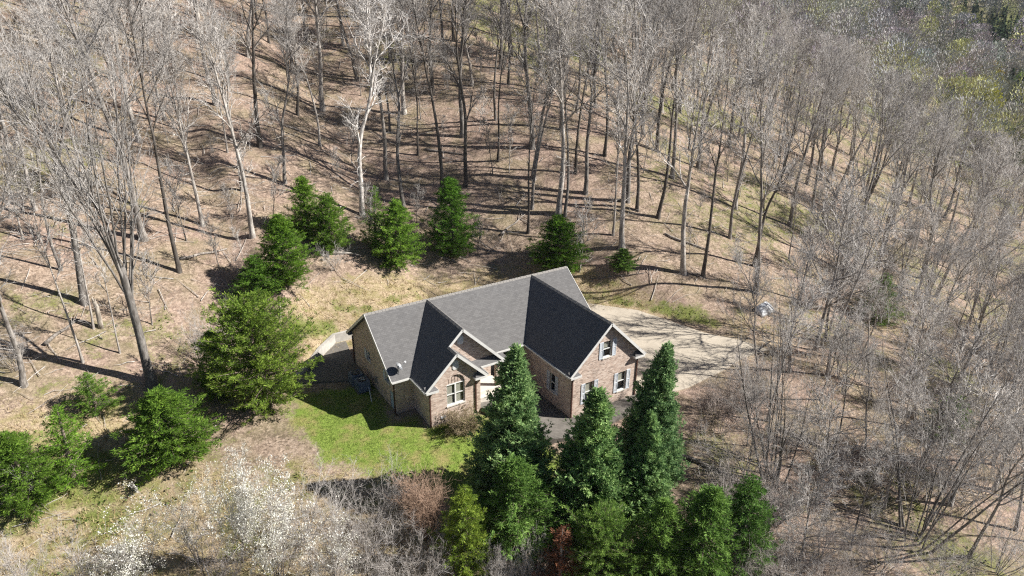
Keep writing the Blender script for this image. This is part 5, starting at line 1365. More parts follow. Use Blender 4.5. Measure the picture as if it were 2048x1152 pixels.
CONIFERS = [
    (3.12, -15.73, 11.69, 2.46, 'arbor', 0, (1.1, 1.1, 1.05), 'arborvitae', 'tallest left arborvitae hiding the patio, tip at the porch roof'),
    (6.94, -19.07, 10.89, 2.55, 'arbor', 1, (1.1, 1.12, 0.95), 'arborvitae', 'broad arborvitae standing before the right wing corner'),
    (11.01, -19.39, 12.21, 2.17, 'arbor', 2, (0.92, 0.95, 0.95), 'arborvitae', 'tall arborvitae at the right end of the right wing'),
    (9.69, -20.61, 8.53, 1.68, 'arbor', 0, (1.1, 1.12, 1.0), 'arborvitae', 'shorter arborvitae in front of the tall right one'),
    (2.33, -18.39, 6.82, 2.47, 'cedar', 0, (0.85, 0.98, 1.15), 'cedar_tree', 'bushy green cedar below the tallest left arborvitae'),
    (-1.44, -18.32, 6.31, 1.58, 'cedar', 1, (1.25, 1.15, 0.9), 'cedar_tree', 'yellowish narrow cedar between the brown bush and the arborvitae'),
    (5.09, -22.59, 6.71, 2.18, 'cedar', 2, (0.95, 1.02, 1.1), 'cedar_tree', 'pale green cedar at the bottom edge below the broad arborvitae'),
    (7.78, -24.11, 7.27, 2.11, 'cedar', 3, (0.9, 1.0, 1.1), 'cedar_tree', 'second cedar in the bottom row, below the shorter arborvitae'),
    (10.17, -25.18, 7.32, 2.3, 'cedar', 0, (0.78, 0.92, 1.0), 'cedar_tree', 'wide cedar, third in the bottom row of evergreens'),
    (12.86, -26.16, 7.26, 2.0, 'cedar', 1, (0.6, 0.78, 0.85), 'cedar_tree', 'dark green cedar at the right end of the bottom row'),
    (-7.35, 1.56, 9.7, 3.76, 'cedar', 2, (1.08, 1.05, 0.85), 'cedar_tree', 'big broad light green cedar at the left end of the house'),
    (-10.07, 4.27, 5.62, 1.78, 'cedar', 3, (0.75, 0.92, 0.6), 'cedar_tree', 'darker cedar tucked against the left side of the big cedar'),
    (-4.59, 13.89, 4.36, 2.02, 'cedar', 1, (0.72, 0.92, 0.65), 'cedar_tree', 'small rounded dark cedar just above the big cedar'),
    (-1.89, 14.66, 7.02, 2.52, 'cedar', 0, (0.72, 0.88, 0.5), 'cedar_tree', 'bushy dark green cedar with pointed top uphill of the rounded one'),
    (2.2, 20.86, 6.35, 2.07, 'cedar', 3, (0.85, 1.0, 0.6), 'cedar_tree', 'pointed cedar standing highest on the left of the cedar group'),
    (3.78, 18.91, 6.02, 2.16, 'cedar', 1, (0.78, 0.92, 0.6), 'cedar_tree', 'thin cedar just right of the highest pointed one'),
    (9.81, 16.71, 6.97, 2.62, 'cedar', 0, (1.0, 1.15, 0.8), 'cedar_tree', 'bright green lopsided cedar right of the white-barked tree'),
    (8.36, 18.83, 6.85, 1.57, 'sparse', 4, (0.8, 0.95, 0.75), 'cedar_tree', 'sparse half-bare cedar at the foot of the white-barked tree'),
    (16.69, 17.66, 8.72, 2.77, 'cedar', 3, (0.62, 0.85, 0.55), 'cedar_tree', 'conical dark green cedar alone behind the middle of the roof'),
    (25.78, 10.89, 6.3, 3.1, 'cedar', 0, (0.66, 0.88, 0.5), 'cedar_tree', 'dense cedar behind the right end of the main roof ridge'),
    (31.04, 6.62, 2.5, 1.49, 'cedar', 1, (0.65, 0.8, 0.65), 'cedar_tree', 'very small dark cedar on the slope right of the roof peak'),
    (-14.31, -0.58, 5.66, 2.96, 'cedar', 0, (0.74, 0.86, 0.6), 'cedar_tree', 'low wide cedar bush in the open left foreground'),
    (-18.22, 5.01, 3.37, 1.75, 'sparse', 4, (0.8, 0.95, 0.7), 'cedar_tree', 'sparse cedar sapling uphill of the low wide cedar bush'),
    (-22.6, -0.72, 5.78, 2.15, 'cedar', 0, (0.74, 0.86, 0.6), 'cedar_tree', 'big cedar bush cut by the lower left picture edge'),
    (-20.22, 0.02, 5.83, 1.99, 'sparse', 4, (0.9, 1.1, 0.65), 'cedar_tree', 'loose bright green cedar between two cedar bushes at lower left'),
    (172.51, 30.48, 12.15, 4.73, 'cedar', 3, (0.45, 0.55, 0.5), 'cedar_tree', 'very dark cedar at the right picture edge'),
    (55.62, -8.34, 6.3, 2.61, 'sparse', 4, (0.6, 0.75, 0.6), 'cedar_tree', 'dim cedar inside the wood right of the parking pad'),
    (38.29, -24.99, 4.2, 1.97, 'sparse', 4, (0.55, 0.7, 0.6), 'cedar_tree', 'dim cedar behind grey stems in the lower right wood'),
]
SHRUBS = [
    (-8.86, -11.61, 6.23, 3.36, 0, (0.98, 0.96, 0.95), 'wide grey twiggy bush overlapping the lower edge of the lawn', 0),
    (-6.18, -14.82, 6.86, 3.7, 1, (0.95, 0.92, 0.9), 'largest tangled grey bush below the middle of the lawn', 0),
    (-2.46, -15.21, 5.7, 1.63, 2, (0.85, 0.62, 0.48), 'upright reddish-brown brush bush beside the shaded lawn corner', 0),
    (-3.22, -12.12, 3.68, 1.4, 3, (0.98, 0.96, 0.95), 'small bare bush left of the reddish-brown brush bush', 0),
    (-11.0, -13.72, 10.13, 2.83, 4, (0.75, 0.72, 0.7), 'tall white-blossoming tree at the left edge of the lawn', 2.2),
    (-12.56, -11.06, 8.47, 1.54, 5, (0.75, 0.72, 0.7), 'slim white-blossoming tree with the whitest crown left of the lawn', 3.0),
    (-14.61, -10.05, 5.29, 2.13, 4, (0.9, 0.85, 0.82), 'small white-blossoming bush left of the tall blossom tree', 1.4),
    (-17.31, -9.99, 6.24, 2.61, 5, (0.75, 0.72, 0.7), 'white-flecked blossom bush at the bottom left', 1.6),
    (-8.07, -16.13, 6.41, 3.14, 1, (0.98, 0.96, 0.95), 'grey bush at the bottom edge right of the tall blossom tree', 0),
    (-4.63, -17.99, 5.45, 2.63, 0, (0.9, 0.87, 0.85), 'grey bush at the bottom edge below the reddish-brown bush', 0),
    (-13.9, -13.14, 6.0, 2.29, 3, (0.9, 0.85, 0.85), 'purplish bare bush at the bottom edge among the blossom', 0),
    (-9.14, -15.87, 7.04, 2.29, 5, (0.75, 0.72, 0.7), 'blossom bush at the bottom edge beneath the wide grey bush', 1.2),
    (-19.99, -8.93, 6.03, 2.71, 3, (0.98, 0.96, 0.95), 'sparse grey bush near the bottom left corner', 0),
    (-23.04, -7.2, 5.33, 2.17, 0, (0.98, 0.96, 0.95), 'grey bush in the bottom left corner', 0),
    (-23.49, -0.33, 4.51, 1.82, 3, (0.98, 0.96, 0.95), 'grey bare bush in front of the left edge cedar', 0),
    (1.06, -20.45, 4.12, 1.57, 1, (1.1, 1.06, 1.06), 'pale grey bush at the bottom edge left of the rusty cedar', 0),
    (-0.62, -20.15, 3.9, 1.55, 0, (0.98, 0.96, 0.95), 'low grey bush at the bottom edge below the yellowish cedar', 0),
    (-10.99, 7.44, 5.8, 2.48, 3, (0.98, 0.96, 0.95), 'grey brush tangle left of the big cedar', 0),
    (-8.61, 8.81, 4.89, 1.99, 0, (0.98, 0.96, 0.95), 'bare bush leaning against the upper left of the big cedar', 0),
    (-5.49, 16.82, 3.37, 1.79, 3, (0.98, 0.96, 0.95), 'bare bush left of the small rounded cedar', 0),
    (3.04, 16.29, 3.56, 1.67, 3, (1, 1, 1), 'small bare sapling bush below the thin cedar', 0),
    (-22.65, 9.88, 5.13, 1.93, 3, (0.98, 0.96, 0.95), 'bare bush at the left edge by a leaning trunk', 0),
    (20.64, -17.27, 5.58, 2.74, 3, (0.95, 0.85, 0.8), 'bare brush bush below the corner of the parking pad', 0),
    (26.67, -15.4, 5.03, 2.78, 0, (0.98, 0.96, 0.95), 'bare bush at the edge of the parking pad end', 0),
    (35.84, -10.56, 5.1, 2.74, 3, (0.98, 0.96, 0.95), 'bare brush before the white tarp', 0),
    (25.88, -21.34, 5.19, 2.91, 0, (0.98, 0.96, 0.95), 'bare bush beside the dark multi-stemmed tree', 0),
    (25.48, -25.1, 5.05, 2.93, 3, (0.98, 0.96, 0.95), 'bare bush in the middle of the lower right wood', 0),
    (18.8, -27.63, 5.87, 2.92, 1, (0.98, 0.96, 0.95), 'grey tangle at lower right beyond the dark cedar', 0),
    (21.54, -30.08, 5.14, 3.06, 0, (0.98, 0.96, 0.95), 'bare tangle left of the fanning grey tree', 0),
    (24.19, -32.51, 5.9, 2.87, 1, (0.98, 0.96, 0.95), 'bare tangle at the foot of the fanning grey tree', 0),
    (28.05, -33.89, 6.72, 3.07, 3, (0.98, 0.96, 0.95), 'bare tangle in the bottom right corner', 0),
    (32.74, -25.99, 5.68, 3.28, 0, (0.98, 0.96, 0.95), 'bare bush above the fanning grey tree', 0),
    (34.14, -29.75, 5.99, 3.15, 1, (0.98, 0.96, 0.95), 'bare bush near the right edge above the corner tangle', 0),
    (37.46, -19.27, 5.75, 3.33, 3, (1, 0.92, 0.9), 'pinkish bare bush in the wood right of the parking pad', 0),
    (59.88, -14.51, 6.51, 3.98, 0, (1, 0.92, 0.9), 'pinkish bare bush near the pale green clearing at right', 0),
    (66.2, -17.51, 7.26, 3.78, 3, (0.98, 0.96, 0.95), 'bare bush at the right picture edge by the clearing', 0),
    (36.72, -16.3, 5.84, 3.21, 0, (0.98, 0.96, 0.95), 'bare bush behind the rounded pinkish tree', 0),
    (3.94, -8.27, 2.13, 1.65, 6, (0.75, 0.62, 0.45), 'rounded brown-green shrub at the foot of the left gable wall', 0),
    (48.83, -5.63, 4.94, 3.06, 1, (0.98, 0.96, 0.95), 'grey bare brush in the right-hand wood, first row down, first from left', 0),
    (56.15, -5.29, 5.32, 3.06, 0, (1, 0.94, 0.91), 'pinkish bare brush in the right-hand wood, first row down, second from left', 0),
    (66.41, -1.82, 6.23, 3.7, 3, (1, 0.94, 0.91), 'pinkish bare brush in the right-hand wood, first row down, third from left', 0),
    (56.9, -8.1, 4.61, 2.71, 1, (0.98, 0.96, 0.95), 'grey bare brush in the right-hand wood, first row down, fourth from left', 0),
    (67.55, -2.44, 5.19, 2.45, 3, (0.98, 0.96, 0.95), 'grey bare brush in the right-hand wood, first row down, fifth from left', 0),
    (57.15, -9.32, 5.18, 3.17, 1, (1, 0.94, 0.91), 'pinkish bare brush in the right-hand wood, first row down, sixth from left', 0),
    (96.15, -5.47, 4.84, 2.27, 0, (1, 0.94, 0.91), 'pinkish bare brush in the right-hand wood, first row down, seventh from left', 0),
    (92.86, -8.04, 3.62, 1.91, 0, (0.98, 0.96, 0.95), 'grey bare brush in the right-hand wood, first row down, eighth from left', 0),
    (37.39, -13.8, 3.01, 1.69, 0, (1, 0.94, 0.91), 'pinkish bare brush in the right-hand wood, second row down, first from left', 0),
    (45.09, -12.08, 5.32, 3.13, 0, (1, 0.94, 0.91), 'pinkish bare brush in the right-hand wood, second row down, second from left', 0),
    (62.64, -11.85, 5.11, 2.96, 0, (0.98, 0.96, 0.95), 'grey bare brush in the right-hand wood, second row down, third from left', 0),
    (56.55, -17.35, 3.77, 1.76, 0, (0.98, 0.96, 0.95), 'grey bare brush in the right-hand wood, second row down, fourth from left', 0),
    (73.11, -12.77, 5.76, 2.97, 0, (1, 0.94, 0.91), 'pinkish bare brush in the right-hand wood, second row down, fifth from left', 0),
    (23.39, -15.71, 5.35, 3.14, 0, (1, 0.94, 0.91), 'pinkish bare brush in the right-hand wood, third row down, first from left', 0),
    (23.64, -15.55, 5.9, 3.13, 0, (1, 0.94, 0.91), 'pinkish bare brush in the right-hand wood, third row down, second from left', 0),
    (43.77, -18.24, 6.2, 3.09, 0, (1, 0.94, 0.91), 'pinkish bare brush in the right-hand wood, third row down, third from left', 0),
    (40.03, -20.41, 3.3, 1.87, 0, (0.98, 0.96, 0.95), 'grey bare brush in the right-hand wood, third row down, fourth from left', 0),
    (39.06, -23.46, 6.34, 3.06, 3, (1, 0.94, 0.91), 'pinkish bare brush in the right-hand wood, third row down, fifth from left', 0),
    (48.77, -20.42, 5.61, 3.56, 0, (0.98, 0.96, 0.95), 'grey bare brush in the right-hand wood, third row down, sixth from left', 0),
    (56.89, -20.7, 3.12, 2.0, 3, (1, 0.94, 0.91), 'pinkish bare brush in the right-hand wood, third row down, seventh from left', 0),
    (60.46, -20.4, 3.98, 2.16, 0, (1, 0.94, 0.91), 'pinkish bare brush in the right-hand wood, third row down, eighth from left', 0),
    (60.49, -20.58, 3.18, 1.97, 1, (0.98, 0.96, 0.95), 'grey bare brush in the right-hand wood, third row down, ninth from left', 0),
    (32.24, -22.43, 4.78, 2.63, 1, (0.98, 0.96, 0.95), 'grey bare brush in the right-hand wood, fourth row down, first from left', 0),
    (39.38, -25.05, 4.84, 2.89, 0, (0.98, 0.96, 0.95), 'grey bare brush in the right-hand wood, fourth row down, second from left', 0),
    (35.55, -27.55, 5.34, 2.51, 3, (0.98, 0.96, 0.95), 'grey bare brush in the right-hand wood, fourth row down, third from left', 0),
    (43.7, -28.64, 6.42, 4.03, 1, (0.98, 0.96, 0.95), 'grey bare brush in the right-hand wood, fourth row down, fourth from left', 0),
    (12.33, -25.29, 4.37, 2.44, 1, (1, 0.94, 0.91), 'pinkish bare brush in the right-hand wood, fifth row down, first from left', 0),
    (16.54, -21.78, 3.25, 1.64, 3, (0.98, 0.96, 0.95), 'grey bare brush in the right-hand wood, fifth row down, second from left', 0),
    (12.12, -26.05, 4.78, 2.4, 1, (1, 0.94, 0.91), 'pinkish bare brush in the right-hand wood, fifth row down, third from left', 0),
    (13.38, -24.92, 5.48, 2.96, 3, (0.98, 0.96, 0.95), 'grey bare brush in the right-hand wood, fifth row down, fourth from left', 0),
    (15.39, -23.15, 3.59, 1.98, 0, (0.98, 0.96, 0.95), 'grey bare brush in the right-hand wood, fifth row down, fifth from left', 0),
    (14.04, -24.48, 4.37, 2.59, 1, (1, 0.94, 0.91), 'pinkish bare brush in the right-hand wood, fifth row down, sixth from left', 0),
    (12.03, -27.1, 3.31, 1.89, 0, (1, 0.94, 0.91), 'pinkish bare brush in the right-hand wood, fifth row down, seventh from left', 0),
    (16.23, -23.35, 5.43, 2.46, 3, (1, 0.94, 0.91), 'pinkish bare brush in the right-hand wood, fifth row down, eighth from left', 0),
    (18.69, -21.4, 6.42, 3.8, 1, (0.98, 0.96, 0.95), 'grey bare brush in the right-hand wood, fifth row down, ninth from left', 0),
    (16.45, -24.26, 5.82, 3.56, 3, (1, 0.94, 0.91), 'pinkish bare brush in the right-hand wood, fifth row down, tenth from left', 0),
    (14.01, -26.71, 3.91, 2.36, 0, (0.98, 0.96, 0.95), 'grey bare brush in the right-hand wood, fifth row down, eleventh from left', 0),
    (14.12, -26.77, 3.53, 2.14, 3, (1, 0.94, 0.91), 'pinkish bare brush in the right-hand wood, fifth row down, twelfth from left', 0),
    (17.45, -24.76, 5.82, 3.05, 0, (0.98, 0.96, 0.95), 'grey bare brush in the right-hand wood, fifth row down, thirteenth from left', 0),
    (18.7, -24.08, 3.03, 1.96, 3, (1, 0.94, 0.91), 'pinkish bare brush in the right-hand wood, fifth row down, fourteenth from left', 0),
    (19.41, -24.54, 3.95, 1.99, 3, (1, 0.94, 0.91), 'pinkish bare brush in the right-hand wood, fifth row down, fifteenth from left', 0),
    (15.08, -28.39, 5.66, 3.0, 0, (0.98, 0.96, 0.95), 'grey bare brush in the right-hand wood, fifth row down, sixteenth from left', 0),
    (17.37, -29.62, 5.27, 2.44, 1, (1, 0.94, 0.91), 'pinkish bare brush in the right-hand wood, fifth row down, seventeenth from left', 0),
    (18.13, -30.11, 3.17, 1.56, 1, (0.98, 0.96, 0.95), 'grey bare brush in the right-hand wood, fifth row down, eighteenth from left', 0),
    (30.33, -26.57, 4.1, 2.57, 0, (1, 0.94, 0.91), 'pinkish bare brush in the right-hand wood, fifth row down, nineteenth from left', 0),
    (29.45, -27.59, 6.45, 4.14, 3, (0.98, 0.96, 0.95), 'grey bare brush in the right-hand wood, fifth row down, twentieth from left', 0),
]
SAPLINGS = [
    (50.77, 76.66, 8.04, 0, (0.78, 0.76, 0.74), 'thin bare understory sapling, hilltop above house, eighteenth from left'),
    (73.92, 13.7, 4.83, 1, (1.22, 1.2, 1.17), 'thin bare understory sapling, below yellow-green crown, seventh from left'),
    (-6.97, 38.55, 6.29, 1, (1.22, 1.2, 1.17), 'thin bare understory sapling, upper left hillside, fourteenth from left'),
    (13.81, 66.97, 8.26, 0, (1.22, 1.2, 1.17), 'thin bare understory sapling, hilltop above house, first from left'),
    (36.66, 43.74, 5.36, 0, (0.58, 0.57, 0.56), 'thin bare understory sapling, high slope behind house, fourteenth from left'),
    (38.68, 34.25, 3.3, 0, (0.78, 0.76, 0.74), 'thin bare understory sapling, slope right of roof, second from left'),
    (21.93, 49.33, 6.34, 0, (0.58, 0.57, 0.56), 'thin bare understory sapling, high slope behind house, seventh from left'),
    (39.81, 55.62, 6.48, 0, (1.22, 1.2, 1.17), 'thin bare understory sapling, hilltop above house, nineteenth from left'),
    (73.07, 50.83, 3.13, 0, (0.78, 0.76, 0.74), 'thin bare understory sapling, wood above roof peak, seventeenth from left'),
    (-21.04, 34.49, 5.82, 1, (0.58, 0.57, 0.56), 'thin bare understory sapling, upper left hillside, first from left'),
    (-13.5, 60.01, 3.22, 1, (0.78, 0.76, 0.74), 'thin bare understory sapling, upper left hillside, eighth from left'),
    (18.42, 73.05, 6.7, 0, (0.58, 0.57, 0.56), 'thin bare understory sapling, hilltop above house, second from left'),
    (-8.02, 56.77, 7.84, 0, (0.58, 0.57, 0.56), 'thin bare understory sapling, upper left hillside, twelfth from left'),
    (73.03, 75.44, 6.84, 1, (1.22, 1.2, 1.17), 'thin bare understory sapling, wood above roof peak, tenth from left'),
    (-7.46, 67.92, 3.77, 0, (1.22, 1.2, 1.17), 'thin bare understory sapling, upper left hillside, eleventh from left'),
    (-0.38, 77.6, 5.57, 0, (0.78, 0.76, 0.74), 'thin bare understory sapling, upper left hillside, thirteenth from left'),
    (-17.41, 44.66, 5.83, 0, (1.22, 1.2, 1.17), 'thin bare understory sapling, upper left hillside, fifth from left'),
    (12.07, 44.03, 3.85, 0, (0.58, 0.57, 0.56), 'thin bare understory sapling, high slope behind house, fifth from left'),
    (53.06, 34.78, 6.39, 1, (0.78, 0.76, 0.74), 'thin bare understory sapling, slope right of roof, fifth from left'),
    (-4.38, 23.26, 5.1, 1, (0.78, 0.76, 0.74), 'thin bare understory sapling, just above the cedars, first from left'),
    (-21.76, 26.53, 7.17, 1, (1.22, 1.2, 1.17), 'thin bare understory sapling, slope left of cedars, first from left'),
    (23.0, 46.5, 3.87, 0, (1.22, 1.2, 1.17), 'thin bare understory sapling, high slope behind house, eighth from left'),
    (17.33, 64.66, 5.17, 1, (0.58, 0.57, 0.56), 'thin bare understory sapling, hilltop above house, third from left'),
    (-11.52, 29.38, 7.63, 1, (0.58, 0.57, 0.56), 'thin bare understory sapling, slope left of cedars, fifth from left'),
    (45.31, 64.22, 3.27, 0, (0.58, 0.57, 0.56), 'thin bare understory sapling, hilltop above house, twentieth from left'),
    (4.35, 37.3, 6.17, 1, (0.78, 0.76, 0.74), 'thin bare understory sapling, just above the cedars, sixth from left'),
    (-15.68, 57.31, 8.24, 0, (0.58, 0.57, 0.56), 'thin bare understory sapling, upper left hillside, sixth from left'),
    (-14.72, 28.55, 7.94, 1, (1.22, 1.2, 1.17), 'thin bare understory sapling, slope left of cedars, fourth from left'),
    (28.88, 41.06, 4.17, 1, (0.58, 0.57, 0.56), 'thin bare understory sapling, high slope behind house, eleventh from left'),
    (2.34, 56.71, 4.15, 0, (1.22, 1.2, 1.17), 'thin bare understory sapling, upper left hillside, nineteenth from left'),
    (68.57, 15.26, 5.09, 0, (0.58, 0.57, 0.56), 'thin bare understory sapling, below yellow-green crown, fifth from left'),
    (68.52, 19.73, 6.23, 0, (1.22, 1.2, 1.17), 'thin bare understory sapling, below yellow-green crown, third from left'),
    (51.47, 32.24, 6.49, 0, (1.22, 1.2, 1.17), 'thin bare understory sapling, slope right of roof, sixth from left'),
    (64.05, 5.4, 3.59, 0, (1.22, 1.2, 1.17), 'thin bare understory sapling, beyond the white tarp, first from left'),
    (45.41, 9.92, 3.51, 0, (0.58, 0.57, 0.56), 'thin bare understory sapling, above the parking pad, fifth from left'),
    (18.76, 47.88, 7.28, 0, (0.78, 0.76, 0.74), 'thin bare understory sapling, high slope behind house, sixth from left'),
    (14.75, 22.64, 5.09, 0, (0.78, 0.76, 0.74), 'thin bare understory sapling, just above the cedars, tenth from left'),
    (39.83, 36.56, 4.23, 0, (0.58, 0.57, 0.56), 'thin bare understory sapling, wood above roof peak, fifth from left'),
    (37.21, 27.04, 8.17, 1, (0.58, 0.57, 0.56), 'thin bare understory sapling, slope right of roof, third from left'),
    (74.58, 58.65, 5.8, 0, (0.78, 0.76, 0.74), 'thin bare understory sapling, wood above roof peak, sixteenth from left'),
    (19.56, 67.16, 7.39, 1, (1.22, 1.2, 1.17), 'thin bare understory sapling, hilltop above house, fifth from left'),
    (68.51, 71.87, 5.25, 0, (1.22, 1.2, 1.17), 'thin bare understory sapling, wood above roof peak, eighth from left'),
    (27.87, 69.38, 4.37, 1, (0.58, 0.57, 0.56), 'thin bare understory sapling, hilltop above house, eleventh from left'),
    (-3.34, 33.36, 3.51, 0, (0.58, 0.57, 0.56), 'thin bare understory sapling, slope left of cedars, seventh from left'),
    (28.45, 25.27, 8.32, 1, (1.22, 1.2, 1.17), 'thin bare understory sapling, slope right of roof, first from left'),
    (3.48, 61.6, 8.22, 1, (1.22, 1.2, 1.17), 'thin bare understory sapling, upper left hillside, eighteenth from left'),
    (-19.07, 49.91, 6.91, 1, (0.58, 0.57, 0.56), 'thin bare understory sapling, upper left hillside, second from left'),
    (63.05, 72.49, 4.38, 0, (0.58, 0.57, 0.56), 'thin bare understory sapling, wood above roof peak, fourth from left'),
    (43.98, 18.5, 7.33, 1, (0.58, 0.57, 0.56), 'thin bare understory sapling, slope right of roof, seventh from left'),
    (37.88, 57.9, 3.82, 1, (0.58, 0.57, 0.56), 'thin bare understory sapling, hilltop above house, seventeenth from left'),
    (24.43, 34.79, 3.21, 1, (1.22, 1.2, 1.17), 'thin bare understory sapling, just above the cedars, eleventh from left'),
    (37.45, 37.84, 5.13, 0, (0.78, 0.76, 0.74), 'thin bare understory sapling, wood above roof peak, second from left'),
    (11.08, 50.44, 5.99, 1, (0.78, 0.76, 0.74), 'thin bare understory sapling, high slope behind house, second from left'),
    (28.1, 12.39, 3.6, 1, (0.78, 0.76, 0.74), 'thin bare understory sapling, above the parking pad, second from left'),
    (62.93, 20.27, 4.9, 1, (0.78, 0.76, 0.74), 'thin bare understory sapling, slope right of roof, thirteenth from left'),
    (69.85, 53.89, 3.16, 0, (0.58, 0.57, 0.56), 'thin bare understory sapling, wood above roof peak, fifteenth from left'),
    (22.72, 72.62, 6.34, 1, (0.58, 0.57, 0.56), 'thin bare understory sapling, hilltop above house, seventh from left'),
    (46.47, 20.0, 3.54, 1, (0.78, 0.76, 0.74), 'thin bare understory sapling, slope right of roof, ninth from left'),
    (69.66, 23.03, 3.45, 1, (0.58, 0.57, 0.56), 'thin bare understory sapling, below yellow-green crown, first from left'),
    (56.57, 79.27, 5.97, 1, (0.78, 0.76, 0.74), 'thin bare understory sapling, hilltop above house, twenty-second from left'),
    (32.72, 72.6, 4.88, 0, (0.78, 0.76, 0.74), 'thin bare understory sapling, hilltop above house, twelfth from left'),
    (-0.69, 22.62, 7.25, 1, (0.78, 0.76, 0.74), 'thin bare understory sapling, just above the cedars, fifth from left'),
    (-4.49, 19.2, 3.53, 1, (1.22, 1.2, 1.17), 'thin bare understory sapling, just above the cedars, third from left'),
    (0.04, 54.85, 6.58, 0, (0.58, 0.57, 0.56), 'thin bare understory sapling, upper left hillside, seventeenth from left'),
    (16.75, 56.66, 6.79, 0, (0.78, 0.76, 0.74), 'thin bare understory sapling, high slope behind house, fourth from left'),
    (52.5, 66.45, 3.48, 1, (0.78, 0.76, 0.74), 'thin bare understory sapling, wood above roof peak, first from left'),
    (-13.4, 12.34, 6.55, 0, (0.78, 0.76, 0.74), 'thin bare understory sapling, left of big cedar, first from left'),
    (62.12, 65.81, 6.68, 1, (0.58, 0.57, 0.56), 'thin bare understory sapling, wood above roof peak, seventh from left'),
    (27.56, 9.39, 8.41, 0, (1.22, 1.2, 1.17), 'thin bare understory sapling, above the parking pad, third from left'),
    (63.73, 17.21, 3.16, 0, (1.22, 1.2, 1.17), 'thin bare understory sapling, below yellow-green crown, second from left'),
    (18.14, 20.45, 4.88, 1, (1.22, 1.2, 1.17), 'thin bare understory sapling, just above the cedars, twelfth from left'),
    (54.69, 76.47, 4.57, 1, (1.22, 1.2, 1.17), 'thin bare understory sapling, hilltop above house, twenty-first from left'),
    (20.56, 65.33, 6.11, 1, (0.58, 0.57, 0.56), 'thin bare understory sapling, hilltop above house, eighth from left'),
    (36.68, 70.71, 5.91, 1, (0.78, 0.76, 0.74), 'thin bare understory sapling, hilltop above house, thirteenth from left'),
    (14.3, 52.26, 4.75, 0, (0.58, 0.57, 0.56), 'thin bare understory sapling, high slope behind house, third from left'),
    (18.02, 61.03, 7.94, 0, (1.22, 1.2, 1.17), 'thin bare understory sapling, hilltop above house, sixth from left'),
    (2.23, 38.84, 3.05, 0, (0.78, 0.76, 0.74), 'thin bare understory sapling, just above the cedars, fourth from left'),
    (-19.7, 38.78, 5.31, 0, (1.22, 1.2, 1.17), 'thin bare understory sapling, upper left hillside, third from left'),
    (59.95, 35.93, 6.51, 0, (1.22, 1.2, 1.17), 'thin bare understory sapling, slope right of roof, eighth from left'),
    (58.14, 17.18, 6.05, 0, (0.58, 0.57, 0.56), 'thin bare understory sapling, above the parking pad, ninth from left'),
    (62.35, 12.32, 5.09, 1, (0.58, 0.57, 0.56), 'thin bare understory sapling, below yellow-green crown, fourth from left'),
    (65.47, 11.02, 3.37, 1, (0.78, 0.76, 0.74), 'thin bare understory sapling, below yellow-green crown, sixth from left'),
    (22.61, 75.8, 7.43, 0, (0.78, 0.76, 0.74), 'thin bare understory sapling, hilltop above house, fourth from left'),
    (-2.68, 26.29, 7.65, 1, (1.22, 1.2, 1.17), 'thin bare understory sapling, just above the cedars, second from left'),
    (40.4, 19.61, 6.91, 0, (0.58, 0.57, 0.56), 'thin bare understory sapling, slope right of roof, fourth from left'),
    (-14.77, 46.6, 6.76, 1, (0.58, 0.57, 0.56), 'thin bare understory sapling, upper left hillside, ninth from left'),
    (-8.67, 22.53, 8.4, 0, (0.58, 0.57, 0.56), 'thin bare understory sapling, slope left of cedars, sixth from left'),
    (-6.82, 18.51, 5.54, 0, (0.58, 0.57, 0.56), 'thin bare understory sapling, slope left of cedars, eighth from left'),
    (7.74, 18.82, 7.16, 1, (0.78, 0.76, 0.74), 'thin bare understory sapling, just above the cedars, ninth from left'),
    (61.94, 31.59, 5.75, 1, (0.78, 0.76, 0.74), 'thin bare understory sapling, slope right of roof, twelfth from left'),
    (26.58, 26.03, 7.28, 1, (0.58, 0.57, 0.56), 'thin bare understory sapling, just above the cedars, fifteenth from left'),
    (19.16, 16.73, 4.51, 0, (0.58, 0.57, 0.56), 'thin bare understory sapling, just above the cedars, thirteenth from left'),
    (33.14, 59.77, 7.01, 0, (0.78, 0.76, 0.74), 'thin bare understory sapling, hilltop above house, fourteenth from left'),
    (35.53, 47.26, 4.26, 1, (0.58, 0.57, 0.56), 'thin bare understory sapling, high slope behind house, twelfth from left'),
    (-1.36, 60.26, 4.78, 1, (1.22, 1.2, 1.17), 'thin bare understory sapling, upper left hillside, fifteenth from left'),
    (28.86, 33.24, 5.98, 0, (1.22, 1.2, 1.17), 'thin bare understory sapling, just above the cedars, fourteenth from left'),
    (57.79, 28.26, 4.98, 0, (0.58, 0.57, 0.56), 'thin bare understory sapling, slope right of roof, eleventh from left'),
    (69.61, 63.39, 5.96, 0, (0.78, 0.76, 0.74), 'thin bare understory sapling, wood above roof peak, eleventh from left'),
    (23.17, 58.87, 5.44, 1, (0.58, 0.57, 0.56), 'thin bare understory sapling, hilltop above house, tenth from left'),
    (-10.38, 61.12, 3.01, 0, (0.78, 0.76, 0.74), 'thin bare understory sapling, upper left hillside, tenth from left'),
    (8.69, 30.32, 4.12, 0, (1.22, 1.2, 1.17), 'thin bare understory sapling, just above the cedars, seventh from left'),
    (39.64, 48.19, 8.3, 0, (1.22, 1.2, 1.17), 'thin bare understory sapling, hilltop above house, twenty-third from left'),
    (32.65, 19.58, 4.07, 1, (0.78, 0.76, 0.74), 'thin bare understory sapling, above the parking pad, first from left'),
    (51.92, 57.22, 7.89, 0, (0.78, 0.76, 0.74), 'thin bare understory sapling, wood above roof peak, third from left'),
    (54.05, 15.88, 5.23, 1, (0.78, 0.76, 0.74), 'thin bare understory sapling, above the parking pad, eighth from left'),
    (2.71, 47.18, 5.79, 1, (1.22, 1.2, 1.17), 'thin bare understory sapling, high slope behind house, first from left'),
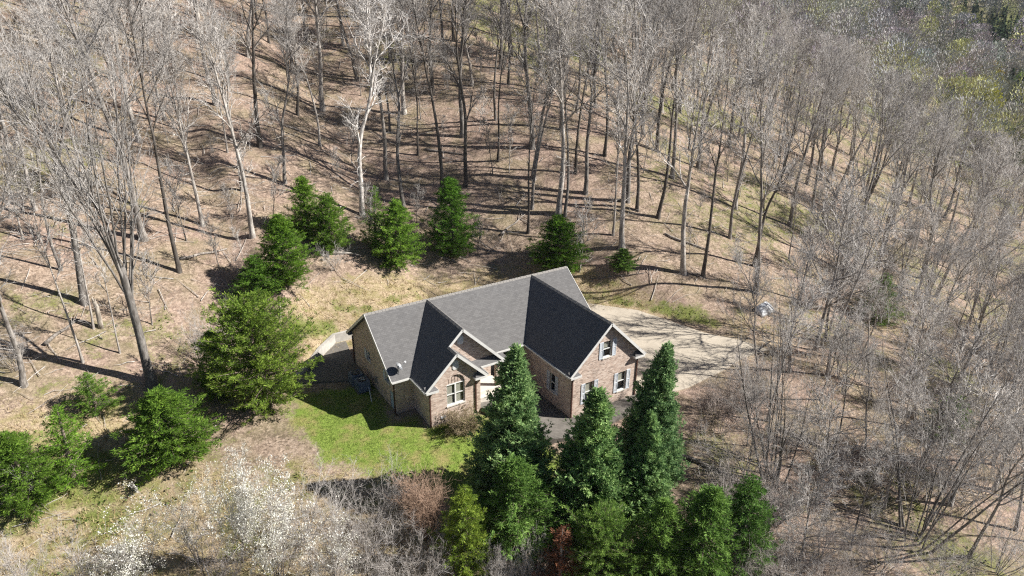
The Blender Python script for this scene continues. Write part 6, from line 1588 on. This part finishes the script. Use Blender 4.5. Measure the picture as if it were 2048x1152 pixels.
    (50.73, 13.42, 6.07, 1, (1.22, 1.2, 1.17), 'thin bare understory sapling, above the parking pad, seventh from left'),
    (64.15, 50.04, 4.63, 0, (0.58, 0.57, 0.56), 'thin bare understory sapling, wood above roof peak, fourteenth from left'),
    (36.43, 65.74, 7.64, 0, (0.78, 0.76, 0.74), 'thin bare understory sapling, hilltop above house, fifteenth from left'),
    (70.74, 73.7, 6.94, 1, (0.78, 0.76, 0.74), 'thin bare understory sapling, wood above roof peak, ninth from left'),
    (-17.69, 21.93, 7.75, 0, (0.78, 0.76, 0.74), 'thin bare understory sapling, slope left of cedars, third from left'),
    (33.6, 40.91, 8.21, 1, (0.58, 0.57, 0.56), 'thin bare understory sapling, high slope behind house, thirteenth from left'),
    (48.4, 20.55, 4.5, 0, (0.78, 0.76, 0.74), 'thin bare understory sapling, slope right of roof, tenth from left'),
    (43.94, 78.01, 4.03, 1, (0.78, 0.76, 0.74), 'thin bare understory sapling, hilltop above house, sixteenth from left'),
    (27.48, 71.59, 5.67, 0, (0.58, 0.57, 0.56), 'thin bare understory sapling, hilltop above house, ninth from left'),
    (-20.5, 29.57, 5.47, 1, (1.22, 1.2, 1.17), 'thin bare understory sapling, slope left of cedars, second from left'),
    (70.16, 45.91, 7.81, 1, (0.58, 0.57, 0.56), 'thin bare understory sapling, wood above roof peak, eighteenth from left'),
    (68.9, 41.64, 6.6, 0, (1.22, 1.2, 1.17), 'thin bare understory sapling, wood above roof peak, nineteenth from left'),
    (29.66, 44.42, 7.29, 0, (0.58, 0.57, 0.56), 'thin bare understory sapling, high slope behind house, tenth from left'),
    (11.95, 34.2, 7.1, 0, (0.78, 0.76, 0.74), 'thin bare understory sapling, just above the cedars, eighth from left'),
    (-14.21, 68.25, 5.5, 0, (1.22, 1.2, 1.17), 'thin bare understory sapling, upper left hillside, seventh from left'),
    (55.19, 38.98, 6.53, 1, (0.78, 0.76, 0.74), 'thin bare understory sapling, wood above roof peak, thirteenth from left'),
    (0.94, 68.11, 4.55, 0, (1.22, 1.2, 1.17), 'thin bare understory sapling, upper left hillside, sixteenth from left'),
    (57.11, 13.92, 6.04, 1, (1.22, 1.2, 1.17), 'thin bare understory sapling, above the parking pad, tenth from left'),
    (66.63, 53.8, 3.97, 0, (0.58, 0.57, 0.56), 'thin bare understory sapling, wood above roof peak, twelfth from left'),
    (23.74, 39.86, 8.14, 0, (0.78, 0.76, 0.74), 'thin bare understory sapling, high slope behind house, ninth from left'),
    (55.02, 57.88, 6.6, 0, (1.22, 1.2, 1.17), 'thin bare understory sapling, wood above roof peak, sixth from left'),
    (-17.57, 51.5, 7.85, 1, (1.22, 1.2, 1.17), 'thin bare understory sapling, upper left hillside, fourth from left'),
    (51.97, 16.54, 3.71, 1, (0.58, 0.57, 0.56), 'thin bare understory sapling, above the parking pad, sixth from left'),
    (39.11, 4.81, 4.42, 1, (0.78, 0.76, 0.74), 'thin bare understory sapling, above the parking pad, fourth from left'),
]
FAR_TREES = [
    (190.53, 56.93, 15.77, 5.14, (1, 1.15, 0.8), 'pale yellow-green budding tree in the valley at upper right'),
    (190.5, 49.53, 17.53, 5.7, (1.25, 1.05, 0.55), 'yellow flowering tree right of the yellow-green one in the valley'),
    (263.18, 139.59, 14.05, 4.75, (1.1, 0.85, 0.6), 'buff-yellow budding tree on the far hillside'),
    (209.72, 133.49, 11.9, 4.02, (1.2, 0.85, 0.45), 'orange-tinted budding tree at the top of the near wood'),
    (241.19, 72.76, 15.2, 4.97, (1.1, 0.75, 0.5), 'orange-buff crown behind the yellow tree in the valley'),
    (247.39, 103.3, 8.33, 2.74, (1, 1.1, 0.6), 'small yellow-green crown on the far hill'),
    (240.53, 116.36, 7.22, 2.42, (1, 1.15, 0.6), 'tiny yellow-green crown low on the far hill'),
    (265.92, 74.36, 11.81, 3.86, (0.85, 1.1, 0.7), 'light green crown near the right edge in the valley'),
]
LOGS = [
    (15.91, -16.91, 18.42, -21.25, 0.2, 'dark fallen log on the bank right of the row of evergreens'),
    (21.55, 34.19, 25.42, 30.2, 0.14, 'thin fallen log on the slope right of the white-barked tree'),
    (-9.78, 19.73, -5.47, 21.02, 0.16, 'fallen log on the leaf litter left of the rounded cedar'),
    (-20.65, 11.55, -18.16, 13.57, 0.16, 'fallen log near the left picture edge below the snag'),
    (39.19, 8.89, 42.28, 4.76, 0.16, 'fallen log between pale and dark trunks above the parking pad'),
    (22.72, 17.91, 26.64, 18.85, 0.13, 'short fallen log behind the roof left of the dense cedar'),
    (5.69, 40.58, 9.92, 39.13, 0.15, 'fallen log high on the slope near the tall pale trunk'),
    (25.56, -18.83, 27.07, -22.21, 0.17, 'fallen log in the wood below the rounded pinkish tree'),
    (-13.72, 27.13, -10.28, 25.56, 0.15, 'fallen log on the left slope above the leaning grey tree'),
    (27.91, 7.97, 32.61, 4.68, 0.1, 'thin branch lying on the bank right of the roof peak'),
]
SPOT = {'tarp': (41.12, -4.31), 'log': [(1.58, 18.96), (6.33, 17.69)], 'snag': (-16.9, 12.58), 'daff': (2.4, -7.48)}
# ------------------------------------------------------------------ vegetation
def gz(x, y): return float(ground_z(x, y))

def place(name, parts, x, y, scale, rot, label, cat, group, tint, tilt=(0, 0), sink=0.0, tints=None):
    """parts: list of (part name, mesh); every plant is an Empty with its own part objects"""
    e = empty(name, (x, y, gz(x, y) - sink))
    e.rotation_euler = (tilt[0], tilt[1], rot)
    e.scale = scale
    tag(e, label, cat, group)
    for i, (pn, me) in enumerate(parts):
        o = bpy.data.objects.new(pn, me); COL.objects.link(o); o.parent = e
        tt = tint if tints is None else tints[i]
        o.color = (tt[0], tt[1], tt[2], 1)
    return e

rr = random.Random(77)
ARCH = {
    0: bare_tree(101, 27, .32, .42, 13, (22, 42), .30, n2=7, n3=6, n4=4),
    1: bare_tree(102, 27, .23, .50, 11, (20, 38), .26, n2=7, n3=6, n4=4),
    2: bare_tree(103, 25, .33, .40, 11, (22, 42), .32, fork=3, lean=.03, n2=7, n3=6, n4=4),
    3: bare_tree(104, 27, .33, .45, 11, (20, 40), .29, fork=2, wav=.05, n2=7, n3=6, n4=4),
    4: bare_tree(105, 19, .24, .26, 14, (30, 58), .38, n2=7, n3=6, n4=4),
    5: bare_tree(106, 25, .27, .34, 15, (24, 48), .32, n2=7, n3=6, n4=4),
    6: bare_tree(107, 19, .13, .48, 9, (22, 42), .24, n2=6, n3=6, n4=4),
    8: bare_tree(109, 10, .13, .22, 12, (34, 66), .42, n2=6, n3=6, n4=4),
    9: bare_tree(110, 22, .20, .38, 12, (18, 40), .30, wav=.07, lean=.05, n2=7, n3=6, n4=4),
    10: bare_tree(111, 26, .28, .55, 10, (26, 52), .28, wav=.05, n2=7, n3=6, n4=4),
}
def fan_tree(seed, H=24.0):
    """short bole that breaks into a sheaf of long rising stems"""
    rng = np.random.default_rng(seed)
    A, B = Acc(), Acc()
    tr = grow(rng, np.zeros((1, 3)), np.array([[0, 0, 1.0]]), np.array([H * .40]), 8, .02, .03); tr[:, 0, 2] = -.6
    rt = taper(np.array([.36]), np.array([.27]), 8); rt[0, 0] = .6; rt[0, 1] = .38; A.tubes(tr, rt, 9)
    n = 11
    o, d, r, t, _ = spawn(rng, tr, rt, n, .66, 1.0, (7, 26), .30, .48)
    L = H * rng.uniform(.50, .76, n); st = grow(rng, o, d, L, 11, .06, .035)
    rs = taper(np.minimum(r, .12) * rng.uniform(.8, 1.1, n), np.full(n, .022), 11); A.tubes(st, rs, 6)
    o, d, r, t, pi = spawn(rng, st, rs, 9, .22, 1.0, (18, 42), .12, .55)
    L1 = L[pi] * rng.uniform(.20, .40, len(t)) * (1.15 - .6 * t); p1 = grow(rng, o, d, L1, 7, .10, .05)
    r1 = taper(np.clip(r, .024, .08), np.full(len(r), .014), 7); B.tubes(p1, r1, 4)
    o, d, r, t, pi = spawn(rng, p1, r1, 6, .15, 1.0, (18, 50), .07, .7)
    L2 = np.clip(L1[pi] * rng.uniform(.25, .5, len(t)), .3, 2.0); p2 = grow(rng, o, d, L2, 4, .14, .04)
    r2 = taper(np.clip(r, .010, .022), np.full(len(r), .008), 4); B.tubes(p2, r2, 3)
    o, d, r, t, pi = spawn(rng, p2, r2, 3, .15, 1.0, (18, 52), .05, .8)
    L3 = np.clip(L2[pi] * rng.uniform(.35, .7, len(t)), .22, .9); p3 = grow(rng, o, d, L3, 3, .15, .03)
    B.tubes(p3, taper(np.full(len(t), .011), np.full(len(t), .005), 3), 3)
    return A.mesh('fan_trunk', M_BARK, True), B.mesh('fan_crown', M_TWIG), float(p3[..., 2].max()), p3[:, -1]
ARCH[7] = fan_tree(108)
ARCH[11] = bare_shrub(112, 17, 11, (3, 22), 9, 6, 4, rs=.11, wander=.045, upturn=.03, fine=1.5)

for x, y, h, ar, tint, label in BARE:
    tm, cm, H0, _ = ARCH[ar]
    s = h / H0
    sx = s * rr.uniform(.88, 1.12)
    tw = [0.40 + 0.60 * c for c in tint]
    place('bare_tree', [('trunk', tm), ('crown', cm)], x, y, (sx, sx, s), rr.uniform(0, 6.28), label, 'tree',
          'bare trees of the wood', tint, (rr.gauss(0, .03), rr.gauss(0, .03)) if ar != 7 else (0, 0), 0.1, [tint, tw])

SAP = [bare_tree(201, 7, .055, .25, 9, (28, 55), .30, n2=5, n3=4, n4=3), bare_tree(202, 8, .06, .35, 8, (22, 45), .26, n2=5, n3=4, n4=3)]
for x, y, h, ar, tint, label in SAPLINGS:
    tm, cm, H0, _ = SAP[ar]; s = h / H0
    place('sapling', [('trunk', tm), ('crown', cm)], x, y, (s, s, s), rr.uniform(0, 6.28), label, 'sapling', 'saplings under the trees', tint, (rr.gauss(0, .07), rr.gauss(0, .07)))

# evergreens
cp = lambda q: (1 - q) ** .80 * np.minimum(1, .50 + q / .22 * .50)
acone = lambda q: (1 - q) ** .92 * np.minimum(1, .72 + q / .10 * .28)
dome = lambda q: np.sqrt(np.maximum(0, 1 - q ** 2.0)) * np.minimum(1, .62 + q / .25 * .38)
CON = {
    ('arbor', 0): conifer(301, 11, 2.3, 'arbor', 760, 26, .01, .27, prof=acone, mat=M_ARBOR, k=5),
    ('arbor', 1): conifer(302, 11, 2.3, 'arbor', 760, 26, .01, .27, prof=acone, mat=M_ARBOR, k=5),
    ('cedar', 0): conifer(311, 7, 2.3, 'cedar', 330, 34, .03, .25, prof=cp, mat=M_CEDAR, gaps=.30, k=5),
    ('cedar', 1): conifer(312, 7, 2.3, 'cedar', 300, 32, .03, .25, prof=cp, mat=M_CEDAR, gaps=.35, k=5),
    ('cedar', 2): conifer(313, 7, 2.8, 'cedar', 420, 36, .02, .25, prof=dome, mat=M_CEDAR, gaps=.30, k=5),
    ('cedar', 3): conifer(314, 7, 2.1, 'cedar', 320, 32, .03, .25, mat=M_CEDAR, gaps=.35, k=5),
    ('sparse', 4): conifer(315, 7, 2.2, 'cedar', 130, 26, .05, .26, prof=cp, mat=M_CEDAR, gaps=.5, k=5),
}
CON[('arbor', 2)] = CON[('arbor', 0)]
def crown_r(me):
    co = np.zeros(len(me.vertices) * 3, np.float32); me.vertices.foreach_get('co', co); co = co.reshape(-1, 3)
    return float(np.percentile(np.hypot(co[:, 0], co[:, 1]), 96))
for x, y, h, R, kind, var, tint, name, label in CONIFERS:
    tm, fm, H0 = CON[(kind, var)]
    r0 = crown_r(fm)
    place(name, [('trunk', tm), ('foliage', fm)], x, y, (R / r0, R / r0, h / H0), rr.uniform(0, 6.28), label, 'tree' if h > 3 else 'shrub',
          'arborvitae screen before the house' if kind == 'arbor' else 'cedars round the clearing', tint, (rr.gauss(0, .03), rr.gauss(0, .03)), tints=[(.7, .6, .55), tint])
# one dead, rusty cedar in the bottom row
M_RUST = leaf_mat('dead_needles', (0.12, 0.045, 0.022), (0.24, 0.10, 0.055), (0.34, 0.17, 0.10), .1)
tm, fm, H0 = conifer(321, 6, 1.6, 'cedar', 110, 12, .05, .30, prof=cp, mat=M_RUST, gaps=.5)
place('dead_cedar', [('trunk', tm), ('foliage', fm)], 2.9, -21.6, (1.25, 1.25, .85), 1.0, 'rusty brown dead cedar at the bottom edge among green cedars', 'tree', None, (1, 1, 1))

# shrubs
SHR = {
    0: bare_shrub(401, 5, 12, (8, 46), 8, 6, 4),
    1: bare_shrub(402, 6, 14, (12, 58), 9, 6, 4, wander=.13, upturn=.02),
    2: bare_shrub(403, 5, 46, (1, 16), 7, 5, 3, rs=.022, wander=.035, upturn=.03),
    3: bare_shrub(404, 4.5, 9, (8, 44), 7, 6, 4, rs=.035),
    4: bare_shrub(405, 7, 8, (4, 32), 9, 6, 4, rs=.06),
    5: bare_shrub(406, 7, 7, (4, 28), 9, 6, 4, rs=.05),
    6: bare_shrub(407, 2, 40, (4, 62), 6, 5, 3, rs=.015, wander=.08),
}
BL = {}
rngb = np.random.default_rng(9)
for v in (4, 5):
    tips = SHR[v][3]
    for lvl in (1.2, 1.4, 1.6, 2.2, 3.0):
        keep = tips[(tips[:, 2] > 1.0) & (fbm(tips[:, 0] * 1.4 + 5, tips[:, 1] * 1.4 + tips[:, 2] * 1.2, 3) > .58 - .08 * lvl) & (rngb.uniform(0, 1, len(tips)) < .30 * lvl)]
        BL[(v, lvl)] = leaf_cloud(rngb, keep, .058, M_BLOSSOM, 'blossom', 4, .10)
M_OLIVE = leaf_mat('olive_leaves', (0.05, 0.05, 0.02), (0.13, 0.12, 0.05), (0.24, 0.19, 0.10), .2)
olive = leaf_cloud(rngb, SHR[6][3][::2], .035, M_OLIVE, 'shrub_leaves', 1, .04)
for x, y, h, R, v, tint, label, bl in SHRUBS:
    sm, tm, H0, tips = SHR[v]
    r0 = float(np.percentile(np.hypot(tips[:, 0], tips[:, 1]), 95))
    parts = [('stems', sm), ('twigs', tm)]; tints = [tint, tint]
    if bl: parts.append(('blossom', BL[(v, bl)])); tints.append((1, 1, 1))
    if v == 6: parts.append(('leaves', olive)); tints.append((1, 1, 1))
    place('blossom_tree' if bl else 'bare_shrub', parts, x, y, (R / r0, R / r0, h / H0), rr.uniform(0, 6.28), label, 'tree' if bl else 'shrub',
          'white-blossoming trees' if bl else 'bare shrubs', tint, (rr.gauss(0, .04), rr.gauss(0, .04)), tints=tints)

# far single trees in leaf or bud
def crown_blob(seed, H, R, mat, n=7500, size=.22):
    rng = np.random.default_rng(seed)
    A = Acc(); tr = grow(rng, np.zeros((1, 3)), np.array([[0, 0, 1.0]]), np.array([H * .6]), 8, .03, .03); rt = taper(np.array([.3]), np.array([.1]), 8); A.tubes(tr, rt, 6)
    o, d, r, t, _ = spawn(rng, tr, rt, 16, .3, 1, (25, 60), .2, .6)
    L = H * rng.uniform(.25, .45, 16); p = grow(rng, o, d, L, 6, .1, .05); A.tubes(p, taper(np.minimum(r, .1), np.full(16, .02), 6), 4)
    c = unit(rng.normal(0, 1, (34, 3))) * np.array([R * .72, R * .72, H * .26]) * rng.uniform(.3, 1, (34, 1)) + np.array([0, 0, H * .66])
    pts = c[rng.integers(0, 34, n)] + unit(rng.normal(0, 1, (n, 3))) * (R * .30 * rng.uniform(.5, 1, n) ** .6)[:, None]
    return A.mesh('leafing_trunk', M_BARK, True), leaf_cloud(rng, pts, size, mat, 'leafing_crown', 1, .2)
LB = [crown_blob(501 + i, 16, 5, M_LEAF) for i in range(2)]
for i, (x, y, h, R, tint, label) in enumerate(FAR_TREES):
    tm, fm = LB[i % 2]
    place('budding_tree', [('trunk', tm), ('crown', fm)], x, y, (R / 5, R / 5, h / 15), i * 1.7, label, 'tree', 'budding trees in the valley', tint, tints=[(.9, .9, .9), tint])

# ------------------------------------------------------------------ small things on the slope
o = tarp(SPOT['tarp'][0], SPOT['tarp'][1], 0.1); tag(o, 'white tarp draped over a heap under the trees beyond the parking pad', 'tarp')
(ax, ay), (bx, by) = SPOT['log']
lg = MB(); n = 9
lg.tube([(ax + (bx - ax) * i / (n - 1), ay + (by - ay) * i / (n - 1) + .12 * math.sin(i * 1.3), gz(ax + (bx - ax) * i / (n - 1), ay + (by - ay) * i / (n - 1)) + .16) for i in range(n)], .20, 9, .09)
lo = lg.build('fallen_log', M_BARK, smooth=True); lo.color = (1.1, 1.07, 1.02, 1); tag(lo, 'pale fallen log lying across the slope below the cedars', 'log')
for (ax, ay, bx, by, r0, label) in LOGS:
    lg = MB(); n = 8
    lg.tube([(ax + (bx - ax) * i / (n - 1), ay + (by - ay) * i / (n - 1) + .10 * math.sin(i * 1.7 + ax), gz(ax + (bx - ax) * i / (n - 1), ay + (by - ay) * i / (n - 1)) + r0 * .7) for i in range(n)], r0, 8, r0 * .4)
    mx_, my_ = ax + (bx - ax) * .7, ay + (by - ay) * .7
    lg.tube([(mx_, my_, gz(mx_, my_) + r0 * .6), (mx_ + .5, my_ + .4, gz(mx_, my_) + .5), (mx_ + .8, my_ + .9, gz(mx_, my_) + .8)], r0 * .35, 5, .015)
    lo = lg.build('fallen_log', M_BARK, smooth=True); c = rr.uniform(.5, 1.0); lo.color = (c, c * .96, c * .92, 1); tag(lo, label, 'log', 'fallen logs in the wood')
sx, sy = SPOT['snag']; sg = MB(); z0 = gz(sx, sy)
sg.tube([(sx, sy, z0 - .3), (sx + .02, sy, z0 + .4), (sx + .05, sy + .02, z0 + 1.6), (sx - .02, sy + .05, z0 + 2.2)], .22, 10, .15)
sg.tube([(sx - .06, sy + .03, z0 + 2.1), (sx - .08, sy + .05, z0 + 2.7)], .08, 6, .02); sg.tube([(sx + .06, sy + .06, z0 + 2.1), (sx + .07, sy + .06, z0 + 2.45)], .06, 6, .02)
so_ = sg.build('tree_snag', M_BARK, smooth=True); so_.color = (1.15, 1.1, 1.0, 1); tag(so_, 'short pale broken snag on the slope left of the big cedar', 'snag')

# fallen sticks, fresh ground cover and dry grass: nobody could count them
rs_ = np.random.default_rng(31)
def scatter(n, xr, yr, test):
    x = rs_.uniform(*xr, n); y = rs_.uniform(*yr, n); k = test(x, y); return x[k], y[k]
def on_wood(x, y): return (y - toe_y(x) > 5) | (x > 36) | (x < -9)
x, y = scatter(2600, (-30, 80), (-30, 75), on_wood)
n = len(x); a = rs_.uniform(0, 6.28, n); L = rs_.uniform(.5, 3.2, n)
P = np.zeros((n, 4, 3))
for i in range(4):
    t = i / 3 - .5
    P[:, i, 0] = x + np.cos(a) * L * t + rs_.normal(0, .05, n); P[:, i, 1] = y + np.sin(a) * L * t + rs_.normal(0, .05, n)
    P[:, i, 2] = ground_z(P[:, i, 0], P[:, i, 1]) + .04 + rs_.uniform(0, .12, n)
ac = Acc(); ac.tubes(P, taper(rs_.uniform(.015, .05, n), np.full(n, .01), 4), 4)
ob = obj('fallen_sticks', ac.mesh('fallen_sticks', M_TWIG)); ob.color = (.85, .83, .8, 1); tag(ob, 'pale fallen sticks scattered over the leaf litter', 'sticks', kind='stuff')

def blades(x, y, per, hgt, wid, sprd, mat, name, lean=.6):
    n = len(x) * per; X = np.repeat(x, per) + rs_.normal(0, sprd, n); Y = np.repeat(y, per) + rs_.normal(0, sprd, n); Z = ground_z(X, Y)
    h = hgt * rs_.uniform(.5, 1.3, n); a = rs_.uniform(0, 6.28, n); w = wid * rs_.uniform(.6, 1.3, n)
    dx, dy = rs_.normal(0, lean, n) * h, rs_.normal(0, lean, n) * h
    b0 = np.stack([X - np.cos(a) * w, Y - np.sin(a) * w, Z - .01], 1); b1 = np.stack([X + np.cos(a) * w, Y + np.sin(a) * w, Z - .01], 1)
    tp = np.stack([X + dx, Y + dy, Z + h], 1)
    return mesh_np(name, np.stack([b0, b1, tp], 1).reshape(-1, 3), np.arange(3 * n).reshape(n, 3), mat)
def mask_pick(i, lo):
    return lambda x, y: ground_masks(x, y)[i] * rs_.uniform(.6, 1.3, len(x)) > lo
x, y = scatter(26000, (-28, 70), (-34, 60), mask_pick(1, .55))
M_COVER = leaf_mat('cover_leaves', (0.04, 0.075, 0.012), (0.105, 0.165, 0.03), (0.24, 0.28, 0.07), .3)
gc = leaf_cloud(rs_, np.stack([x, y, ground_z(x, y) + .10], 1), .095, M_COVER, 'ground_cover', 4, .14)
ob = obj('ground_cover', gc); tag(ob, 'fresh green leafy undergrowth in patches on the slopes', 'undergrowth', kind='stuff')
x, y = scatter(16000, (-28, 40), (-20, 20), mask_pick(2, .55))
M_STRAW = leaf_mat('dry_grass', (0.24, 0.17, 0.08), (0.46, 0.36, 0.20), (0.62, 0.52, 0.33), .2)
ob = obj('dry_grass', blades(x, y, 6, .26, .022, .14, M_STRAW, 'dry_grass')); tag(ob, 'dry straw-coloured grass on the bank and rough ground', 'grass', kind='stuff')
x, y = scatter(26000, (-9, 10), (-16, 5), mask_pick(0, .6))
M_LAWN = leaf_mat('lawn_blades', (0.07, 0.105, 0.016), (0.14, 0.19, 0.03), (0.25, 0.29, 0.07), .3)
ob = obj('lawn_grass', blades(x, y, 5, .055, .012, .06, M_LAWN, 'lawn_grass', .8)); tag(ob, 'short green lawn grass in front of the left gable', 'grass', kind='stuff')
dx_, dy_ = SPOT['daff']
xx = dx_ + rs_.normal(0, .55, 90); yy = dy_ + rs_.normal(0, .16, 90)
ob = obj('leafy_border', blades(xx, yy, 9, .30, .02, .07, M_COVER, 'leafy_border', .35)); tag(ob, 'low strip of green leafy plants along the foot of the left gable', 'plants', kind='stuff')

# ------------------------------------------------------------------ the wood on the far side of the valley, one mass of crowns
def far_wood():
    rng = np.random.default_rng(61)
    n = 12000
    x = rng.uniform(60, 640, n); y = rng.uniform(-120, 520, n)
    d = np.array([x - CAM_POS.x, y - CAM_POS.y, ground_z(x, y) - CAM_POS.z])
    f_ = np.array(_fw) @ d; u = (np.array(_rt) @ d) / f_; v = (np.array(_up) @ d) / f_
    r = np.hypot(d[0], d[1])
    near = np.array([(b[0], b[1]) for b in BARE])
    k = (f_ > 40) & (np.abs(u) < .85) & (v > -.36) & (v < .50) & (r > 118) & ((u > .16) | (r < 175))
    x, y, r = x[k], y[k], r[k]
    k = np.min(np.hypot(x[:, None] - near[:, 0], y[:, None] - near[:, 1]), 1) > 4.0
    x, y, r = x[k], y[k], r[k]
    # thin out so that crowns stand about six metres apart
    order = np.argsort(r); cell = set(); keep = []
    for i in order:
        c = (int(x[i] // 7.2), int(y[i] // 7.2))
        if c in cell: continue
        cell.add(c); keep.append(i)
    x, y, r = x[keep], y[keep], r[keep]
    z = ground_z(x, y); m = len(x)
    ever = rng.uniform(0, 1, m) < sstep(210, 260, r) * (.14 + .80 * sstep(.42, .56, fbm(x / 60 + 3, y / 60, 5)) * sstep(250, 330, r))
    H = np.where(ever, rng.uniform(9, 16, m), rng.uniform(13, 25, m)); R = np.where(ever, rng.uniform(2.2, 3.4, m), rng.uniform(3.6, 5.8, m))
    tint = np.stack([rng.uniform(.55, 1.15, m)] * 3, 1) * np.array([.45, .43, .42]) * (1 + rng.normal(0, .05, (m, 3)))
    bud = rng.uniform(0, 1, m) < .13
    tint[bud] = np.array([.52, .52, .24]) * rng.uniform(.8, 1.1, (bud.sum(), 1))
    tint[ever] = np.array([.055, .095, .045]) * rng.uniform(.7, 1.3, (ever.sum(), 1))
    per = np.where(r < 200, 640, np.where(r < 320, 520, 300)); per = (per * np.where(ever, .8, 1)).astype(int)
    ti = np.repeat(np.arange(m), per); q = len(ti)
    # twigs start on the branching skeleton and fan up and outward
    ph = rng.uniform(0, 6.283, q); s = rng.uniform(0, 1, q) ** .30; hh = rng.uniform(0, 1, q)
    dec = ~ever[ti]
    zz = np.where(dec, .40 + .60 * np.sqrt(hh), .06 + .92 * hh)
    prof = np.where(dec, np.sqrt(np.maximum(0, 1 - ((zz - .62) / .40) ** 2)), (1 - zz) ** .8)
    rad = R[ti] * prof * s
    px = x[ti] + np.cos(ph) * rad; py = y[ti] + np.sin(ph) * rad; pz = z[ti] + H[ti] * zz
    out = np.stack([np.cos(ph) * (.35 + .5 * s), np.sin(ph) * (.35 + .5 * s), np.where(dec, 1.1, .15)], 1) + rng.normal(0, .22, (q, 3))
    dd = unit(out); L = np.where(dec, rng.uniform(.35, 1.0, q), rng.uniform(.5, 1.0, q))
    w = np.where(dec, np.where(r[ti] < 200, .065, np.where(r[ti] < 320, .125, .25)), np.where(r[ti] < 250, .32, .5))
    nrm = unit(np.stack([np.cos(ph) * s * prof, np.sin(ph) * s * prof, np.where(dec, (zz - .55) * 2.2, .35)], 1) + rng.normal(0, .16, (q, 3)))
    sd = unit(np.cross(dd, nrm))
    p0 = np.stack([px, py, pz], 1) - dd * (L * .4)[:, None]; p1 = np.stack([px, py, pz], 1) + dd * (L * .6)[:, None]
    v = np.stack([p0 - sd * w[:, None], p0 + sd * w[:, None], p1], 1).reshape(-1, 3)
    # trunks
    tr = np.zeros((m, 3, 3)); tr[:, 0] = np.stack([x, y, z - .3], 1); tr[:, 1] = np.stack([x + rng.normal(0, .2, m), y + rng.normal(0, .2, m), z + H * .35], 1); tr[:, 2] = np.stack([x + rng.normal(0, .4, m), y + rng.normal(0, .4, m), z + H * .75], 1)
    tv, tq = tubes(tr, taper(rng.uniform(.18, .32, m), np.full(m, .07), 3), 4)
    me = mesh_np('far_wood', np.concatenate([v, tv]), [np.arange(len(v)).reshape(-1, 3), tq + len(v)], None)
    colr = np.concatenate([np.repeat(tint[ti], 3, 0), np.repeat(np.where(ever[:, None], np.array([.10, .08, .06]), np.array([.26, .235, .21])), 12, 0)])
    at = me.color_attributes.new('tint', 'FLOAT_COLOR', 'POINT')
    at.data.foreach_set('color', np.concatenate([colr, np.ones((len(colr), 1))], 1).astype(np.float32).ravel())
    mt, t, b = new_mat('far_twigs')
    an = t.nodes.new('ShaderNodeAttribute'); an.attribute_name = 'tint'
    c = mixc(t, .3, an.outputs['Color'], mixc(t, 1.0, an.outputs['Color'], ramp(t, noise(t, .6, 3, .6, coord(t)), [(.3, (.5, .5, .5)), (.7, (1.4, 1.4, 1.4))]), 'MULTIPLY'))
    t.links.new(c, b.inputs['Base Color']); b.inputs['Roughness'].default_value = .95; b.inputs['Specular IOR Level'].default_value = .1
    me.materials.append(mt)
    print('far wood trees', m, 'tris', len(v) // 3)
    return obj('far_wood', me)
tag(far_wood(), 'grey leafless wood with dark evergreens covering the far hillside', 'wood', kind='stuff')

tris = {}
for me in bpy.data.meshes:
    if me.users: tris[me.name] = sum(len(p.vertices) - 2 for p in me.polygons) if len(me.polygons) < 2000 else len(me.loops) - 2 * len(me.polygons)
print('TRIS', sum(tris.values()), sorted(tris.items(), key=lambda k: -k[1])[:14])

# ------------------------------------------------------------------ air: far things fade a little to blue
def haze():
    mb = MB(); mb.box((-330, -230, -16), (1650, 1450, 130))
    o = mb.build('haze', None)
    o.data.materials.clear()
    m = bpy.data.materials.new('haze_air'); m.use_nodes = True; t = m.node_tree; t.nodes.clear()
    out = t.nodes.new('ShaderNodeOutputMaterial'); v = t.nodes.new('ShaderNodeVolumePrincipled')
    v.inputs['Color'].default_value = (0.80, 0.87, 0.96, 1); v.inputs['Density'].default_value = 0.00008; v.inputs['Anisotropy'].default_value = 0.2
    t.links.new(v.outputs[0], out.inputs['Volume']); o.data.materials.append(m)
    return tag(o, 'thin blue air over the whole valley', 'haze', kind='stuff')
haze()
